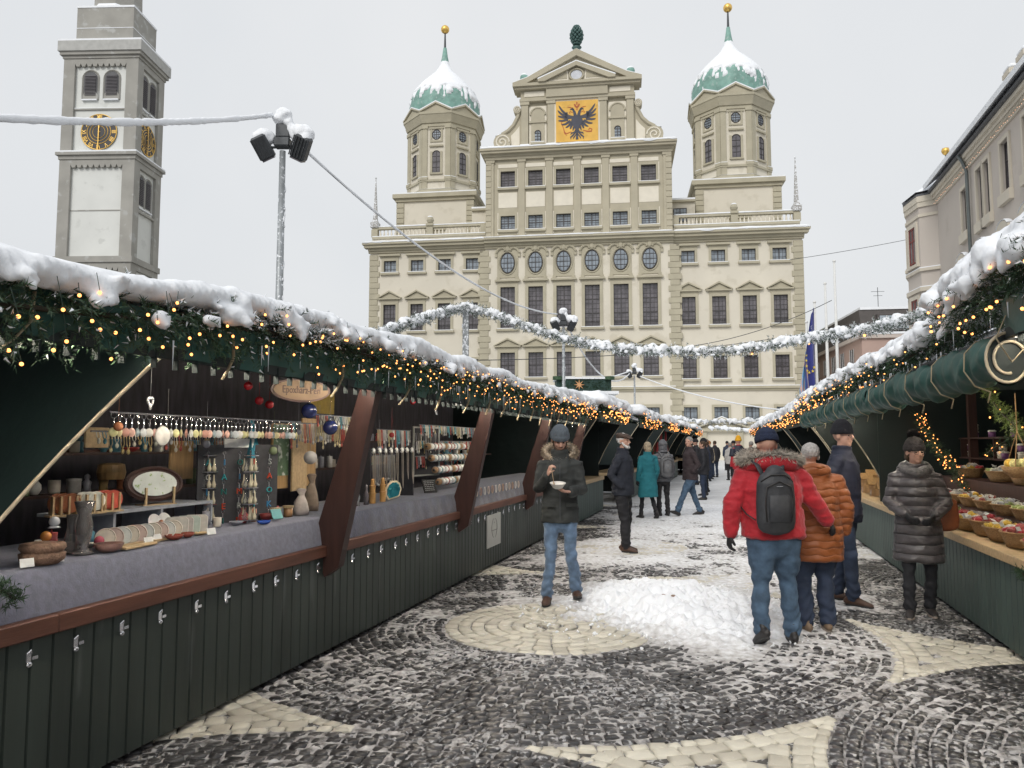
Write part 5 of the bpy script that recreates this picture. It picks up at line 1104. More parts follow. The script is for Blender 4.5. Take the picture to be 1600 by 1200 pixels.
RS = [('nearest right stall at the picture edge under the thick bushy garland', 1.2, 4.95, False), ('right stall with a rolled green awning and baskets of knitted goods beside the grey coat', 4.95, 8.9, True), ('dark right stall with shelves of cream jars behind the grey coat', 8.9, 12.6, True), ('right stall with a tan nativity display beyond the navy jacket', 12.6, 16.4, True)]
RT = []
for i, (lb, a, b, roll) in enumerate(RS):
    T = stall(-1, SR, a, b, lb, cloth=None, struts=(), wings=((), (), (1.0,), (1.0,))[i], roll=roll, railmat=LIGHTWOOD, board=GREENBOARD_R, rail_z=(.70, .775), straps=(0, 5, 4, 3)[i], overhang=.55, eave=2.12 if roll else 2.3, backm=BACKG, latches=i < 1)
    roof_snow(T, -1, b - a, 2.12 if roll else 2.3, .55); RT.append(T)
# spiral end of the rolled awning
m = MB(); pts = []
for k in range(44): a = k * .26; r = .135 - .0017 * k; pts.append((-.55 + r * math.cos(a), -.01, 2.10 + r * 1.25 * math.sin(a)))
m.loft(pts, [.009] * 44, 6); m.build('awning_edge', PIPING, RT[1], True)
m = MB(); m.prism([(-.55 + .11 * math.cos(6.2832 * k / 24), 2.10 + .135 * math.sin(6.2832 * k / 24)) for k in range(24)], .0, .04); m.build('awning_core', TARPDK, RT[1])
m = MB(); m.loft([(-.45, -.04, 2.5), (-.36, -.05, 2.3), (-.55, -.06, 2.08), (-.62, -.05, 2.22), (-.5, -.04, 2.5), (-.15, -.06, 1.98), (.15, -.06, 1.72)], [(.011, .004)] * 7, 6); m.build('strap', STRAP, RT[1], True)
garland(-1, 1.63, 5.9, 9.0, 2.40, 'snowy fir garland above the rolled green awning on the right', r=.14, dens=150, snow_r=.08, bulbs=24, vox=.022, icicles=16, snowz=.05, zf=lambda y: .0)
garland(-1, 1.62, 9.0, 12.6, 2.42, 'snowy fir garland above the navy jacket on the right', r=.14, dens=100, snow_r=.08, bulbs=60, vox=.028, needle=.04, icicles=14, snowz=.05)
garland(-1, 1.6, 12.6, 16.8, 2.42, 'fir garland with dense orange lights at the far end of the rolled awning', r=.15, dens=80, snow_r=.08, bulbs=98, vox=.03, needle=.05, bulb_r=.010, icicles=8, snowz=.05)
garland(-1, 1.66, 3.3, 6.15, 2.56, 'thick bushy fir garland with pillows of snow at the near right corner', r=.2, dens=330, snow_r=.115, bulbs=52, vox=.022, icicles=6, snow_amt=1.15, snowz=.06, bulb_r=.009, hang=.2)
partition(RT[2], 3.66, -1); 
for i, (s_, a, b, lb) in enumerate([(2.3, 18.2, 24, 'right stall just past the rolled awnings'), (2.3, 25.5, 33, 'right stall behind the red and black jacket'), (2.2, 35, 46, 'farthest right stall near the town hall')]):
    T = stall(-1, s_, a, b, lb, cloth=None, struts=(), wings=(0.0, 1.0), near_detail=False, overhang=.55, board=GREENBOARD_R, railmat=LIGHTWOOD, latches=False, backm=BACKG, eave=2.12)
    roof_snow(T, -1, b - a, 2.12, .55); partition(T, .05, -1)
    garland(-1, s_ - .6, a - .2, b + .2, 2.36, ['fir garland past the rolled awnings on the right', 'fir garland above the red and black jacket, right row', 'farthest fir garland on the right row'][i], r=.18, dens=35, snow_r=.12, bulbs=95, vox=.05, needle=.07, bulb_r=.014, icicles=0)
# garlands slung across the alley
def slung(pts, label, r, dens, snow_r, vox, bulbs=0, needle=.09):
    P = [Vector(p) for p in pts]; T = thing('slung_garland', label, 'garland', P[0], 0, 'snowy garlands slung across the alley')
    seg = np.array([tuple(p - P[0]) for p in P]); cum = np.concatenate([[0], np.cumsum(np.linalg.norm(np.diff(seg, axis=0), axis=1))]); L_ = cum[-1]
    at = lambda u: np.stack([np.interp(u, cum, seg[:, k]) for k in range(3)], -1)
    n = int(dens * 2.2 * L_); u = rng.random(n) * L_; base = at(u) + rng.normal(0, r * .4, (n, 3)); d = rng.normal(0, 1, (n, 3)); d[:, 2] -= .5; d /= np.linalg.norm(d, axis=1)[:, None]; K = 14; q = (np.arange(K) + .5) / K; TL_ = rng.uniform(.6, 1.1, n) * r
    Pn = base[:, None] + d[:, None] * (TL_[:, None] * q)[..., None]; nd = rng.normal(0, 1, (n, K, 3)) + d[:, None]; nd /= np.linalg.norm(nd, axis=-1)[..., None]; nd *= needle * .8; sd = np.cross(nd, rng.normal(0, 1, (n, K, 3))); sd /= np.linalg.norm(sd, axis=-1)[..., None]; sd *= needle * .09
    V = np.stack([Pn - sd, Pn + sd, Pn + nd], 2).reshape(-1, 9); wh_ = rng.random(len(V)) < .5; V1 = V[~wh_].reshape(-1, 3); V2 = V[wh_].reshape(-1, 3); link('foliage', np_mesh('foliage', V1, np.arange(len(V1)).reshape(-1, 3), FIR), T); link('frosted_foliage', np_mesh('frosted_foliage', V2, np.arange(len(V2)).reshape(-1, 3), SNOW), T)
    m = MB(); m.tube([tuple(s) for s in seg], .012, 5); m.build('rope', TWIG, T)
    m = MB()
    for k in range(int(L_ / (r * .36))):
        c = at(np.array([k * r * .42 + random.uniform(-.3, .3) * r]))[0] + np.array([random.uniform(-.35, .35) * r, random.uniform(-.35, .35) * r, r * random.uniform(-.1, .75)]); q_ = snow_r * random.choice((.35, .5, .6, .8, 1.0, 1.15)) * .85; m.ell(tuple(c), (q_ * 1.05, q_, q_ * .8), 7, 5, (0, random.uniform(-.4, .4), 0))
        if k % 2 == 0: c = c - np.array([random.uniform(-.1, .1), r * .6, r * random.uniform(.2, 1.2)]); q_ = snow_r * random.uniform(.2, .45); m.ell(tuple(c), (q_ * 1.2, q_, q_), 7, 5)
    remesh(m, 'snow', SNOW, vox, T, vox * .7, 9)
    for k in range(bulbs):
        b_ = MB(); c = at(np.array([L_ * (.55 + .4 * k / bulbs)]))[0]; b_.ell((c[0], c[1] - .05, c[2] - r * 1.1), .035, 7, 5); b_.build('bulb', BULB, T)
    return T
def px(x, y, Y): X = (x - 800) / 1200; Z = -(y - 600) / 1200; p = R(4.479); c, s = math.cos(p), math.sin(p); k = Y / (c - Z * s); return (X * k, Y, (s + Z * c) * k + 1.62)
A1 = [px(*q) for q in ((560, 528, 21), (600, 519, 21.6), (650, 500, 22.8), (690, 488, 24), (728, 481, 25))]
slung(A1, 'snowy garland piece rising from the left stall roof to the frosted post', .16, 90, .15, .03)
A2 = [px(*q) for q in ((728, 481, 25), (765, 488, 25), (800, 500, 24.9), (850, 519, 24.8), (900, 533, 24.7), (960, 543, 24.5), (1030, 548, 24.2), (1100, 549, 23.8), (1170, 545, 23.3), (1240, 531, 22.6), (1300, 522, 21.8), (1360, 513, 20.8), (1420, 499, 19.6), (1480, 478, 18.4), (1530, 455, 17.5), (1560, 440, 17))]
slung(A2, 'long snow-covered garland sagging across the alley in front of the town hall', .16, 110, .15, .03, 4)
slung([px(*q) for q in ((1040, 652, 44), (1090, 658, 44), (1140, 660, 44), (1190, 655, 43.5), (1230, 645, 43), (1260, 640, 42))], 'thin snowy garland low across the far end of the alley', .18, 30, .17, .06)
slung([px(*q) for q in ((1110, 668, 60), (1150, 671, 60), (1185, 672, 60), (1210, 670, 60))], 'farthest snowy garland just above the crowd', .2, 20, .2, .08)
# ---------------------------------------------------------------- goods on the stalls (positions given in the alley frame: s across, t along, z up)
def ats(x, y, s):
    p = R(4.479); c, sn_ = math.cos(p), math.sin(p); X = (x - 800) / 1200; Z = -(y - 600) / 1200; r = Vector((X, c - Z * sn_, sn_ + Z * c)); k = s / (r.x * CA - r.y * SA); P = r * k; return (s, P.x * SA + P.y * CA, P.z + 1.62)
def G(name, label, cat, pos, group=None, rz=0): return thing(name, label, cat, alley(*pos), -AL + rz, group)
def one(m, name, mat, label, cat, pos, group=None, rz=0, smooth=False):
    o = m.build(name, mat, None, smooth, alley(*pos), -AL + rz); return tag(o, label, cat, group)
_mc = {}
def cm(col, rough=.5, metal=0, name='glaze', **k):
    key = (col, rough, metal, name)
    if key not in _mc: _mc[key] = pm(name, col, rough, .15, 20, metal=metal, **k)
    return _mc[key]
CARD = cm((.75, .75, .73), .7, name='white_card'); WOODA = LIGHTWOOD; WOODB = pm('honey_wood', (.42, .26, .11), .5, .2, 5, stretch=(8, 8, 1), bump=.15, bscale=20, bdist=.003)
CLEAR = glass('clear_glass', (.9, .92, .92), .04, .9); SMOKE = glass('smoky_glass', (.45, .42, .40), .08, .7)
TC = 1.055   # height of the left counter cloth
# rails and keyrings
m = MB(); a, b = ats(172, 636, -3.32), ats(470, 668, -3.32); m.tube([(0, 0, 0), (0, b[1] - a[1], 0)], .006, 6); one(m, 'hanging_rail', CHROME, 'thin steel rail under the left stall roof carrying the row of keyrings', 'rail', (a[0], a[1], 1.80))
cols = [((.72, .68, .35), 'yellow'), ((.70, .42, .35), 'salmon'), ((.72, .70, .66), 'pearly'), ((.55, .28, .22), 'rust red'), ((.60, .62, .64), 'silvery'), ((.62, .55, .30), 'mustard'), ((.35, .42, .45), 'grey blue')]
protos = {}
n = 42
for k in range(n):
    t_ = a[1] + .03 + (b[1] - a[1] - .05) * k / n; ci = (k * 5 + k // 7) % len(cols); c, cn = cols[ci]
    if ci not in protos:
        T = G('keyring', f'small {cn} disc keyring in the row hanging from the steel rail', 'keyring', (a[0], t_, 1.80), f'{cn} keyrings on the rail')
        m = MB(); m.loft([(0, .016 * math.cos(q), -.018 + .016 * math.sin(q)) for q in np.linspace(0, 6.28, 13)], [.002] * 13, 4, cap=False); m.tube([(0, 0, -.034), (0, 0, -.085)], .0045, 5); m.ell((0, 0, -.06), (.007, .007, .012), 6, 4); m.build('clasp', CHROME, T)
        m = MB(); m.ell((0, 0, -.112), (.009, .026, .027), 12, 8); m.build('pendant', cm(c, .35), T, True); protos[ci] = T
    else: T = copy_tree(protos[ci]); T.location = alley(a[0], t_, 1.80)
    T['label'] = f'small {cn} disc keyring, {k + 1}{"st" if k % 10 == 0 and k != 10 else "nd" if k % 10 == 1 and k != 11 else "rd" if k % 10 == 2 and k != 12 else "th"} from the left on the steel rail'; T['group'] = 'keyrings on the steel rail'
    T.rotation_euler.z = -AL + random.uniform(-.7, .7)
m = MB(); m.lathe([(.055, -.008), (.06, 0), (.055, .008)], n=20); o = m.build('ornament', cm((.8, .78, .72), .4), None, True); p_ = ats(254, 681, -3.2); o.location = alley(*p_); o.rotation_euler = (0, R(90), -AL); tag(o, 'round creamy white ornament hanging in front of the keyrings', 'ornament')
p_ = ats(235, 628, -3.1); m = MB(); [m.ell((0, .018 * math.sin(q) * 1.1, .02 * math.cos(q) + .01 * abs(math.sin(q))), (.008, .009, .010), 6, 5) for q in np.linspace(0, 6.28, 12)]; m.ell((0, 0, -.03), (.008, .01, .016), 8, 6); m.tube([(0, 0, .02), (0, 0, .2)], .0015, 4); one(m, 'heart_ornament', cm((.85, .86, .88), .25, .5, 'silver'), 'small sparkling silver heart hanging on a thread under the left roof', 'ornament', p_, smooth=True)
# letters on a dark display board
pb = ats(372, 755, -3.45); BW, BH = .62, .56
T = G('display_board', 'dark board on the left counter hung with letter keyrings, white card on top', 'display', (pb[0], pb[1], TC), rz=R(-28))
m = MB(); m.box(-.012, .012, -BW / 2, BW / 2, 0, BH); m.build('board', cm((.05, .05, .055), .8, name='dark_felt'), T); m = MB(); m.box(.013, .017, -.12, .12, BH - .02, BH + .045); m.build('sign_card', CARD, T)
lets = ['AIORS', 'GAILA', 'LNMEO', 'BERTK', 'HJUSZ']; lcol = [((.06, .35, .38), 'teal'), ((.60, .09, .05), 'red'), ((.08, .28, .50), 'blue'), ((.45, .47, .45), 'grey'), ((.05, .20, .18), 'dark green')]
for r_ in range(5):
    for c_ in range(5):
        ch = lets[r_][c_]; ci = (r_ * 3 + c_ * 2 + (r_ == 2)) % 5; M = T.matrix_world if False else None
        loc = alley(pb[0], pb[1], TC); ang = -AL + R(-28); ly = -BW / 2 + .07 + c_ * (BW - .12) / 4.2; lz = BH - .06 - r_ * .105
        off = Vector((math.cos(ang) * .022 - math.sin(ang) * ly, math.sin(ang) * .022 + math.cos(ang) * ly, lz))
        K = thing('letter_keyring', f'{lcol[ci][1]} letter {ch} keyring, {["top", "second", "middle", "fourth", "bottom"][r_]} row, {["leftmost", "second from left", "middle", "second from right", "rightmost"][c_]} on the dark board', 'keyring', loc + off, ang, 'letter keyrings on the dark board')
        m = MB(); m.loft([(0, .011 * math.cos(q), .011 * math.sin(q)) for q in np.linspace(0, 6.28, 11)], [.002] * 11, 4, cap=False); m.tube([(0, 0, -.01), (0, 0, -.045)], .003, 5); m.build('ring', CHROME, K)
        m = MB(); text_into(m, ch, .06, Matrix.Translation((.004, 0, -.068)) @ Matrix.Rotation(R(90), 4, 'Z') @ Matrix.Rotation(R(90), 4, 'X'), .006); m.build('letter', cm(lcol[ci][0], .25, name='resin'), K)
# oval wooden tray on a stand
p_ = ats(240, 764, -3.6); T = G('oval_tray', 'large oval wooden tray with a white and green resin centre on an easel', 'tray', (p_[0], p_[1], 1.24), rz=R(-20))
m = MB(); M0 = Matrix.Translation((0, 0, .12)) @ Matrix.Rotation(R(-12), 4, 'Y'); m.M = M0
m.prismx([(.2 * math.cos(q), .115 * math.sin(q)) for q in np.linspace(0, 6.2832, 33)[:-1]], -.012, .012); m.loft([(.012, .185 * math.cos(q), .10 * math.sin(q)) for q in np.linspace(0, 6.2832, 33)], [.012] * 33, 6, cap=False); m.build('rim', BROWNDK, T)
m = MB(M0); m.prismx([(.15 * math.cos(q), .08 * math.sin(q)) for q in np.linspace(0, 6.2832, 33)[:-1]], .013, .02); m.build('resin_centre', pm('white_green_resin', (.62, .66, .62), .2, .1, 12, col2=(.25, .38, .10), thr=.60, coord='Object'), T)
m = MB(); [m.box(.03, .045, q - .006, q + .006, -.01, .10) for q in (-.07, .12)]; m.box(-.06, .045, -.09, .14, -.02, -.008); m.build('easel', WOODA, T)
# grey shelf step that carries the back row
m = MB(); m.box(-.18, .12, -.55, .62, .15, .17); m.box(-.18, .12, -.3, -.28, 0, .15); m.box(-.18, .12, .1, .12, 0, .15); m.box(-.18, .12, .6, .62, 0, .15); p_ = ats(215, 790, -3.55); one(m, 'shelf_step', cm((.30, .32, .36), .6, name='grey_shelf'), 'low grey shelf on the left counter carrying the oval tray and racks', 'shelf', (-3.62, p_[1] + .05, TC))
# racks of coasters on the step
for k, (x, y, c, cn) in enumerate(((100, 782, (.26, .09, .04), 'dark red wooden'), (140, 778, (.70, .70, .62), 'white round'), (168, 775, (.60, .12, .08), 'red and yellow square'))):
    p_ = ats(x, y, -3.5); T = G('coaster_rack', f'little wooden rack holding {cn} coasters on the grey shelf', 'rack', (p_[0], p_[1], 1.235), rz=R(-25)); m = MB(); [m.box(-.03, .03, q - .005, q + .005, 0, .10) for q in (-.06, -.02, .02, .06)]; m.box(-.04, .04, -.08, .08, -.01, .0); m.build('rack_bars', WOODA, T)
    for q in (-.04, 0, .04): mm_ = MB(Matrix.Translation((.0, q, .06)) @ Matrix.Rotation(R(8), 4, 'Y')); mm_.lathe([(.052, -.004), (.052, .004)], n=18); mm_.M = None; mm_.v = [(z + .03 if False else x_, y_, z) for x_, y_, z in mm_.v]; 
    m = MB(); [m.prismx([(q + .05 * math.cos(w), .062 + .055 * math.sin(w)) for w in np.linspace(0, 6.2832, 17)[:-1]], -.012 + .012 * i, -.004 + .012 * i) for i, q in enumerate((-.03, .0, .03))]; m.build('coaster', pm('coaster_glaze', c, .3, .35, 14), T)
# long row of upright plates
p0, p1 = ats(160, 835, -3.28), ats(258, 825, -3.28)
PLATES = [cm((.62, .56, .46), .35, name='cream_resin'), cm((.55, .42, .36), .35, name='rose_resin'), cm((.60, .62, .58), .35, name='pale_resin')]
for k in range(10):
    t_ = p0[1] + (p1[1] - p0[1]) * k / 9; m = MB(Matrix.Rotation(R(-14), 4, 'X')); m.prism([(.052 * math.cos(w), .054 + .052 * math.sin(w)) for w in np.linspace(0, 6.2832, 25)[:-1]], -.005, .005); m.loft([(.05 * math.cos(w), -.006, .054 + .05 * math.sin(w)) for w in np.linspace(0, 6.2832, 25)], [.004] * 25, 5, cap=False)
    one(m, 'upright_plate', PLATES[k % 3], ['nearest', 'second nearest', 'third', 'fourth', 'fifth', 'sixth', 'seventh', 'third farthest', 'second farthest', 'farthest'][k] + ' round ' + ['cream', 'rose', 'pale'][k % 3] + ' coaster plate in the upright row on the left counter', 'plate', (-3.26 + .004 * k, t_, TC), 'upright coaster plates', rz=R(random.uniform(32, 46)))
m = MB(); m.box(-.02, .02, p0[1] - p0[1] - .03, p1[1] - p0[1] + .03, .0, .012); one(m, 'plate_rail', WOODA, 'thin wooden rail holding the long row of cream coaster plates', 'rail', (-3.2, p0[1], TC + .002))
for k, (x, y) in enumerate(((275, 822), (283, 821), (294, 818), (306, 816))):
    p_ = ats(x, y, -3.27); m = MB(Matrix.Rotation(R(-10), 4, 'X')); m.prism([(-.06, 0), (.06, 0), (.07, .02), (.07, .10), (.055, .115), (-.055, .115), (-.07, .10), (-.07, .02)], -.006, .006)
    one(m, 'square_coaster', [cm((.62, .60, .54), .3, name='c1'), cm((.55, .50, .46), .3, name='c2'), cm((.50, .58, .52), .3, name='c3'), cm((.60, .56, .50), .3, name='c4')][k], f'{["whitish", "beige", "pale mint", "ivory"][k]} square coaster with rounded corners standing at the end of the plate row', 'coaster', (-3.27, p_[1], TC), rz=R(25))
# small bowls, dishes and cards along the front edge
def bowl(x, y, r, hgt, mat, label, s=-3.14, z=None, name='bowl', cat='bowl'):
    p_ = ats(x, y, s); m = MB(); m.lathe([(r * .45, 0), (r * .8, hgt * .3), (r, hgt), (r * .93, hgt), (r * .72, hgt * .35), (r * .1, hgt * .15)], n=24, cap=True); return one(m, name, mat, label, cat, (p_[0], p_[1], z or TC), smooth=True)
RED = pm('red_brown_glaze', (.22, .05, .03), .25, .2, 20); bowl(272, 848, .055, .03, RED, 'larger red-brown bowl at the front edge of the left counter', -3.16); bowl(293, 846, .04, .03, RED, 'smaller red-brown bowl beside the larger one, left counter', -3.16)
bowl(170, 855, .075, .045, pm('marbled_brown', (.20, .11, .09), .3, .5, 16), 'wide marbled brown dish with a wavy rim near the glass vases'); bowl(312, 838, .05, .015, LIGHTWOOD, 'flat pale wooden dish beside the red-brown bowls', -3.18)
bowl(416, 802, .05, .05, pm('dark_red_pot', (.16, .02, .02), .4, .2, 12), 'dark red pot at the right end of the left counter', -3.3); bowl(412, 818, .05, .025, pm('blue_glaze', (.03, .08, .35), .25, .2, 12), 'bright blue oval dish at the right end of the left counter', -3.16)
for k, (x, y, hh) in enumerate(((240, 800, .05), (255, 806, .045))):
    p_ = ats(x, y, -3.42); m = MB(Matrix.Rotation(R(70), 4, 'Y')); m.lathe([(.02, 0), (.045, .006), (.062, .02), (.058, .02), (.04, .01)], n=24); one(m, 'leaning_dish', cm((.70, .70, .68), .25, name='white_glaze'), ['left one of two small white dishes leaning by the oval tray', 'right one of two small white dishes leaning by the oval tray'][k], 'dish', (p_[0], p_[1], TC + .07), smooth=True)
WICK = pm('wicker', (.20, .12, .08), .8, .3, 60, bump=1, bscale=90, bdist=.006)
p_ = ats(66, 870, -3.13); m = MB(); m.lathe([(.07, 0), (.095, .02), (.10, .05), (.085, .055), (.09, .06), (.10, .075), (.095, .095), (.07, .1)], n=24); one(m, 'wicker_basket', WICK, 'round brown lidded wicker basket at the near end of the left counter', 'basket', (p_[0], p_[1], TC), smooth=True)
for k, (x, y, s, lb) in enumerate(((90, 872, -3.08, 'white price card leaning on the brown wicker basket'), (42, 882, -3.09, 'white price card at the nearest corner of the left counter'), (232, 848, -3.14, 'white price card before the long row of plates'), (330, 833, -3.1, 'pair-folded white price card under the letter board'), (245, 846, -3.2, 'tiny white card on the flat wooden strip'))):
    p_ = ats(x, y, s); m = MB(); m.prismx([(-.02, 0), (.02, 0), (.0, .036)], -.0, .05); m2 = MB(); m2.cbox((0, 0, .02), (.004, .06, .04), (0, R(-18), 0)); one(m2, 'price_card', CARD, lb, 'card', (p_[0], p_[1], TC + .003), rz=R(random.uniform(-30, 10)))
p_ = ats(215, 856, -3.12); m = MB(); m.box(-.03, .03, -.13, .13, 0, .014, .003); one(m, 'wooden_board', WOODA, 'long flat pale wooden strip lying on the left counter edge', 'board', (p_[0], p_[1], TC + .002), rz=R(4))
def vase(x, y, s, prof, mat, label, z=None, name='vase', cat='vase'):
    p_ = ats(x, y, s); m = MB(); m.lathe(prof, n=18, cap=True); return one(m, name, mat, label, cat, (s, p_[1], z or TC), smooth=True)
vase(130, 850, -3.2, [(.05, 0), (.05, .01), (.02, .03), (.035, .08), (.045, .15), (.03, .2), (.05, .27), (.04, .27), (.02, .2), (.03, .1)], SMOKE, 'tall clear glass vase with a waist among the near goods'); vase(112, 845, -3.28, [(.03, 0), (.04, .05), (.025, .13), (.03, .2), (.02, .2), (.01, .1)], SMOKE, 'short smoky glass vase behind the tall clear vase')
for k, (x, y, c, cn) in enumerate(((72, 838, (.55, .22, .05), 'orange'), (48, 862, (.6, .03, .06), 'bright red'), (85, 815, (.7, .7, .7), 'white'), (155, 845, (.5, .1, .14), 'pink and red'))):
    p_ = ats(x, y, -3.25); m = MB(); m.ell((0, 0, .03), .026, 14, 10); m.lathe([(.03, 0), (.02, .008)], n=14); one(m, 'glass_bauble', cm(c, .2, name='bauble'), f'{cn} glass ball ornament among the near goods by the dark curtain', 'ornament', (p_[0], p_[1], max(TC, p_[2] - .03)), smooth=True)
# tall tiered stand of glass jewellery
for x, y, lb, nt in ((447, 815, 'tall tiered glass stand hung with sparkling pieces right of the letter board', 5), (325, 790, 'dim tiered glass stand left of the letter board', 5)):
    p_ = ats(x * .87 if nt == 5 and x > 400 else x, y, -3.3 if x > 400 else -3.55); T = G('tiered_stand', lb, 'stand', (p_[0], p_[1], TC)); m = MB(); m.tube([(0, 0, 0), (0, 0, .52)], .006, 6)
    for q in range(nt): m.lathe([(.06, 0), (.062, .006)], (0, 0, .02 + q * .115), 18)
    m.build('frame', CHROME, T)
    for q in range(nt - 1):
        for w in range(7): mm_ = MB(); a_ = w * .9; mm_.lathe([(.012, 0), (.016, .02), (.006, .05), (.004, .09)], (.042 * math.cos(a_), .042 * math.sin(a_), .028 + q * .115), 8); mm_.build('glass_piece', CLEAR if w % 2 else cm((.55, .50, .36), .2, name='amber_glass'), T, True)
# wooden boards leaning at the back
def board(x0, x1, y0, y1, s, mat, label, extra=None, th=.02, parts=None):
    a = ats(x0, y1, s); b = ats(x1, y0, s); T = G('wooden_board', label, 'board', (s, a[1], a[2])); w = b[1] - a[1]; h = ats((x0 + x1) / 2, y0, s)[2] - ats((x0 + x1) / 2, y1, s)[2]
    m = MB(); m.box(0, th, 0, w, 0, h, .004); m.build('plank', mat, T)
    if parts: parts(T, w, h)
    return T
def green_resin(T, w, h): m = MB(); m.box(.021, .026, .01, w - .01, h * .2, h - .01); m.build('resin_picture', pm('green_white_resin', (.10, .17, .10), .3, .3, 6, col2=(.55, .58, .55), thr=.53), T)
board(421, 449, 663, 765, -3.75, WOODB, 'tall board with a cloudy green and white resin picture', parts=green_resin); board(453, 478, 673, 768, -3.7, LIGHTWOOD, 'tall plain light wooden board with a hanging hole'); board(468, 492, 655, 760, -3.8, WOODB, 'narrow honey-coloured board behind the light one')
board(262, 300, 690, 750, -3.9, WOODB, 'wide honey-coloured board left of the letter display'); board(130, 168, 668, 700, -4.3, LIGHTWOOD, 'pale wooden panel high at the back by the curtain edge')
m = MB(); m.box(-.1, .1, 0, 1.3, 0, .03, .004); p_ = ats(135, 712, -4.3); one(m, 'back_shelf', BROWN, 'brown shelf plank on the back wall of the left stall', 'shelf', (-4.6, 3.9, 1.55))
m = MB(); m.lathe([(.09, 0), (.1, .05), (.09, .11), (.06, .12)], n=16); one(m, 'wooden_box', WOODB, 'round honey-coloured wooden box on a dark surface at the back', 'box', (-4.4, 4.75, 1.36), smooth=False)
for k, (x, y, r, lb) in enumerate(((430, 800, .035, 'left jar with a wide wooden lid'), (450, 808, .035, 'right jar with a wooden lid and amber contents'))):
    p_ = ats(x, y, -3.3); T = G('lidded_jar', lb + ' near the first brown brace', 'jar', (p_[0], p_[1], TC)); m = MB(); m.lathe([(r, 0), (r, .07)], n=16); m.build('jar', cm((.30, .17, .08), .2, name='amber'), T, True); m = MB(); m.lathe([(r * 1.25, .07), (r * 1.25, .085)], n=16); m.build('lid', WOODA, T)
# teal leaning card, lantern globe, cloth sacks, wire figures
p_ = ats(432, 815, -3.2); m = MB(); m.cbox((0, 0, .04), (.008, .09, .08), (0, R(-30), 0), .002); one(m, 'teal_tile', cm((.15, .38, .38), .3, name='teal'), 'small teal tile leaning between the jars and the blue dish', 'tile', (p_[0], p_[1], TC + .01), rz=R(-20))
p_ = ats(485, 715, -3.3); m = MB(); m.ell((0, 0, 0), .055, 18, 14); m.tube([(0, 0, .05), (0, 0, .3)], .002, 4); one(m, 'globe_ornament', cm((.42, .40, .38), .6, name='frosted_globe'), 'frosted grey globe hanging left of the first brown brace', 'ornament', p_, smooth=True)
for k, (x, y, c, lb) in enumerate(((470, 800, (.48, .42, .38), 'pale pinkish cloth sack with a knotted top left of the first brace'), (486, 795, (.26, .20, .15), 'brown cloth sack standing behind the pale one'))):
    p_ = ats(x, y, -3.28 - .12 * k); m = MB(); m.lathe([(.05, 0), (.06, .04), (.055, .1), (.02, .15), (.016, .16), (.04, .2), (.03, .21)], n=16); m.v = [(x_ + .012 * math.sin(z * 40 + y_ * 60), y_ + .008 * math.sin(z * 50), z * (1 + .5 * k)) for x_, y_, z in m.v]; one(m, 'cloth_sack', cm(c, .9, name='sackcloth'), lb, 'sack', (p_[0], p_[1], TC), smooth=True)
p_ = ats(395, 690, -3.5); m = MB(); n_ = 8; vs = []
for i in range(9):
    for j in range(n_): vs.append((.03 * math.sin(j * 1.7 + i * .3) * (.4 + i / 9), (j / (n_ - 1) - .5) * (.06 + .05 * i / 8), -.28 * i / 8))
m.add(vs, [(i * n_ + j, i * n_ + j + 1, (i + 1) * n_ + j + 1, (i + 1) * n_ + j) for i in range(8) for j in range(n_ - 1)]); one(m, 'scarf', cm((.03, .20, .27), .8, name='teal_silk'), 'teal scarf hanging at the right end of the keyring rail', 'scarf', (-3.4, ats(395, 650, -3.4)[1], 1.80), smooth=True)
BL = pm('dark_blue_glass', (.02, .03, .12), .12, .3, 10, spec=.9)
for k, (x, y, lb) in enumerate(((483, 642, 'upper dark blue glass bauble hanging under the oval sign'), (516, 668, 'lower dark blue glass bauble beside the first brace'))):
    p_ = ats(x, y, -3.15); T = G('glass_bauble', lb, 'ornament', p_); m = MB(); m.ell((0, 0, 0), .062, 20, 14); m.build('ball', BL, T, True); m = MB(); m.lathe([(.014, .058), (.014, .075)], n=8); m.tube([(0, 0, .07), (0, 0, .25)], .0015, 4); m.build('cap', CHROME, T)
for k, (x, y) in enumerate(((388, 603), (405, 626), (421, 632), (645, 628))):
    p_ = ats(x, y, -3.3); m = MB(); m.ell((0, 0, 0), .032, 14, 10); m.tube([(0, 0, .03), (0, 0, .25)], .0015, 4); one(m, 'red_bauble', cm((.30, .01, .015), .25, name='red_glass'), ['highest red bauble left of the oval sign', 'middle red bauble left of the oval sign', 'lowest red bauble left of the oval sign', 'red bauble under the roof of the second left stall'][k], 'ornament', p_, smooth=True)
# oval sign
p_ = ats(470, 610, -2.9); T = G('oval_sign', 'oval wooden sign with blackletter lettering hanging under the left roof', 'sign', (p_[0], p_[1], p_[2]), rz=R(-30))
m = MB(); m.prismx([(.235 * math.cos(q), .085 * math.sin(q)) for q in np.linspace(0, 6.2832, 33)[:-1]], -.015, .008); m.build('rim', BROWNDK, T)
m = MB(); m.prismx([(.215 * math.cos(q), .07 * math.sin(q)) for q in np.linspace(0, 6.2832, 33)[:-1]], .009, .014); m.build('plate', pm('weathered_wood', (.15, .10, .06), .8, .2, 6), T)
m = MB(); text_into(m, 'Epoxharz-Perl', .062, Matrix.Translation((.016, 0, .0)) @ Matrix.Rotation(R(90), 4, 'Z') @ Matrix.Rotation(R(90), 4, 'X') @ Matrix.Diagonal((.85, 1.2, 1, 1)), .002); m.build('lettering', BROWNDK, T)
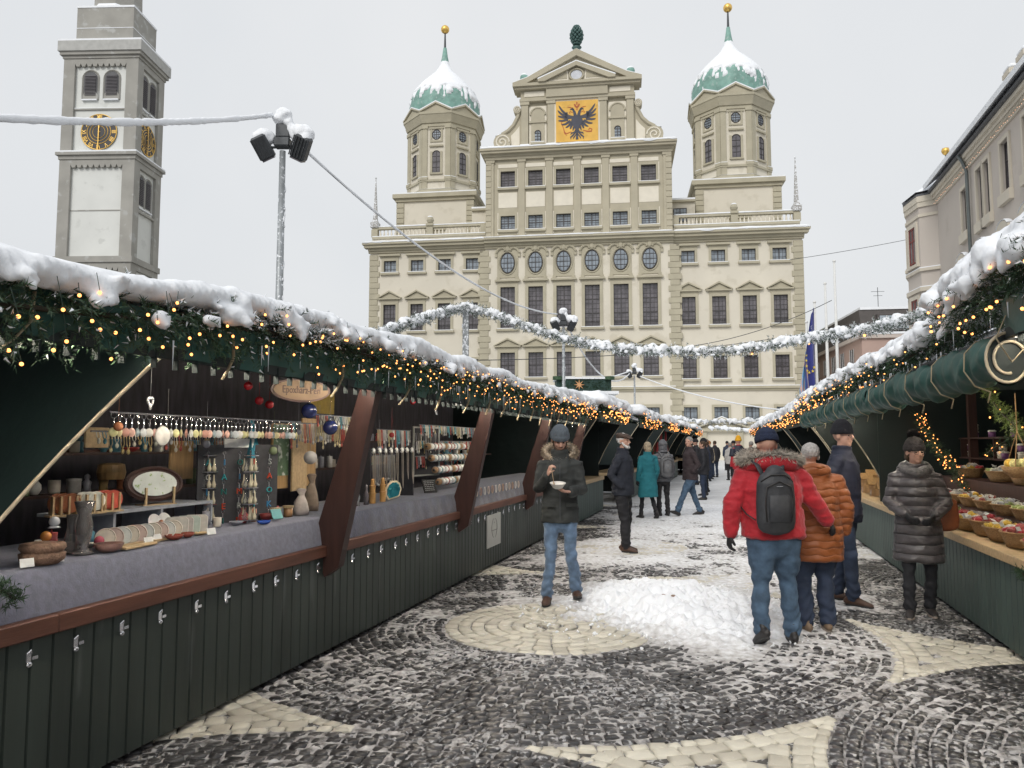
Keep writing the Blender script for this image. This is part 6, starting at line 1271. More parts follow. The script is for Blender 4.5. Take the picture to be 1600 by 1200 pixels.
# second stall: necklace rack
p0, p1 = ats(585, 698, -3.35), ats(632, 698, -3.35)
T = G('necklace_rack', 'rack of white-headed stands with long hanging chains beside the first brown brace', 'rack', (-3.35, p0[1] - .1, TC)); m = MB(); m.box(-.02, .02, 0, p1[1] - p0[1] + .3, .49, .51); m.box(-.15, .02, -.02, .0, 0, .51); m.box(-.15, .02, p1[1] - p0[1] + .3, p1[1] - p0[1] + .32, 0, .51); m.build('frame', cm((.03, .03, .035), .6, name='black_frame'), T)
for k in range(8):
    y = .04 + k * (p1[1] - p0[1] + .22) / 7; m = MB(); m.ell((.02, y, .5), (.02, .022, .03), 8, 6); m.build('stand_head', CARD, T, True)
    m = MB(); L2 = random.uniform(.3, .4); m.loft([(.03, y - .018, .49), (.035, y - .016, .49 - L2 * .7), (.04, y, .49 - L2), (.035, y + .016, .49 - L2 * .7), (.03, y + .018, .49)], [.0035] * 5, 5); m.build('chain', cm((.55, .50, .42), .3, .6, 'chain_metal'), T)
def hang_row(s, t0, t1, z, n, lab, cat_, colset, L0, L1, label, r=.004):
    T = G(lab, label, cat_, (s, t0, z)); m = MB(); m.tube([(0, -.03, 0), (0, t1 - t0 + .03, 0)], .006, 6); m.build('rail', CHROME, T)
    for k in range(n):
        y = (t1 - t0) * (k + .5) / n; L2 = random.uniform(L0, L1); m = MB(); m.loft([(0, y - .012, 0), (.008, y - .014, -L2 * .7), (.01, y, -L2), (.008, y + .014, -L2 * .7), (0, y + .012, 0)], [r] * 5, 5); m.ell((.01, y, -L2 - .01), (.008, .014, .018), 8, 6); m.build('necklace', cm(random.choice(colset), .35, .3, 'beads'), T)
    return T
SIL = [(.5, .5, .5), (.35, .33, .3), (.6, .58, .5), (.2, .2, .22), (.45, .1, .08), (.1, .3, .36), (.5, .42, .25)]
hang_row(-3.5, 5.7, 7.2, 1.80, 34, 'necklace_row', 'necklaces', SIL, .12, .2, 'row of silver and coloured necklaces high under the second left stall roof')
hang_row(-3.7, 5.0, 5.5, 1.68, 14, 'necklace_row', 'necklaces', SIL[:4], .12, .18, 'short row of dim necklaces behind the blue baubles')
hang_row(-3.6, 7.6, 8.5, 1.78, 20, 'necklace_row', 'necklaces', SIL, .08, .3, 'row of mixed beads at the far end of the second left stall')
hang_row(-3.7, 7.7, 8.3, 1.5, 14, 'necklace_row', 'necklaces', SIL[:4], .25, .35, 'tight bundle of long grey bead strings low in the second left stall')
for k, (z, s) in enumerate(((1.86, -3.6), (1.66, -3.65), (1.47, -3.65))): hang_row(s, 8.8, 11.4, z, 44, 'necklace_row', 'necklaces', SIL, .06, .14, ['top', 'middle', 'bottom'][k] + ' row of small pendants in the left stall with the poster')
# framed black display and chalkboard
p_ = ats(655, 705, -3.75); T = G('picture_frame', 'black jewellery panel in a pale frame in the second left stall', 'frame', (-3.72, p_[1] - .3, 1.22), rz=R(-15)); w, h = .55, .62; m = MB(); m.box(0, .02, 0, w, 0, .02); m.box(0, .02, 0, w, h - .02, h); m.box(0, .02, 0, .02, .02, h - .02); m.box(0, .02, w - .02, w, .02, h - .02); m.build('frame', cm((.30, .30, .28), .5, name='pale_frame'), T); m = MB(); m.box(.002, .01, .02, w - .02, .02, h - .02); m.build('panel', cm((.012, .012, .016), .7, name='black_velvet'), T)
for k in range(9): m = MB(); y = .06 + k * .05; L2 = random.uniform(.15, .35); m.loft([(.015, y - .014, h - .08), (.018, y, h - .08 - L2), (.015, y + .014, h - .08)], [.004] * 3, 5); m.ell((.018, y, h - .09 - L2), (.006, .01, .014), 8, 6); m.build('necklace', cm(SIL[k % 4], .3, .5, 'beads'), T)
p_ = ats(668, 765, -3.35); T = G('chalkboard', 'small slanted chalkboard with scribbled white writing on the dark blue counter', 'chalkboard', (-3.35, p_[1] - .1, TC), rz=R(-25)); m = MB(Matrix.Rotation(R(-20), 4, 'Y')); m.box(0, .01, 0, .2, 0, .16); m.build('board', cm((.015, .015, .015), .8, name='slate'), T)
m = MB(Matrix.Rotation(R(-20), 4, 'Y'))
for r_ in range(6):
    y = .02
    while y < .17: l = random.uniform(.01, .035); m.loft([(.012, y + l * q, .14 - r_ * .022 + .004 * math.sin(q * 9 + r_)) for q in (0, .25, .5, .75, 1)], [.0016] * 5, 4); y += l + .01
m.build('chalk_writing', CARD, T)
# agate clock slice and wooden towers
p_ = ats(614, 772, -3.22); T = G('agate_slice', 'teal agate slice with a scalloped cream rim on the dark blue counter', 'ornament', (p_[0], p_[1], TC), rz=R(-35)); q_ = [((.115 + .004 * math.cos(9 * w)) * math.cos(w) * .8, .1 + (.1 + .005 * math.cos(11 * w)) * math.sin(w) + .015 * math.cos(w)) for w in np.linspace(-.9, 4.05, 28)]
m = MB(); m.prismx(q_, -.01, .008); m.build('rim', cm((.66, .56, .38), .5, name='cream_rim'), T); m = MB(); m.prismx([(a_ * .82, .1 + (b_ - .1) * .82) for a_, b_ in q_], .009, .013); m.build('slice', pm('teal_agate', (.02, .16, .20), .2, .4, 12, col2=(.06, .32, .34), thr=.55), T)
for k, (x, y) in enumerate(((582, 777), (598, 774))):
    p_ = ats(x, y, -3.26); m = MB(); m.lathe([(.03, 0), (.03, .09), (.036, .092), (.036, .1), (.027, .102), (.027, .16), (.032, .162), (.032, .17), (.02, .172), (.018, .22), (.01, .235)], n=14); one(m, 'carved_tower', pm('golden_wood', (.44, .24, .08), .5, .2, 10), ['left', 'right'][k] + ' one of two turned golden wooden towers beside the first brace', 'tower', (p_[0], p_[1], TC))
for k, (x, y) in enumerate(((545, 790), (558, 788), (572, 785))): p_ = ats(x, y, -3.25); m = MB(); m.lathe([(.025, 0), (.02, .02), (.028, .08), (.012, .13), (.016, .16), (.004, .19)], n=12); one(m, 'glass_figure', [SMOKE, CLEAR, cm((.10, .09, .10), .2, name='dark_glass')][k], ['smoky', 'clear', 'dark'][k] + ' glass figurine just right of the first brown brace', 'figurine', (p_[0], p_[1], TC), smooth=True)
m = MB(); m.box(0, .03, 0, .5, 0, .22); one(m, 'yellow_panel', cm((.38, .26, .04), .7, name='yellow_board'), 'yellow panel high at the back of the second left stall', 'panel', (-4.2, 7.2, 1.95))
ORD = ['first', 'second', 'third', 'fourth', 'fifth', 'sixth', 'seventh', 'eighth', 'ninth', 'tenth', 'eleventh', 'twelfth', 'thirteenth', 'fourteenth', 'fifteenth', 'sixteenth']
# third stall: bracelet rolls and loops
for r_ in range(4):
    z = TC + .1 + r_ * .145; T = G('bracelet_bar', f'white roll bar full of bracelets, {["lowest", "second lowest", "second highest", "highest"][r_]} of four in the poster stall', 'display', (-3.42 - .05 * r_, 8.95, z), group='bracelet bars'); m = MB(); m.tube([(0, 0, 0), (0, 1.5, 0)], .012, 6); m.build('bar', cm((.04, .04, .045), .5, name='black_bar'), T)
    for k in range(12): m = MB(); m.lathe([(.038, -.035), (.042, 0), (.038, .035)], n=12); m.v = [(x_, z_ + .06 + k * .122, y_) for x_, y_, z_ in m.v]; m.build('roll', CARD if k % 5 else cm((.35, .22, .12), .7, name='tan_roll'), T, True); m = MB(); m.loft([(.044 * math.cos(q), .06 + k * .122 + .012, .044 * math.sin(q)) for q in np.linspace(0, 6.2832, 13)], [.006] * 13, 5, cap=False); m.build('bracelet', cm(random.choice(SIL), .4, name='beads'), T)
for k in range(16):
    y = 8.75 + k * .17; m = MB(); m.loft([(.01, .035 * math.cos(q), -.05 + .05 * math.sin(q)) for q in np.linspace(0, 6.2832, 15)], [.006] * 15, 5, cap=False); one(m, 'bead_loop', cm(((.55, .45, .38), (.40, .25, .18), (.6, .58, .55))[k % 3], .4, name='beads'), f'{("beige", "brown", "white")[k % 3]} bead loop, {ORD[k]} from the near end of the poster stall counter edge', 'bracelet', (-3.02, y, TC + .01), 'bead loops on the counter edge')
# pale poster on the boards
T = G('poster', 'pale square poster with a faint wreath and thin writing on the green boards', 'poster', (-2.985, 9.62, .27)); m = MB(); m.box(-.01, .004, 0, .62, 0, .42); m.build('sheet', pm('poster_paper', (.48, .48, .45), .6, .06, 3), T)
m = MB(); [m.loft([(.007, .31 + .12 * math.cos(q), .24 + .13 * math.sin(q)) for q in np.linspace(a0, a1, 12)], [.004] * 12, 4) for a0, a1 in ((-1.3, 1.2), (1.9, 4.4))]; m.ell((.006, .31, .31), (.003, .012, .012), 8, 6); text_into(m, 'Schmuckstand', .05, Matrix.Translation((.007, .31, .21)) @ Matrix.Rotation(R(90), 4, 'Z') @ Matrix.Rotation(R(90), 4, 'X'), .001) if False else [m.loft([(.007, .17 + .28 * q, .21 + .006 * math.sin(q * 60)) for q in np.linspace(0, 1, 40)], [.002] * 40, 4)]; m.build('print', cm((.28, .28, .26), .6, name='faint_ink'), T)
# ---------------------------------------------------------------- right stall: baskets of knitted goods
RC_ = .785
WICKR = pm('light_wicker', (.33, .20, .09), .75, .3, 50, bump=1, bscale=80, bdist=.008, stretch=(1, 1, 3))
KC = [((.62, .40, .05), 'yellow'), ((.36, .02, .03), 'red'), ((.62, .60, .54), 'cream'), ((.30, .06, .05), 'rust'), ((.36, .42, .14), 'pale green'), ((.45, .45, .48), 'grey')]
KM = [pm('knit_' + c[1].replace(' ', '_'), c[0], .95, .25, 60, bump=1, bscale=120, bdist=.006, sheen=.3) for c in KC]
POS = ['right side', 'back right', 'back', 'far left', 'front left', 'front', 'front right', 'upper', 'topmost']
def basket(s, t, z, r, cols_, where, n=9, h=.11, rz=0):
    T = G('wicker_basket', f'wicker basket {where}', 'basket', (s, t, z), 'wicker baskets on the right stall', rz); m = MB(); m.lathe([(r * .72, 0), (r * .86, h * .5), (r, h), (r * 1.04, h + .012), (r * .96, h + .012), (r * .8, h * .55), (r * .1, h * .4)], n=28, sy=1.25); m.build('wicker', WICKR, T, True)
    m = MB(); m.loft([(r * 1.02 * math.cos(q), r * 1.27 * math.sin(q), h + .012) for q in np.linspace(0, 6.2832, 33)], [.009] * 33, 6, cap=False); m.build('rim', WICKR, T, True)
    for k in range(n):
        a_ = 6.28 * k / max(1, n - 2); rr = r * .62 if k < n - 2 else r * .15; ci = cols_[k % len(cols_)]; q = r * random.uniform(.30, .38); x, y = rr * math.cos(a_), rr * math.sin(a_) * 1.2
        m = MB(); rot = (random.uniform(-.5, .5), random.uniform(-.5, .5), random.uniform(0, 3)); m.ell((0, 0, 0), (q, q * .8, q * .62), 10, 8, rot); m.ell((q * .5, q * .3, q * .3), (q * .5, q * .45, q * .4), 8, 6); m.v = [tuple(np.array(v) + .006 * math.sin(v[0] * 90 + v[2] * 70)) for v in m.v]
        c2, s2 = math.cos(rz), math.sin(rz); one(m, 'knitted_bundle', KM[ci], f'{KC[ci][1]} bundle, {POS[k]} of basket {where}', 'knitwear', (s + x * c2 - y * s2, t + x * s2 + y * c2, z + h * 1.12 + (.03 if k >= n - 2 else 0)), 'knitted bundles in the baskets', rz=a_, smooth=True)
    for q_ in range(3): m = MB(); m.cbox((0, 0, 0), (.04, .035, .003), (R(random.uniform(15, 50)), R(random.uniform(-30, 30)), 0)); one(m, 'price_tag', CARD, ['first', 'second', 'third'][q_] + f' paper label on bundles of the basket {where}'.replace('bundles of ', ''), 'tag', (s + r * random.uniform(-.5, .4), t + r * random.uniform(-.8, .8), z + h * 1.5 + .02), rz=random.random() * 3)
    m = MB(); m.cbox((0, 0, 0), (.05, .004, .035), (R(-25), 0, 0)); one(m, 'price_tag', CARD, f'white tag on the basket {where}', 'tag', (s - r * .4, t - r * .9, z + h + .05), rz=R(40))
for k, (cs, wh_) in enumerate((([1, 2, 3], 'nearest on the right counter'), ([1, 3, 1], 'of red goods, second on the right counter'), ([0, 0, 2], 'of bright yellow goods, third on the right counter'), ([3, 1, 3], 'of rust goods, fourth on the right counter'), ([2, 0, 5], 'of mixed goods, fifth on the right counter'), ([1, 4, 1], 'of dark red goods, farthest on the right counter'))): basket(2.31 + random.uniform(-.02, .03), 6.75 + k * .45, RC_, .15 * random.uniform(.85, 1.05), cs, wh_, rz=random.uniform(-.5, .5), h=random.uniform(.075, .12))
m = MB(); m.box(-.15, .15, 0, 4.0, 0, .14); m.box(.15, .45, 0, 4.0, 0, .42); one(m, 'display_steps', BROWNDK, 'dark wooden steps behind the front row of baskets on the right stall', 'shelf', (2.66, 7.6, RC_ - .005))
for k, (t, cs, wh_) in enumerate(((8.1, [4, 4, 2], 'of green goods on the middle step'), (8.65, [2, 5, 4], 'of cream and grey goods on the middle step'), (9.2, [2, 3, 2], 'of cream and rust goods on the middle step'), (9.75, [0, 0, 2], 'of yellow goods on the middle step'), (10.3, [1, 2, 5], 'of red and cream goods on the middle step'))): basket(2.68, t, RC_ + .14, .14, cs, wh_, h=.09)
for k, (t, cs, wh_) in enumerate(((9.0, [1, 1, 1], 'of deep red goods on the top step'), (9.75, [4, 2, 2], 'of pale green goods on the top step'), (10.9, [1, 2, 0], 'with mixed goods, far end of top step'))): basket(2.98, t, RC_ + .42, .16, cs, wh_, h=.10)
m = MB(); m.box(-.12, .12, 0, 2.7, 0, .02); m.box(-.12, .12, 0, 2.7, .27, .29); [m.box(-.1, .1, q, q + .02, .02, .27) for q in (0, 1.3, 2.68)]; one(m, 'wall_shelf', BROWNDK, 'dark two-tier shelf at the back of the right stall', 'shelf', (3.35, 9.6, 1.42))
JAR = cm((.62, .58, .50), .5, name='jar_cream'); JARL = cm((.70, .68, .62), .5, name='jar_lid')
for k, (t, z, st_) in enumerate(((12.1, 1.44, 2), (11.9, 1.71, 2), (10.9, 1.44, 1), (10.75, 1.44, 1), (10.82, 1.535, 1), (11.2, 1.71, 1), (10.2, 1.44, 2), (10.4, 1.71, 2))):
    for q in range(st_):
        T = G('ceramic_jar', f'small cream lidded jar, {["lower", "upper"][q] if st_ > 1 else "single"} one at spot {"ABCDEFGH"[k]} of the dark shelf'.replace(' at spot ' + "ABCDEFGH"[k], ' ' + ['far left', 'far upper left', 'middle right', 'middle left', 'middle top', 'centre upper', 'near', 'near upper'][k]), 'jar', (3.33, t, z + q * .095), 'cream jars on the shelf'); m = MB(); m.lathe([(.04, 0), (.045, .03), (.042, .07)], n=14); m.build('jar', [JAR, cm((.20, .08, .22), .5, name='plum')][(k + q) % 2], T, True); m = MB(); m.lathe([(.048, .07), (.05, .08), (.03, .092)], n=14); m.build('lid', JARL, T, True)
p_ = ats(1592, 735, 2.2); T = G('hanging_basket', 'small wicker basket of pale yellow pompoms hanging at the right edge', 'basket', p_); m = MB(); m.lathe([(.05, -.06), (.1, -.02), (.12, .03), (.11, .03), (.05, -.03)], n=20); m.build('wicker', WICKR, T, True); m = MB(); [m.loft([(.11 * math.cos(a_), .11 * math.sin(a_), .03), (0, 0, .3)], [.004] * 2, 4) for a_ in (0, 2.1, 4.2)]; m.tube([(0, 0, .3), (0, 0, .6)], .004, 5); m.build('cord', WICKR, T)
for k in range(7): m = MB(); m.ell((0, 0, 0), .04, 10, 8); one(m, 'pompom', KM[0] if k % 3 == 0 else pm('pale_yellow_wool', (.55, .50, .22), .95, .3, 60, bump=1, bscale=120, bdist=.006), 'yellow' * (k % 3 == 0) + 'pale yellow' * (k % 3 > 0) + ' pompom, ' + ['right', 'back right', 'back', 'left', 'front left', 'front', 'topmost'][k] + ' one heaped in the hanging basket', 'pompom', (p_[0] + .06 * math.cos(k), p_[1] + .06 * math.sin(k), p_[2] + .05 + .02 * (k == 6)), 'pompoms in the hanging basket', smooth=True)
# fir boughs and inner lights on the right
def bough(label, pts, dens, r, mat, bulbs=0, needle=.03, name='fir_bough'):
    P = np.array([tuple(alley(*p)) for p in pts]); T = thing(name, label, 'greenery', P[0], 0); seg = P - P[0]; cum = np.concatenate([[0], np.cumsum(np.linalg.norm(np.diff(seg, axis=0), axis=1))]); L_ = cum[-1]
    at = lambda u: np.stack([np.interp(u, cum, seg[:, k]) for k in range(3)], -1); n = int(dens * L_); u = rng.random(n) * L_; base = at(u); d = rng.normal(0, 1, (n, 3)); d /= np.linalg.norm(d, axis=1)[:, None]; K = 14; q = (np.arange(K) + .5) / K
    Pn = base[:, None] + d[:, None] * (rng.uniform(.5, 1, n)[:, None] * r * q)[..., None]; nd = rng.normal(0, 1, (n, K, 3)) + d[:, None]; nd /= np.linalg.norm(nd, axis=-1)[..., None]; nd *= needle; sd = np.cross(nd, rng.normal(0, 1, (n, K, 3))); sd /= np.linalg.norm(sd, axis=-1)[..., None]; sd *= needle * .1
    V = np.stack([Pn - sd, Pn + sd, Pn + nd], 2).reshape(-1, 3); link('foliage', np_mesh('foliage', V, np.arange(len(V)).reshape(-1, 3), mat), T); m = MB(); m.tube([tuple(s) for s in seg], .008, 5); m.build('stem', TWIG, T)
    bo = None
    for k in range(bulbs):
        if bo is None: b_ = MB(); b_.ell((0, 0, 0), .0075, 6, 5); bo = b_.build('bulb', BULB, T); o = bo
        else: o = bo.copy(); COL.objects.link(o)
        o.location = Vector(at(np.array([L_ * random.random()]))[0] + rng.normal(0, .45 * r, 3))
    return T
bough('dark fir bough strung with a slanting cluster of warm lights inside the right stall', [ats(1432, 648, 2.75), ats(1462, 700, 2.75), ats(1490, 732, 2.75), ats(1512, 772, 2.75)], 120, .12, FIR, 85)
bough('fir bough coloured as if lit, hanging inside the right stall below the rolled awning end', [ats(1535, 600, 2.3), ats(1560, 640, 2.3), ats(1585, 665, 2.3), ats(1600, 690, 2.3)], 160, .11, FIR_LIT, 6)
bough('fir sprig with a few lights on the post inside the right stall', [ats(1540, 710, 3.0), ats(1570, 690, 3.0), ats(1590, 680, 3.0)], 60, .1, FIR, 9); bough('green fir sprig at the lower right edge of the right counter', [ats(1592, 890, 2.05), ats(1602, 900, 2.05), ats(1605, 915, 2.05)], 200, .06, FIR)
bough('fir sprig at the foot of the dark side curtain, left edge', [(-2.97, 2.50, 1.04), (-2.97, 2.62, 1.0), (-2.98, 2.70, .95)], 260, .08, FIR)
m = MB(); m.box(-.05, .05, -.05, .05, 0, 2.6); one(m, 'stall_post', BROWNDK, 'dark red timber post inside the right stall behind the jars', 'post', (3.3, 11.9, 0))
# tan display in the further right stall
STRAW = pm('straw_tan', (.50, .34, .19), .85, .3, 14, bump=.6, bscale=50, bdist=.01)
m = MB(); m.box(-.02, .0, 0, 3.3, 0, 1.0); one(m, 'tan_backdrop', STRAW, 'tan cloth backdrop behind the little huts of the further right stall', 'backdrop', (2.95, 12.75, .78))
for k in range(8):
    t = 12.95 + k * .4; s = 2.35 + .18 * (k % 2); T = G('nativity_hut', f'small straw-coloured wooden hut, number {k + 1} from the near end of the tan display'.replace(f'number {k + 1}', ['first', 'second', 'third', 'fourth', 'fifth', 'sixth', 'seventh', 'last'][k]), 'hut', (s, t, RC_)); hh = random.uniform(.16, .3); m = MB(); m.box(-.06, .1, -.1, -.08, 0, hh); m.box(-.06, .1, .08, .1, 0, hh); m.box(.08, .1, -.08, .08, 0, hh); m.build('walls', STRAW, T); m = MB(); m.prismx([(-.13, hh - .02), (0, hh + .1), (.13, hh - .02), (0, hh + .075)], -.1, .12) if False else (m.cbox((.0, -.06, hh + .03), (.22, .16, .015), (R(38), 0, 0)), m.cbox((.0, .06, hh + .03), (.22, .16, .015), (R(-38), 0, 0))); m.build('roof', WOODB, T)
    m = MB(); m.lathe([(.018, 0), (.02, .05), (.009, .07), (.014, .085), (.0, .1)], (-.05, 0, 0), 10); m.build('figure', cm((.5, .42, .36), .6, name='carved_figure'), T, True)
# hanging goods in the far left stall
for k in range(26):
    t = 27.8 + (k // 2) * .4; c = [(.25, .03, .03), (.03, .16, .10), (.02, .05, .04), (.2, .06, .04)][k % 4]; m = MB(); m.lathe([(.12, 0), (.16, .25), (.1, .6), (.05, .7)], n=8, sx=.4); one(m, 'hanging_garment', cm(c, .9, name='felt'), ['deep red', 'green', 'blackish green', 'brick red'][k % 4] + ' garment hanging in the far left stall, ' + ORD[k // 2] + ' from its near end, ' + ['front', 'back'][k % 2] + ' row', 'garment', (-2.3 - .2 * (k % 2), t, 1.0 + .35 * (k % 3)), 'hanging garments', smooth=True)

# shelves of small goods along the back of the left stalls
GC = [((.55, .50, .42), 'cream'), ((.50, .20, .10), 'rust'), ((.10, .25, .32), 'blue-green'), ((.60, .58, .55), 'white'), ((.40, .28, .12), 'honey'), ((.45, .06, .06), 'red'), ((.18, .22, .12), 'olive'), ((.30, .30, .34), 'grey')]
SH = [('mug', 'mug', [(.03, 0), (.034, .01), (.034, .08), (.030, .08), (.028, .015)]), ('candle', 'candle', [(.028, 0), (.028, .11), (.004, .112), (.002, .125)]), ('small_vase', 'vase', [(.02, 0), (.038, .03), (.036, .06), (.014, .09), (.02, .115), (.014, .115)]), ('figurine', 'figurine', [(.026, 0), (.022, .03), (.028, .06), (.012, .075), (.018, .09), (.016, .105), (.002, .115)]), ('dish', 'dish', [(.02, 0), (.05, .02), (.056, .03), (.05, .03), (.02, .01)]), ('tin', 'tin', [(.036, 0), (.036, .06), (.038, .062), (.038, .075), (.004, .078)])]
ORD3 = ORD + ['seventeenth', 'eighteenth', 'nineteenth']
def shelf_of_goods(s, t0, t1, z, n, place, seed):
    rd = random.Random(seed); m = MB(); m.box(-.09, .09, 0, t1 - t0, -.02, 0); one(m, 'display_shelf', BROWNDK, f'dark shelf {place}', 'shelf', (s, t0, z))
    for k in range(n):
        nm, ct, pr = rd.choice(SH); c, cn = rd.choice(GC); q = rd.uniform(.85, 1.3); m = MB(); m.lathe([(r * q, h * q) for r, h in pr], n=14); one(m, nm, cm(c, .35, name='glazed_' + cn), f'{cn} {ct}, {ORD3[k]} from the left on the shelf {place}', ct, (s + rd.uniform(-.03, .04), t0 + .06 + (t1 - t0 - .12) * (k + rd.uniform(-.2, .2)) / n, z), 'small goods on the back shelves', smooth=True)
shelf_of_goods(-4.45, 3.7, 6.4, 1.28, 19, 'low in the first left stall', 1); shelf_of_goods(-4.5, 3.8, 6.4, 1.56, 17, 'high in the first left stall', 2)
shelf_of_goods(-4.3, 7.3, 9.6, 1.36, 15, 'low in the necklace stall', 3); shelf_of_goods(-4.3, 7.3, 9.6, 1.66, 14, 'high in the necklace stall', 4); shelf_of_goods(-4.2, 10.4, 13.5, 1.45, 14, 'in the poster stall', 5)
hang_row(-3.75, 3.9, 5.4, 1.70, 30, 'pendant_row', 'pendants', SIL + [(.6, .45, .2)], .05, .12, 'second row of tiny pendants behind the keyrings in the first left stall', .003)
hang_row(-3.2, 5.6, 6.6, 1.86, 20, 'pendant_row', 'pendants', SIL, .04, .1, 'row of tiny sparkling pendants just right of the first brace', .003)
rd = random.Random(8)
for k in range(32):
    nm, ct, pr = rd.choice(SH); c, cn = rd.choice(GC); q = rd.uniform(.6, 1.0); t = 3.25 + (k % 16) * .135 + .06 * (k // 16); m = MB(); m.lathe([(r * q, h * q) for r, h in pr], n=14)
    one(m, nm, cm(c, .3, name='glazed_' + cn), f'small {cn} {ct}, {ORD[k % 16]} from the left in the {["front", "second"][k // 16]} row of the lavender counter', ct, (-3.34 - .2 * (k // 16) + rd.uniform(-.04, .04), t, TC), 'small goods at the counter front', smooth=True)
for k in range(9):
    m = MB(); q = rd.uniform(.02, .035); m.ell((0, 0, 0), q, 12, 8); m.tube([(0, 0, q), (0, 0, .3)], .0012, 4); c, cn = rd.choice(GC); one(m, 'hanging_ornament', cm(c, .25, name='glazed_' + cn), f'small {cn} ball hanging {["over the plates", "over the tray", "over the letter board", "by the tall boards", "by the first brace", "past the first brace", "over the agate slice", "over the chalkboard", "by the second brace"][k]}', 'ornament', (-3.3 - .1 * (k % 3), 3.6 + k * .52, 1.72 - .05 * (k % 4)), smooth=True)
# ---------------------------------------------------------------- people
SKIN = pm('skin', (.52, .30, .22), .55, .08, 30, spec=.4)
JEANS = pm('blue_denim', (.11, .17, .26), .9, .35, 12, bump=.3, bscale=120, bdist=.004, sheen=.2); JEANSD = pm('dark_denim', (.022, .034, .065), .85, .25, 12, bump=.3, bscale=120, bdist=.004)
JEANSM = pm('mid_denim', (.055, .095, .15), .9, .35, 12, bump=.3, bscale=120, bdist=.004); BLACKT = pm('black_trousers', (.012, .012, .015), .8, .2, 8, bump=.2)
SHOEB = pm('brown_leather', (.07, .035, .022), .5, .2, 15); SHOEK = pm('black_leather', (.02, .018, .018), .5, .2, 15); SOLE = pm('rubber_sole', (.03, .03, .03), .8, .1, 15); SOLEW = pm('pale_sole', (.35, .30, .25), .8, .1, 15)
GREYH = pm('grey_hair', (.26, .24, .22), .8, .3, 60, bump=.8, bscale=90, bdist=.01); WHITEH = pm('white_hair', (.62, .60, .57), .8, .2, 60, bump=.8, bscale=90, bdist=.01); BROWNH = pm('brown_hair', (.06, .035, .02), .8, .3, 60, bump=.8, bscale=90, bdist=.01)
EYE = pm('dark_eye', (.02, .015, .012), .2, .1, 5)
def hand(m, wrist, d, side, curl=.5, palm_n=None, grip=False):
    """palm and five bent fingers; d = pointing direction, palm_n = palm facing direction"""
    d = Vector(d).normalized(); pn = Vector(palm_n or (0, 0, -1)); pn = (pn - d * pn.dot(d)).normalized(); x = d.cross(pn) * side
    w = Vector(wrist); m.loft([w - d * .03, w + d * .02, w + d * .06, w + d * .085], [(.024, .018), (.032, .016), (.038, .015), (.036, .013)], 10, up=tuple(pn), round_ends=True)
    for i, (off, L) in enumerate(((-.027, .062), (-.009, .07), (.009, .066), (.026, .052))):
        b = w + d * .082 + x * off; a1, a2 = curl * .9, curl * 1.9; L *= .95
        q1 = b + (d * math.cos(a1) + pn * math.sin(a1)) * L * .5; q2 = q1 + (d * math.cos(a2) + pn * math.sin(a2)) * L * .32; q3 = q2 + (d * math.cos(a2 * 1.3) + pn * math.sin(a2 * 1.3)) * L * .22
        m.loft([b - d * .015, q1, q2, q3], [.0095, .009, .008, .0065], 8, round_ends=True)
    b = w + d * .025 - x * .03; m.loft([b, b - x * .02 + d * .025 + pn * .012, b - x * .018 + d * .05 + pn * (.02 + .02 * curl)], [.012, .0105, .008], 8, round_ends=True)
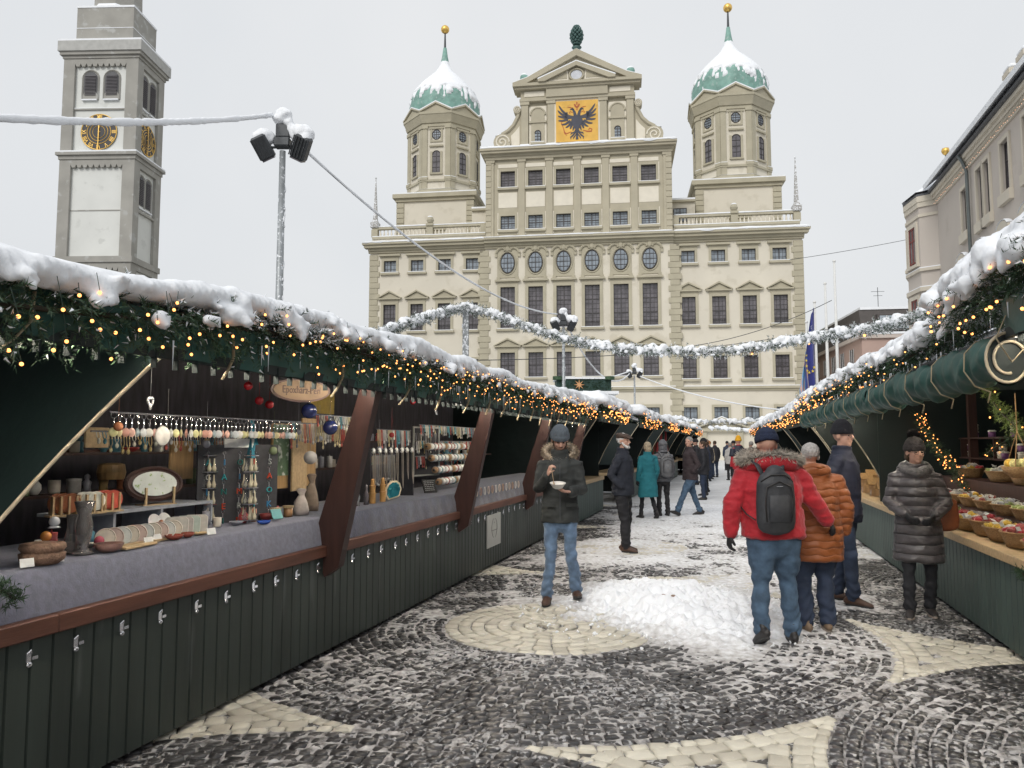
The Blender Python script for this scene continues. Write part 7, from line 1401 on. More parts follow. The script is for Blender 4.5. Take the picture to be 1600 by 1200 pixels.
def person(label, x, y, face, H=1.78, yaw=0, pitch=0, arms=None, legs=None, coat=None, pants=JEANS, shoes=SHOEB, sole=SOLE, coatz=(.78, 1.46), girth=1.0, hands=True, glove=None, hatf=None, hair=None, hairl=0, hood=False, hoodm=None, lean=0, coat_profile=None, vox=.013, group=None, beard=None, glasses=False, low=False, sleeve=.075, pantr=.085, noise=.008, collar=True, skirt=None, male=True):
    """local frame: +y is where the body faces, +x its right hand... arms/legs: joints in metres for a 1.78 m figure"""
    k = H / 1.78; T = thing('person', label, 'person', (x, y, 0), R(face), group); V = lambda p: Vector(p) * k
    arms = arms or {}; legs = legs or {}; L = dict(kr=(.10, .03, .50), ar=(.10, .0, .09), kl=(-.10, .03, .50), al=(-.10, .0, .09)); L.update(legs)
    A = dict(sr=(.165, 0, 1.405), er=(.235, -.03, 1.13), wr=(.235, .06, .88), sl=(-.165, 0, 1.405), el=(-.235, -.03, 1.13), wl=(-.235, .06, .88)); A.update(arms)
    lz = lambda z: lean * max(0, z - .9)
    sh = lambda p: V((p[0], p[1] + lz(p[2]), p[2]))
    HC = V((0, .02 + lz(1.62) + math.sin(R(pitch)) * .04, 1.645)); HM = Matrix.Translation(HC) @ Euler((R(-pitch), 0, R(yaw))).to_matrix().to_4x4() @ Matrix.Scale(k, 4)
    # body
    m = MB(); m.loft([V((0, lz(z), z)) for z in (.88, .98, 1.12, 1.28, 1.40, 1.47)], [(.125 * k, .09 * k), (.12 * k, .085 * k), (.11 * k, .08 * k), (.14 * k, .09 * k), (.15 * k, .08 * k), (.07 * k, .06 * k)], 14, round_ends=True)
    m.loft([V((0, lz(1.4), 1.42)), V((0, lz(1.5) + .005, 1.5)), HC - Vector((0, 0, .05))], [.062 * k, .055 * k, .055 * k], 12)
    for s_, K_, A_ in ((1, L['kr'], L['ar']), (-1, L['kl'], L['al'])): m.loft([V((.085 * s_, 0, .92)), V(K_).lerp(V((.085 * s_, 0, .92)), .5), V(K_), V(K_).lerp(V(A_), .4), V(A_)], [.070 * k, .058 * k, .038 * k, .034 * k, .024 * k], 10, round_ends=True)
    for s_, S_, E_, W_ in ((1, A['sr'], A['er'], A['wr']), (-1, A['sl'], A['el'], A['wl'])): m.loft([sh(S_), sh(E_), sh(W_)], [.045 * k, .038 * k, .025 * k], 10, round_ends=True)
    m.M = HM
    m.ell((0, -.012, .03), (.076, .094, .092), 20, 14); m.ell((0, .018, -.03), (.062, .070, .080), 18, 12); m.ell((0, .058, -.082), (.030, .025, .022), 10, 8); m.ell((0, .07, .035), (.05, .02, .014), 10, 6)
    m.loft([(0, .080, .028), (0, .098, .002), (0, .106, -.018), (0, .088, -.028)], [.009, .012, .016, .012], 8, round_ends=True); m.ell((.035, .068, -.018), (.02, .016, .02), 8, 6); m.ell((-.035, .068, -.018), (.02, .016, .02), 8, 6)
    m.ell((0, .083, -.046), (.024, .010, .006), 10, 6); m.ell((0, .082, -.055), (.020, .010, .006), 10, 6)
    for s_ in (-1, 1): m.ell((.078 * s_, -.005, .0), (.012, .022, .032), 10, 8, (0, 0, s_ * .3))
    m.M = None
    if hands and not glove:
        for s_, E_, W_, hk in ((1, A['er'], A['wr'], 'hr'), (-1, A['el'], A['wl'], 'hl')):
            hd = arms.get(hk); dr = (sh(W_) - sh(E_)); d_, c_, pn = (hd if hd else (tuple(dr), .45, (-s_, 0, 0))); hand(m, sh(W_), d_, s_, c_, pn)
    remesh(m, 'body', SKIN, .0075 if not low else .016, T, 0, smooth_it=1)
    if not low:
        e = MB(HM); [e.ell((.03 * s_, .078, .008), (.009, .008, .007), 8, 6) for s_ in (-1, 1)]; e.build('eyes', EYE, T, True)
        if glasses: g_ = MB(HM); [g_.loft([(.032 * s_ + .024 * math.cos(q), .096, .006 + .018 * math.sin(q)) for q in np.linspace(0, 6.2832, 17)], [.0022] * 17, 5, cap=False) for s_ in (-1, 1)]; g_.tube([(-.008, .098, .01), (.008, .098, .01)], .002, 5); [g_.tube([(.056 * s_, .095, .01), (.08 * s_, .0, .012)], .002, 5) for s_ in (-1, 1)]; g_.build('glasses', DARKMETAL, T)
    if glove:
        m = MB(); [hand(m, sh(A['w' + c]) , (sh(A['w' + c]) - sh(A['e' + c])), s_, .6, (-s_, 0, 0)) for c, s_ in (('r', 1), ('l', -1)) if A.get('show' + c, True)]; m.v = [tuple(v) for v in m.v]; remesh(m, 'glove', glove, .007, T, 0, smooth_it=1, fn=lambda co, no: co + no * .004)
    # trousers
    m = MB(); m.loft([V((0, 0, .80)), V((0, -.005, .90)), V((0, -.005, 1.0))], [(.16 * k * girth, .115 * k * girth), (.165 * k * girth, .125 * k * girth), (.15 * k * girth, .11 * k * girth)], 16, round_ends=True)
    for s_, K_, A_ in ((1, L['kr'], L['ar']), (-1, L['kl'], L['al'])):
        h_, kn, an = V((.088 * s_, 0, .88)), V(K_), V(A_); q = [h_, h_.lerp(kn, .5), kn, kn.lerp(an, .35), kn.lerp(an, .7), kn.lerp(an, .92), kn.lerp(an, .985)]
        m.loft(q, [pantr * 1.12 * k * girth, pantr * k * girth, pantr * .82 * k, pantr * .80 * k, pantr * .72 * k, pantr * .76 * k, pantr * .74 * k], 14, round_ends=True)
    remesh(m, 'trousers', pants, vox * .9, T, .012, 11, fn=lambda co, no: co + no * (.007 * np.sin(co[:, 2] * 80 + 4 * np.sin(co[:, 0] * 22 + co[:, 1] * 18)) * (1 - smoothstep(.12, .45, co[:, 2] / k)) + .022 * (fbm(co * np.array([9, 9, 15]) + x, 3) - .5) + .006 * np.sin(co[:, 2] * 55 + co[:, 0] * 40) * np.exp(-((co[:, 2] / k - .52) / .07) ** 2))[:, None])
    # shoes
    for s_, K_, A_, t_ in ((1, L['kr'], L['ar'], L.get('tr', 0)), (-1, L['kl'], L['al'], L.get('tl', 0))):
        an = V(A_); Rm = Matrix.Translation(an) @ Euler((R(t_), 0, R(-8 * s_))).to_matrix().to_4x4() @ Matrix.Scale(k, 4)
        m = MB(Rm); m.loft([(0, -.075, -.045), (0, -.03, -.035), (0, .05, -.045), (0, .12, -.058), (0, .17, -.066)], [(.034, .036), (.042, .050), (.045, .040), (.045, .027), (.030, .016)], 14, up=(0, 0, 1), round_ends=True); m.loft([(0, -.03, -.05), (0, -.035, .03), (0, -.035, .07)], [.040, .034, .030], 12); so = remesh(m, 'shoe', shoes, .011 if not low else .016, T, 0)
        m = MB(Rm); pts = [(.042 * math.cos(a) * (1.08 if math.sin(a) > 0 else .95), .05 + .135 * math.sin(a)) for a in np.linspace(0, 6.2832, 21)[:-1]]; m.add([(x_, y_, -.088) for x_, y_ in pts] + [(x_, y_, -.068) for x_, y_ in pts], [tuple(range(19, -1, -1)), tuple(range(20, 40))] + [(i, (i + 1) % 20, (i + 1) % 20 + 20, i + 20) for i in range(20)]); m.build('sole', sole, so)
    # coat
    if coat:
        z0, z1 = coatz; m = MB(); g = girth; prof = coat_profile or [(z0, .205, .150), (z0 + .12, .205, .155), (.98, .195, .150), (1.10, .185, .145), (1.25, .190, .148), (1.36, .182, .135), (1.43, .135, .105), (1.50, .088, .082)]
        m.loft([V((0, lz(z), z)) for z, a, b in prof], [(a * k * g, b * k * g) for z, a, b in prof], 22)
        for s_, S_, E_, W_ in ((1, A['sr'], A['er'], A['wr']), (-1, A['sl'], A['el'], A['wl'])):
            S1, E1, W1 = sh(S_), sh(E_), sh(W_); dW = (W1 - E1); m.loft([S1 + Vector((-.04 * s_, 0, -.01)), S1 + Vector((.01 * s_, 0, -.01)), S1.lerp(E1, .5), E1, E1.lerp(W1, .5), E1 + dW * .93], [(sleeve * 1.05 * k, sleeve * 1.0 * k), sleeve * 1.02 * k, sleeve * .95 * k, sleeve * .84 * k, sleeve * .76 * k, sleeve * .66 * k], 14, round_ends=True)
        if collar: m.loft([V((0, lz(1.44), 1.44)), V((0, lz(1.5), 1.50)), V((0, lz(1.54) + .005, 1.55))], [(.11 * k, .095 * k), (.095 * k, .09 * k), (.092 * k, .09 * k)], 16)
        if hood: m.loft([V((-.13, lz(1.46) - .03, 1.46)), V((-.10, lz(1.48) - .10, 1.50)), V((0, lz(1.5) - .13, 1.52)), V((.10, lz(1.48) - .10, 1.50)), V((.13, lz(1.46) - .03, 1.46))], [(.05 * k, .05 * k), (.06 * k, .065 * k), (.065 * k, .075 * k), (.06 * k, .065 * k), (.05 * k, .05 * k)], 12, round_ends=True)
        def folds(co, no):
            zz = co[:, 2] / k; q = fbm(co * np.array([11, 11, 24]) + x * 3, 3) - .5; r_ = 1 - np.abs(fbm(co * np.array([7, 7, 13]) + 40 + y, 3) - .5) * 5; return co + no * (q * .016 + np.clip(r_, 0, 1) ** 2 * .009 - .004)[:, None]
        remesh(m, 'jacket', coat, vox, T, noise, 9, fn=folds)
    if hair:
        m = MB(HM); m.ell((0, -.022, .042), (.084, .098, .088), 18, 12)
        if hairl: m.loft([(0, -.05, .03), (0, -.07, -.05), (0, -.065, -.05 - hairl)], [(.08, .05), (.078, .045), (.06, .03)], 14, round_ends=True); [m.loft([(.07 * s_, -.02, .03), (.078 * s_, -.02, -.05)], [.022, .014], 8, round_ends=True) for s_ in (-1, 1)]
        for s_ in (-1, 1): m.ell((.07 * s_, -.02, -.005), (.016, .04, .04), 8, 6)
        remesh(m, 'hair', hair, .008, T, .004, 60, smooth_it=1)
    if beard:
        m = MB(HM); m.loft([(-.064, .01, -.02), (-.05, .045, -.066), (-.02, .072, -.092), (.02, .072, -.092), (.05, .045, -.066), (.064, .01, -.02)], [.014, .021, .026, .026, .021, .014], 10, round_ends=True); m.ell((0, .09, -.036), (.028, .010, .007), 10, 6); remesh(m, 'beard', beard, .007, T, .003, 60, smooth_it=1)
    if hatf: hatf(T, HM, k)
    if skirt: pass
    return T, HM, sh
def beanie(mat, pom=None, tall=0, cuff=True):
    def f(T, HM, k):
        m = MB(HM); m.lathe([(.094, -.0), (.096, .03), (.092, .065), (.075, .10 + tall * .5), (.045, .125 + tall), (.012, .137 + tall)], (0, -.012, .028), 24, sy=1.12, cap=True); m.lathe([(.094, -.005), (.101, .0), (.103, .02), (.101, .045), (.094, .05)], (0, -.012, .026), 24, sy=1.12, cap=True) if cuff else None
        h = remesh(m, 'beanie', mat, .008, T, .003, 40, smooth_it=1)
        if pom: m = MB(HM); fur_ball(m, (0, -.02, .185 + tall), .062, 900); m.build('pompom', pom, h)
    return f
def fur_ball(m, c, r, n):
    for i in range(n):
        d = Vector((random.gauss(0, 1), random.gauss(0, 1), random.gauss(0, 1))).normalized(); a = Vector(c) + d * r * .45; b = Vector(c) + d * r * random.uniform(.95, 1.2) + Vector((0, 0, -.006)); s = d.orthogonal().normalized() * .005; m.add([a - s, a + s, b], [(0, 1, 2)])
def flatcap(mat):
    def f(T, HM, k):
        m = MB(HM); m.ell((0, .0, .082), (.103, .125, .042), 20, 12, (R(-12), 0, 0)); m.ell((0, -.02, .065), (.092, .105, .05), 18, 10); m.ell((0, .105, .052), (.07, .05, .010), 16, 8, (R(-14), 0, 0)); remesh(m, 'flat_cap', mat, .008, T, .002, 40, smooth_it=1)
    return f
def fur_ring(T, pts, rad, n, mat, L=.07):
    """fur trim along a loop of points"""
    m = MB(); P = [Vector(p) for p in pts]; N = len(P)
    m.loft(P + [P[0]], [rad * .75] * (N + 1), 8, cap=False); c = sum(P, Vector()) / N
    for i in range(n):
        q = random.random() * N; a = P[int(q) % N].lerp(P[(int(q) + 1) % N], q % 1); o = (a - c).normalized(); d = (o * random.uniform(-.2, 1.3) + Vector((random.gauss(0, .6), random.gauss(0, .6), random.gauss(0, .6)))).normalized(); b = a + d * (rad * .6 + L * random.uniform(.4, 1)) + Vector((0, 0, -.008)); s = d.orthogonal().normalized() * .006; a = a + d * rad * .5; m.add([a - s, a + s, b], [(0, 1, 2)])
    return m.build('fur_trim', mat, T)
FUR = pm('beige_fur', (.42, .33, .23), .9, .5, 30, sheen=.4); FURG = pm('grey_beige_fur', (.36, .31, .25), .9, .6, 30, sheen=.4)
# 1 man with the bowl, facing the camera, head bent
BW = lambda **k: k
T1, HM1, sh1 = person('bearded man in a dark olive parka and grey beanie eating from a white bowl', .50, 8.05, 176, 1.80, yaw=8, pitch=28,
    arms=dict(er=(.225, .05, 1.15), wr=(.12, .27, 1.30), hr=((-.3, .25, .9), .9, (-1, -.2, -.1)), el=(-.225, .04, 1.14), wl=(-.10, .27, 1.13), hl=((.85, .5, .1), .35, (0, 0, 1))),
    legs=dict(kr=(.10, .05, .5), ar=(.13, .10, .09), kl=(-.11, .05, .5), al=(-.16, -.02, .12), tl=14), coat=pm('dark_olive_parka', (.032, .035, .033), .8, .2, 8, bump=.3, bscale=70, bdist=.004), coatz=(.80, 1.5), pants=JEANS, shoes=SHOEB, beard=BROWNH, hair=BROWNH, hatf=beanie(pm('grey_blue_knit', (.11, .13, .15), .95, .2, 40, bump=1, bscale=150, bdist=.006, stretch=(3, 3, .3))), pantr=.077, girth=.95, sleeve=.068)
fur_ring(T1, [sh1((.15 * math.cos(a), -.055 + .10 * math.sin(a), 1.525 - .075 * math.sin(a))) for a in np.linspace(0, 6.2832, 19)[:-1]], .035, 2600, FUR, .05)
m = MB(); m.box(-.004, .004, .172, .178, .85, 1.42); m.build('zip', DARKMETAL, T1)
bp = T1.matrix_world if False else Matrix.Translation((.50, 8.05, 0)) @ Matrix.Rotation(R(176), 4, 'Z')
bw = bp @ (sh1((.02, .335, 1.165))); m = MB(); m.lathe([(.03, 0), (.05, .012), (.078, .055), (.082, .058), (.074, .055), (.045, .015)], n=24); o = m.build('bowl', pm('paper_bowl', (.72, .68, .62), .6, .05, 20), None, True, bw); tag(o, 'white paper bowl held by the bearded man in the olive parka', 'bowl'); o.rotation_euler = (R(10), 0, 0)
m = MB(); m.tube([(0, 0, 0), (.03, .0, .16)], .004, 6); m.ell((-.003, 0, -.02), (.008, .012, .022), 8, 6); bw = bp @ (sh1((.06, .35, 1.235))); o = m.build('fork', pm('wooden_fork', (.45, .33, .2), .7, .1, 20), None, True, bw); tag(o, 'small wooden fork dipping into the white bowl', 'fork'); o.rotation_euler = (0, R(-20), 0)
# pocket flaps and back seams on the nearest coats
for s_ in (-1, 1): m = MB(); m.cbox(tuple(sh1((s_ * .115, .150, .99))), (.13, .012, .045), (R(4), 0, R(-s_ * 18)), .004); m.build('pocket_flap', T1.children[2].data.materials[0] if False else pm('olive_flap', (.026, .029, .027), .8, .2, 8), T1)
# 2 man in a flat cap, seen from his left/front, looking right
T2, HM2, sh2 = person('white-bearded older man in a brown flat cap and navy jacket, hands in pockets', 1.69, 11.8, 244, 1.80, yaw=-12, arms=dict(er=(.27, -.10, 1.14), wr=(.19, .06, .96), el=(-.27, -.10, 1.14), wl=(-.19, .06, .96)), hands=False, girth=1.08,
    legs=dict(ar=(.10, .08, .09), kr=(.10, .05, .5)), coat=pm('navy_wool_jacket', (.017, .020, .030), .85, .2, 8, bump=.3, bscale=60, bdist=.005), coatz=(.84, 1.5), pants=BLACKT, shoes=SHOEB, hair=WHITEH, beard=WHITEH, hatf=flatcap(pm('brown_tweed', (.075, .05, .038), .9, .4, 40)), pantr=.088)
# 3 teal coat, 4 grey hooded with backpack
TEAL = pm('teal_wool', (.012, .14, .17), .85, .12, 8, bump=.3, bscale=40, bdist=.006)
T3, HM3, sh3 = person('person in a knee-length teal coat with light blond hair, seen from behind', 2.97, 16.9, 20, 1.68, coat=TEAL, coatz=(.48, 1.5), coat_profile=[(.50, .25, .20), (.7, .235, .185), (.95, .20, .155), (1.10, .165, .13), (1.25, .18, .14), (1.38, .18, .125), (1.45, .12, .10), (1.50, .08, .08)], pants=BLACKT, shoes=SHOEK, hair=pm('ash_blond_hair', (.36, .29, .20), .8, .3, 60, bump=.8, bscale=90, bdist=.01), hairl=.05, vox=.016, hands=False, glove=BLACKT, legs=dict(ar=(.14, -.14, .12), kr=(.11, .02, .5), tr=-20, al=(-.1, .16, .09), kl=(-.1, .10, .5)), pantr=.07)
GREYQ = quilt('grey_padded', (.10, .10, .11), .10)
T4, HM4, sh4 = person('person in a grey hooded jacket beside the teal coat, hood up', 3.42, 17.5, 10, 1.72, coat=GREYQ, coatz=(.80, 1.5), pants=pm('dark_trousers_a', (.02, .018, .02), .8, .2, 6), shoes=SHOEK, hair=None, vox=.016, hands=False, hatf=lambda T, HM, k: remesh((lambda m: (m.ell((0, -.03, .02), (.105, .115, .125), 18, 12), m.loft([(0, -.04, -.05), (0, -.04, -.16)], [(.10, .09), (.12, .10)], 14), m)[-1])(MB(HM)), 'hood', GREYQ, .012, T, .004, 20), pantr=.075)
def backpack(T_loc, face, mat, label, sc=1, straps=True, cat='backpack', dz=0, logo=False, y0=-.17):
    bp = thing('backpack', label, cat, T_loc, R(face)); m = MB(); M0 = Matrix.Scale(sc, 4); m.M = M0
    pr = [(.145, .0), (.158, .05), (.16, .20), (.15, .36), (.125, .42), (.08, .45)]
    m.loft([(0, y0 - .075, z + dz) for w, z in pr], [(w, .085 if 0 < i < 4 else .06) for i, (w, z) in enumerate(pr)], 20, round_ends=True)
    b_ = remesh(m, 'bag', mat, .010, bp, .002, 20)
    m = MB(M0); m.loft([(-.10, y0 - .145, .06 + dz), (-.115, y0 - .165, .2 + dz), (-.10, y0 - .158, .33 + dz), (0, y0 - .163, .375 + dz), (.10, y0 - .158, .33 + dz), (.115, y0 - .165, .2 + dz), (.10, y0 - .145, .06 + dz)], [.006] * 7, 6); m.loft([(-.13, y0 - .11, .37 + dz), (-.06, y0 - .14, .425 + dz), (.06, y0 - .14, .425 + dz), (.13, y0 - .11, .37 + dz)], [.006] * 4, 6); m.build('zip', SHOEK, bp, True)
    m = MB(M0); m.cbox((0, y0 - .155, .16 + dz), (.17, .03, .22), bev=.012); m.build('front_pocket', mat, bp, True)
    m = MB(M0); m.loft([(-.03, y0 - .05, .45 + dz), (-.025, y0 - .05, .485 + dz), (.025, y0 - .05, .485 + dz), (.03, y0 - .05, .45 + dz)], [.008] * 4, 6); m.build('handle', SHOEK, bp, True)
    if straps:
        for s_ in (-1, 1): m = MB(M0); m.loft([(s_ * .07, y0 - .03, .40 + dz), (s_ * .10, y0 + .04, .50 + dz), (s_ * .115, y0 + .12, .545 + dz), (s_ * .12, y0 + .24, .53 + dz), (s_ * .13, y0 + .315, .45 + dz)], [(.026, .008)] * 5, 8, up=(0, 0, 1)); m.build('shoulder_strap', mat, bp, True); m = MB(M0); m.loft([(s_ * .15, y0 - .03, .06 + dz), (s_ * .19, y0 + .06, .10 + dz), (s_ * .215, y0 + .14, .16 + dz)], [(.010, .004)] * 3, 6); m.build('side_strap', SHOEK, bp, True)
    if logo: m = MB(M0); m.cbox((0, y0 - .168, .335 + dz), (.05, .004, .006), bev=.001); m.build('badge', CHROME, bp)
    return bp
PACK = pm('charcoal_nylon', (.035, .037, .042), .6, .2, 30, bump=.4, bscale=200, bdist=.002)
backpack((3.42, 17.5, .93), 10, pm('grey_nylon', (.13, .13, .135), .7, .15, 20), 'light grey backpack on the hooded person beside the teal coat', .95)
# 5 man in brown jacket walking
T5, HM5, sh5 = person('grey-haired man in a dark brown jacket and jeans striding across the snow', 4.06, 17.6, 100, 1.80, yaw=38, arms=dict(er=(.27, -.10, 1.15), wr=(.22, .02, .98), el=(-.27, -.08, 1.15), wl=(-.22, .04, .98)), hands=False, coat=pm('dark_brown_jacket', (.036, .024, .026), .8, .2, 8, bump=.3, bscale=40, bdist=.006), coatz=(.80, 1.5), girth=1.08, pants=JEANSM, hair=GREYH, shoes=SHOEK, legs=dict(kr=(.10, -.10, .5), ar=(.10, -.26, .11), tr=-8, kl=(-.1, .2, .5), al=(-.1, .36, .12), tl=22), vox=.016)
# 6 man in red jacket, back to us
REDM = pm('red_shell_fabric', (.40, .010, .020), .75, .15, 9, bump=.7, bscale=26, bdist=.010, sheen=.2)
T6, HM6, sh6 = person('broad man in a bright red jacket with a fur-trimmed hood, seen from behind', 2.17, 6.45, 3, 1.74, yaw=-5, pitch=14, arms=dict(sr=(.215, 0, 1.42), sl=(-.215, 0, 1.40), er=(.36, .0, 1.18), wr=(.53, .10, .99), el=(-.34, .0, 1.14), wl=(-.37, .02, .89)), glove=pm('black_gloves', (.012, .012, .014), .7, .2, 10), hands=False, girth=1.32, coat=REDM, coatz=(.84, 1.46), coat_profile=[(.865, .19, .135), (.88, .212, .152), (1.0, .20, .155), (1.12, .192, .155), (1.28, .20, .155), (1.38, .19, .14), (1.45, .13, .105), (1.50, .085, .08)], pants=JEANSM, shoes=SHOEK, hair=None, sleeve=.092, pantr=.092, legs=dict(kr=(.13, .04, .5), ar=(.14, .0, .09), kl=(-.13, -.02, .5), al=(-.17, -.12, .13), tl=-28), hatf=beanie(pm('navy_knit', (.015, .022, .05), .95, .2, 40, bump=1, bscale=120, bdist=.006), None, .0), lean=.10, noise=.012)
fur_ring(T6, [sh6((.235 * math.cos(a), -.02 + .13 * math.sin(a), 1.575 - .05 * abs(math.cos(a)) ** 2 + .015 * math.sin(a))) for a in np.linspace(0, 6.2832, 25)[:-1]], .045, 5200, FURG, .065)
m = MB(); m.loft([sh6((-.19, -.03, 1.47)), sh6((-.14, -.11, 1.50)), sh6((0, -.145, 1.51)), sh6((.14, -.11, 1.50)), sh6((.19, -.03, 1.47))], [(.06, .06), (.07, .065), (.07, .07), (.07, .065), (.06, .06)], 12, round_ends=True); remesh(m, 'hood', REDM, .014, T6, .006, 12)
backpack((2.10, 6.45, .95), 3, PACK, 'charcoal backpack with a small badge on the red jacket', 1.0, logo=True, y0=-.165)
# 7 person in orange quilted coat
ORQ = quilt('orange_padded', (.24, .066, .012), .062, .006, .8, .55, .014)
T7, HM7, sh7 = person('person in a rust-orange quilted coat with silvery hair, seen from behind', 2.66, 6.85, -4, 1.64, coat=ORQ, coatz=(.70, 1.5), girth=1.28, coat_profile=[(.66, .195, .155), (.68, .21, .165), (.85, .21, .165), (1.0, .20, .155), (1.12, .19, .15), (1.28, .195, .15), (1.38, .185, .135), (1.45, .14, .115), (1.52, .10, .10)], arms=dict(sr=(.205, 0, 1.41), er=(.31, -.02, 1.16), wr=(.31, .04, .92)), sleeve=.09, pants=JEANSD, shoes=pm('beige_boot', (.16, .11, .07), .6, .2, 10), sole=SOLEW, hair=pm('silver_hair', (.40, .38, .36), .6, .3, 60, bump=.8, bscale=90, bdist=.01), hood=True, hands=False, pantr=.10, legs=dict(al=(-.11, -.04, .09)), lean=.05)
# 8 man in navy jacket, beanie and glasses
NAVY = pm('navy_jacket', (.010, .013, .030), .7, .2, 8, bump=.3, bscale=30, bdist=.008)
T8, HM8, sh8 = person('man in a dark navy jacket, black beanie and glasses looking towards the stall', 3.42, 8.0, 232, 1.84, yaw=-16, arms=dict(er=(.28, -.10, 1.16), wr=(.18, -.18, .98), el=(-.28, -.08, 1.16), wl=(-.16, -.18, .98)), hands=False, girth=1.12, coat=NAVY, coatz=(.80, 1.5), pants=JEANSD, shoes=SHOEB, hair=None, glasses=True, hatf=beanie(pm('black_knit', (.012, .012, .016), .95, .2, 40, bump=1, bscale=120, bdist=.006), None, .015), legs=dict(ar=(.11, .10, .09), kr=(.11, .07, .5), kl=(-.11, -.02, .5), al=(-.12, -.12, .09)), pantr=.085)
# 9 woman in grey coat
GQ = quilt('taupe_padded', (.072, .064, .066), .088, 0, .9, .38, .026)
T9, HM9, sh9 = person('person in a long taupe quilted coat, dark bobble hat and glasses, facing the camera', 3.84, 7.35, 158, 1.66, yaw=22, arms=dict(er=(.26, .0, 1.15), wr=(.12, .22, 1.03), el=(-.26, .02, 1.14), wl=(-.12, .24, 1.02), hr=((-1, .3, 0), .8, (0, -1, 0)), hl=((1, .3, 0), .8, (0, -1, 0))), glove=pm('black_gloves_b', (.012, .012, .014), .7, .2, 10), hands=False, coat=GQ, coatz=(.52, 1.5), coat_profile=[(.555, .215, .165), (.57, .235, .185), (.75, .22, .18), (.95, .205, .165), (1.10, .175, .14), (1.25, .185, .145), (1.38, .18, .13), (1.45, .13, .105), (1.52, .09, .085)], pants=pm('charcoal_trousers', (.022, .023, .027), .85, .2, 8), shoes=pm('dark_boot', (.035, .03, .028), .6, .2, 10), sole=SOLEW, hair=BROWNH, hairl=.02, glasses=True, hatf=beanie(pm('black_brown_knit', (.028, .024, .024), .95, .3, 40, bump=1, bscale=120, bdist=.006), pm('dark_fur', (.03, .027, .028), .9, .4, 30), .01), hood=True, pantr=.075, girth=1.06, legs=dict(kr=(.10, .06, .5), ar=(.10, .02, .09), kl=(-.10, .02, .5), al=(-.10, -.16, .09)))
m = MB(); m.loft([sh9((-.11, .02, 1.48)), sh9((-.06, .10, 1.47)), sh9((.0, .125, 1.45)), sh9((.06, .10, 1.47)), sh9((.11, .02, 1.48)), sh9((.07, -.08, 1.5)), sh9((-.07, -.08, 1.5)), sh9((-.11, .02, 1.48))], [(.045, .05)] * 8, 12); remesh(m, 'scarf', pm('grey_knit_scarf', (.11, .105, .105), .95, .3, 30, bump=1, bscale=90, bdist=.008), .012, T9, .006, 18)
hb = thing('handbag', 'brown leather shoulder bag hanging at the taupe coat', 'bag', (4.08, 7.30, .84), R(-10)); m = MB(); m.loft([(0, 0, 0), (0, 0, .08), (0, 0, .2), (0, 0, .25)], [(.11, .04), (.12, .05), (.11, .04), (.10, .025)], 14, round_ends=True); m.build('bag', pm('tan_leather', (.22, .07, .03), .5, .2, 12), hb, True); m = MB(); m.loft([(-.1, 0, .25), (-.14, .04, .5), (-.2, .06, .62)], [(.008, .004)] * 3, 6); m.build('strap', SHOEB, hb)
# 10 yellow beanie, black and red jacket
BLK = pm('black_shell', (.014, .016, .03), .6, .2, 6)
def yoke(T, HM, k):
    beanie(pm('mustard_knit', (.72, .36, .02), .95, .2, 40, bump=1, bscale=90, bdist=.008), None, .04)(T, HM, k)
    m = MB(); m.loft([Vector((0, 0, z)) * k for z in (1.22, 1.30, 1.40, 1.47, 1.53)], [(a * k * 1.12, b * k * 1.12) for a, b in ((.197, .152), (.203, .158), (.20, .145), (.14, .115), (.10, .10))], 20)
    for s_ in (-1, 1): m.loft([Vector((.19 * s_, 0, 1.42)) * k, Vector((.26 * s_, -.03, 1.18)) * k], [.095 * k, .092 * k], 12)
    remesh(m, 'yoke', BLK, .02, T, .006, 9)
T10, _, _ = person('person in a red jacket with a navy-black yoke and a mustard hat, back view', 7.35, 25.0, 15, 1.84, coat=REDM, pants=BLACKT, shoes=SHOEK, hatf=yoke, vox=.02, girth=1.05, hands=False, glove=BLACKT, low=True)
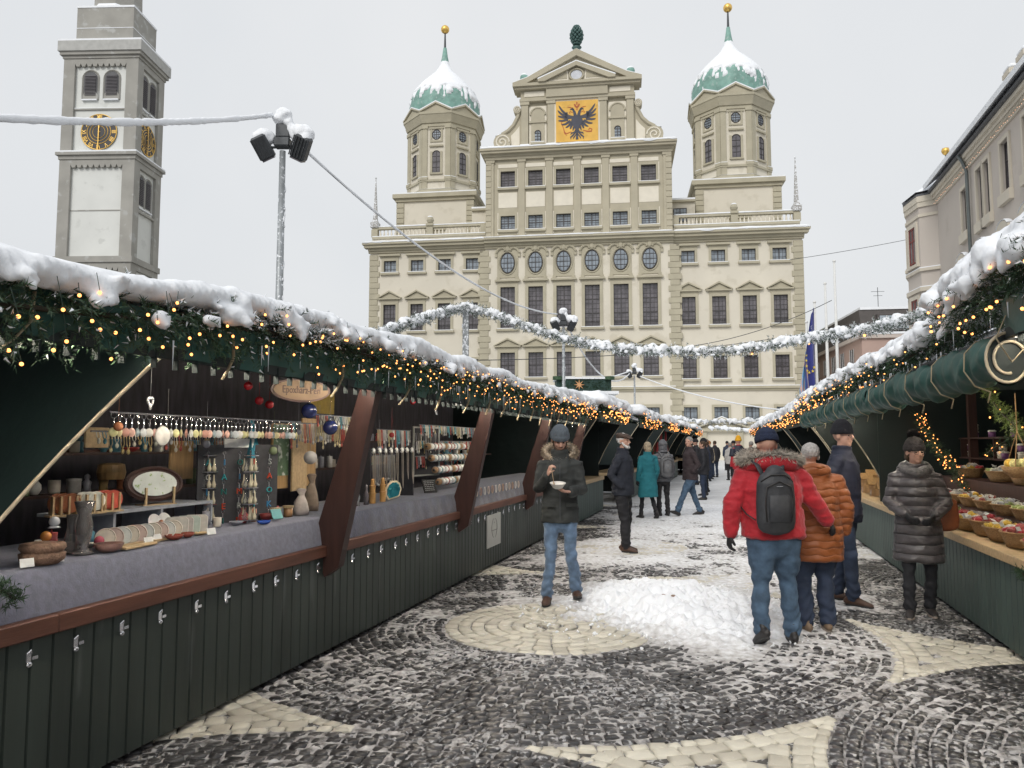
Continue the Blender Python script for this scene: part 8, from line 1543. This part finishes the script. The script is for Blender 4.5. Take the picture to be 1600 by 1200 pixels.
# crowd further along, built the same way with their own clothes
CC = [((.02, .02, .025), 'black'), ((.03, .04, .07), 'dark blue'), ((.08, .05, .035), 'brown'), ((.11, .11, .11), 'grey'), ((.32, .27, .2), 'beige'), ((.03, .05, .035), 'dark green'), ((.18, .03, .035), 'dark red'), ((.42, .40, .38), 'off-white')]
CM = [pm('coat_' + c[1].replace(' ', '_').replace('-', '_'), c[0], .8, .2, 8) for c in CC]
crowd = [(6.1, 24.5, 60, 0, 'k', 'at the stall with red and green goods', 1.8), (6.6, 26.2, 70, 1, 'b', 'just behind the brown jacket', 1.74), (7.4, 31, 80, 0, 'k', "past the brown jacket's right shoulder", 1.82), (9.2, 36, 190, 4, 'o', 'coming forward under the far garland', 1.76),
         (8.6, 34, 170, 0, 'h', 'under the last lights of the left row', 1.84), (9.9, 35, 10, 7, 'g', 'in the middle of the far crowd', 1.70), (11.2, 39, 0, 3, 'k', 'between black coats far down the alley', 1.78), (10.4, 41, 180, 2, 'b', 'walking up the alley in the crowd', 1.75), (9.0, 29, 20, 3, 'g', 'directly right of the mustard hat', 1.74),
         (12.4, 43, 5, 0, 'k', 'in the far crowd by the right row', 1.8), (11.6, 46, 200, 6, 'o', 'deep in the far crowd', 1.72), (13.4, 48, 0, 1, 'k', 'farthest off, near the right row', 1.8), (12.2, 51, 180, 5, 'b', 'farthest off in mid alley', 1.76), (9.7, 44, 30, 0, 'k', 'by the last left stall', 1.77),
         (5.6, 22.6, 75, 0, 'b', 'at the stall past the teal coat', 1.72), (8.0, 32.5, 95, 0, 'h', 'half hidden left of the far crowd', 1.78), (10.6, 33, 5, 5, 'k', 'right beside the red and black jacket', 1.8), (10.0, 38, 15, 0, 'b', 'in the thick of the far crowd', 1.8), (11.9, 41.5, 350, 2, 'k', 'in the crowd near the right lights', 1.76)]
HATS = {'k': ('black hat', beanie(pm('black_knit_b', (.015, .015, .018), .95, .2, 40))), 'b': ('brown hair', None), 'o': ('orange-brown hat', beanie(pm('rust_knit', (.36, .15, .05), .95, .2, 40))), 'h': ('dark hair', None), 'g': ('grey hair', None)}
for (x, y, f_, ci, hk, where, hh) in crowd:
    hn, hf = HATS[hk]; person(f'person in a {CC[ci][1]} coat and {hn} {where}'.replace('and brown hair', 'with brown hair').replace('and dark hair', 'with dark hair').replace('and grey hair', 'with grey hair'), x, y, f_, hh, coat=CM[ci], coatz=(.75, 1.5), pants=BLACKT if ci % 2 else JEANSD, shoes=SHOEK, hair=None if hf else {'b': BROWNH, 'h': BROWNH, 'g': GREYH}[hk], hatf=hf, low=True, vox=.03, hands=False, glove=None, group=None, girth=random.uniform(1, 1.15))
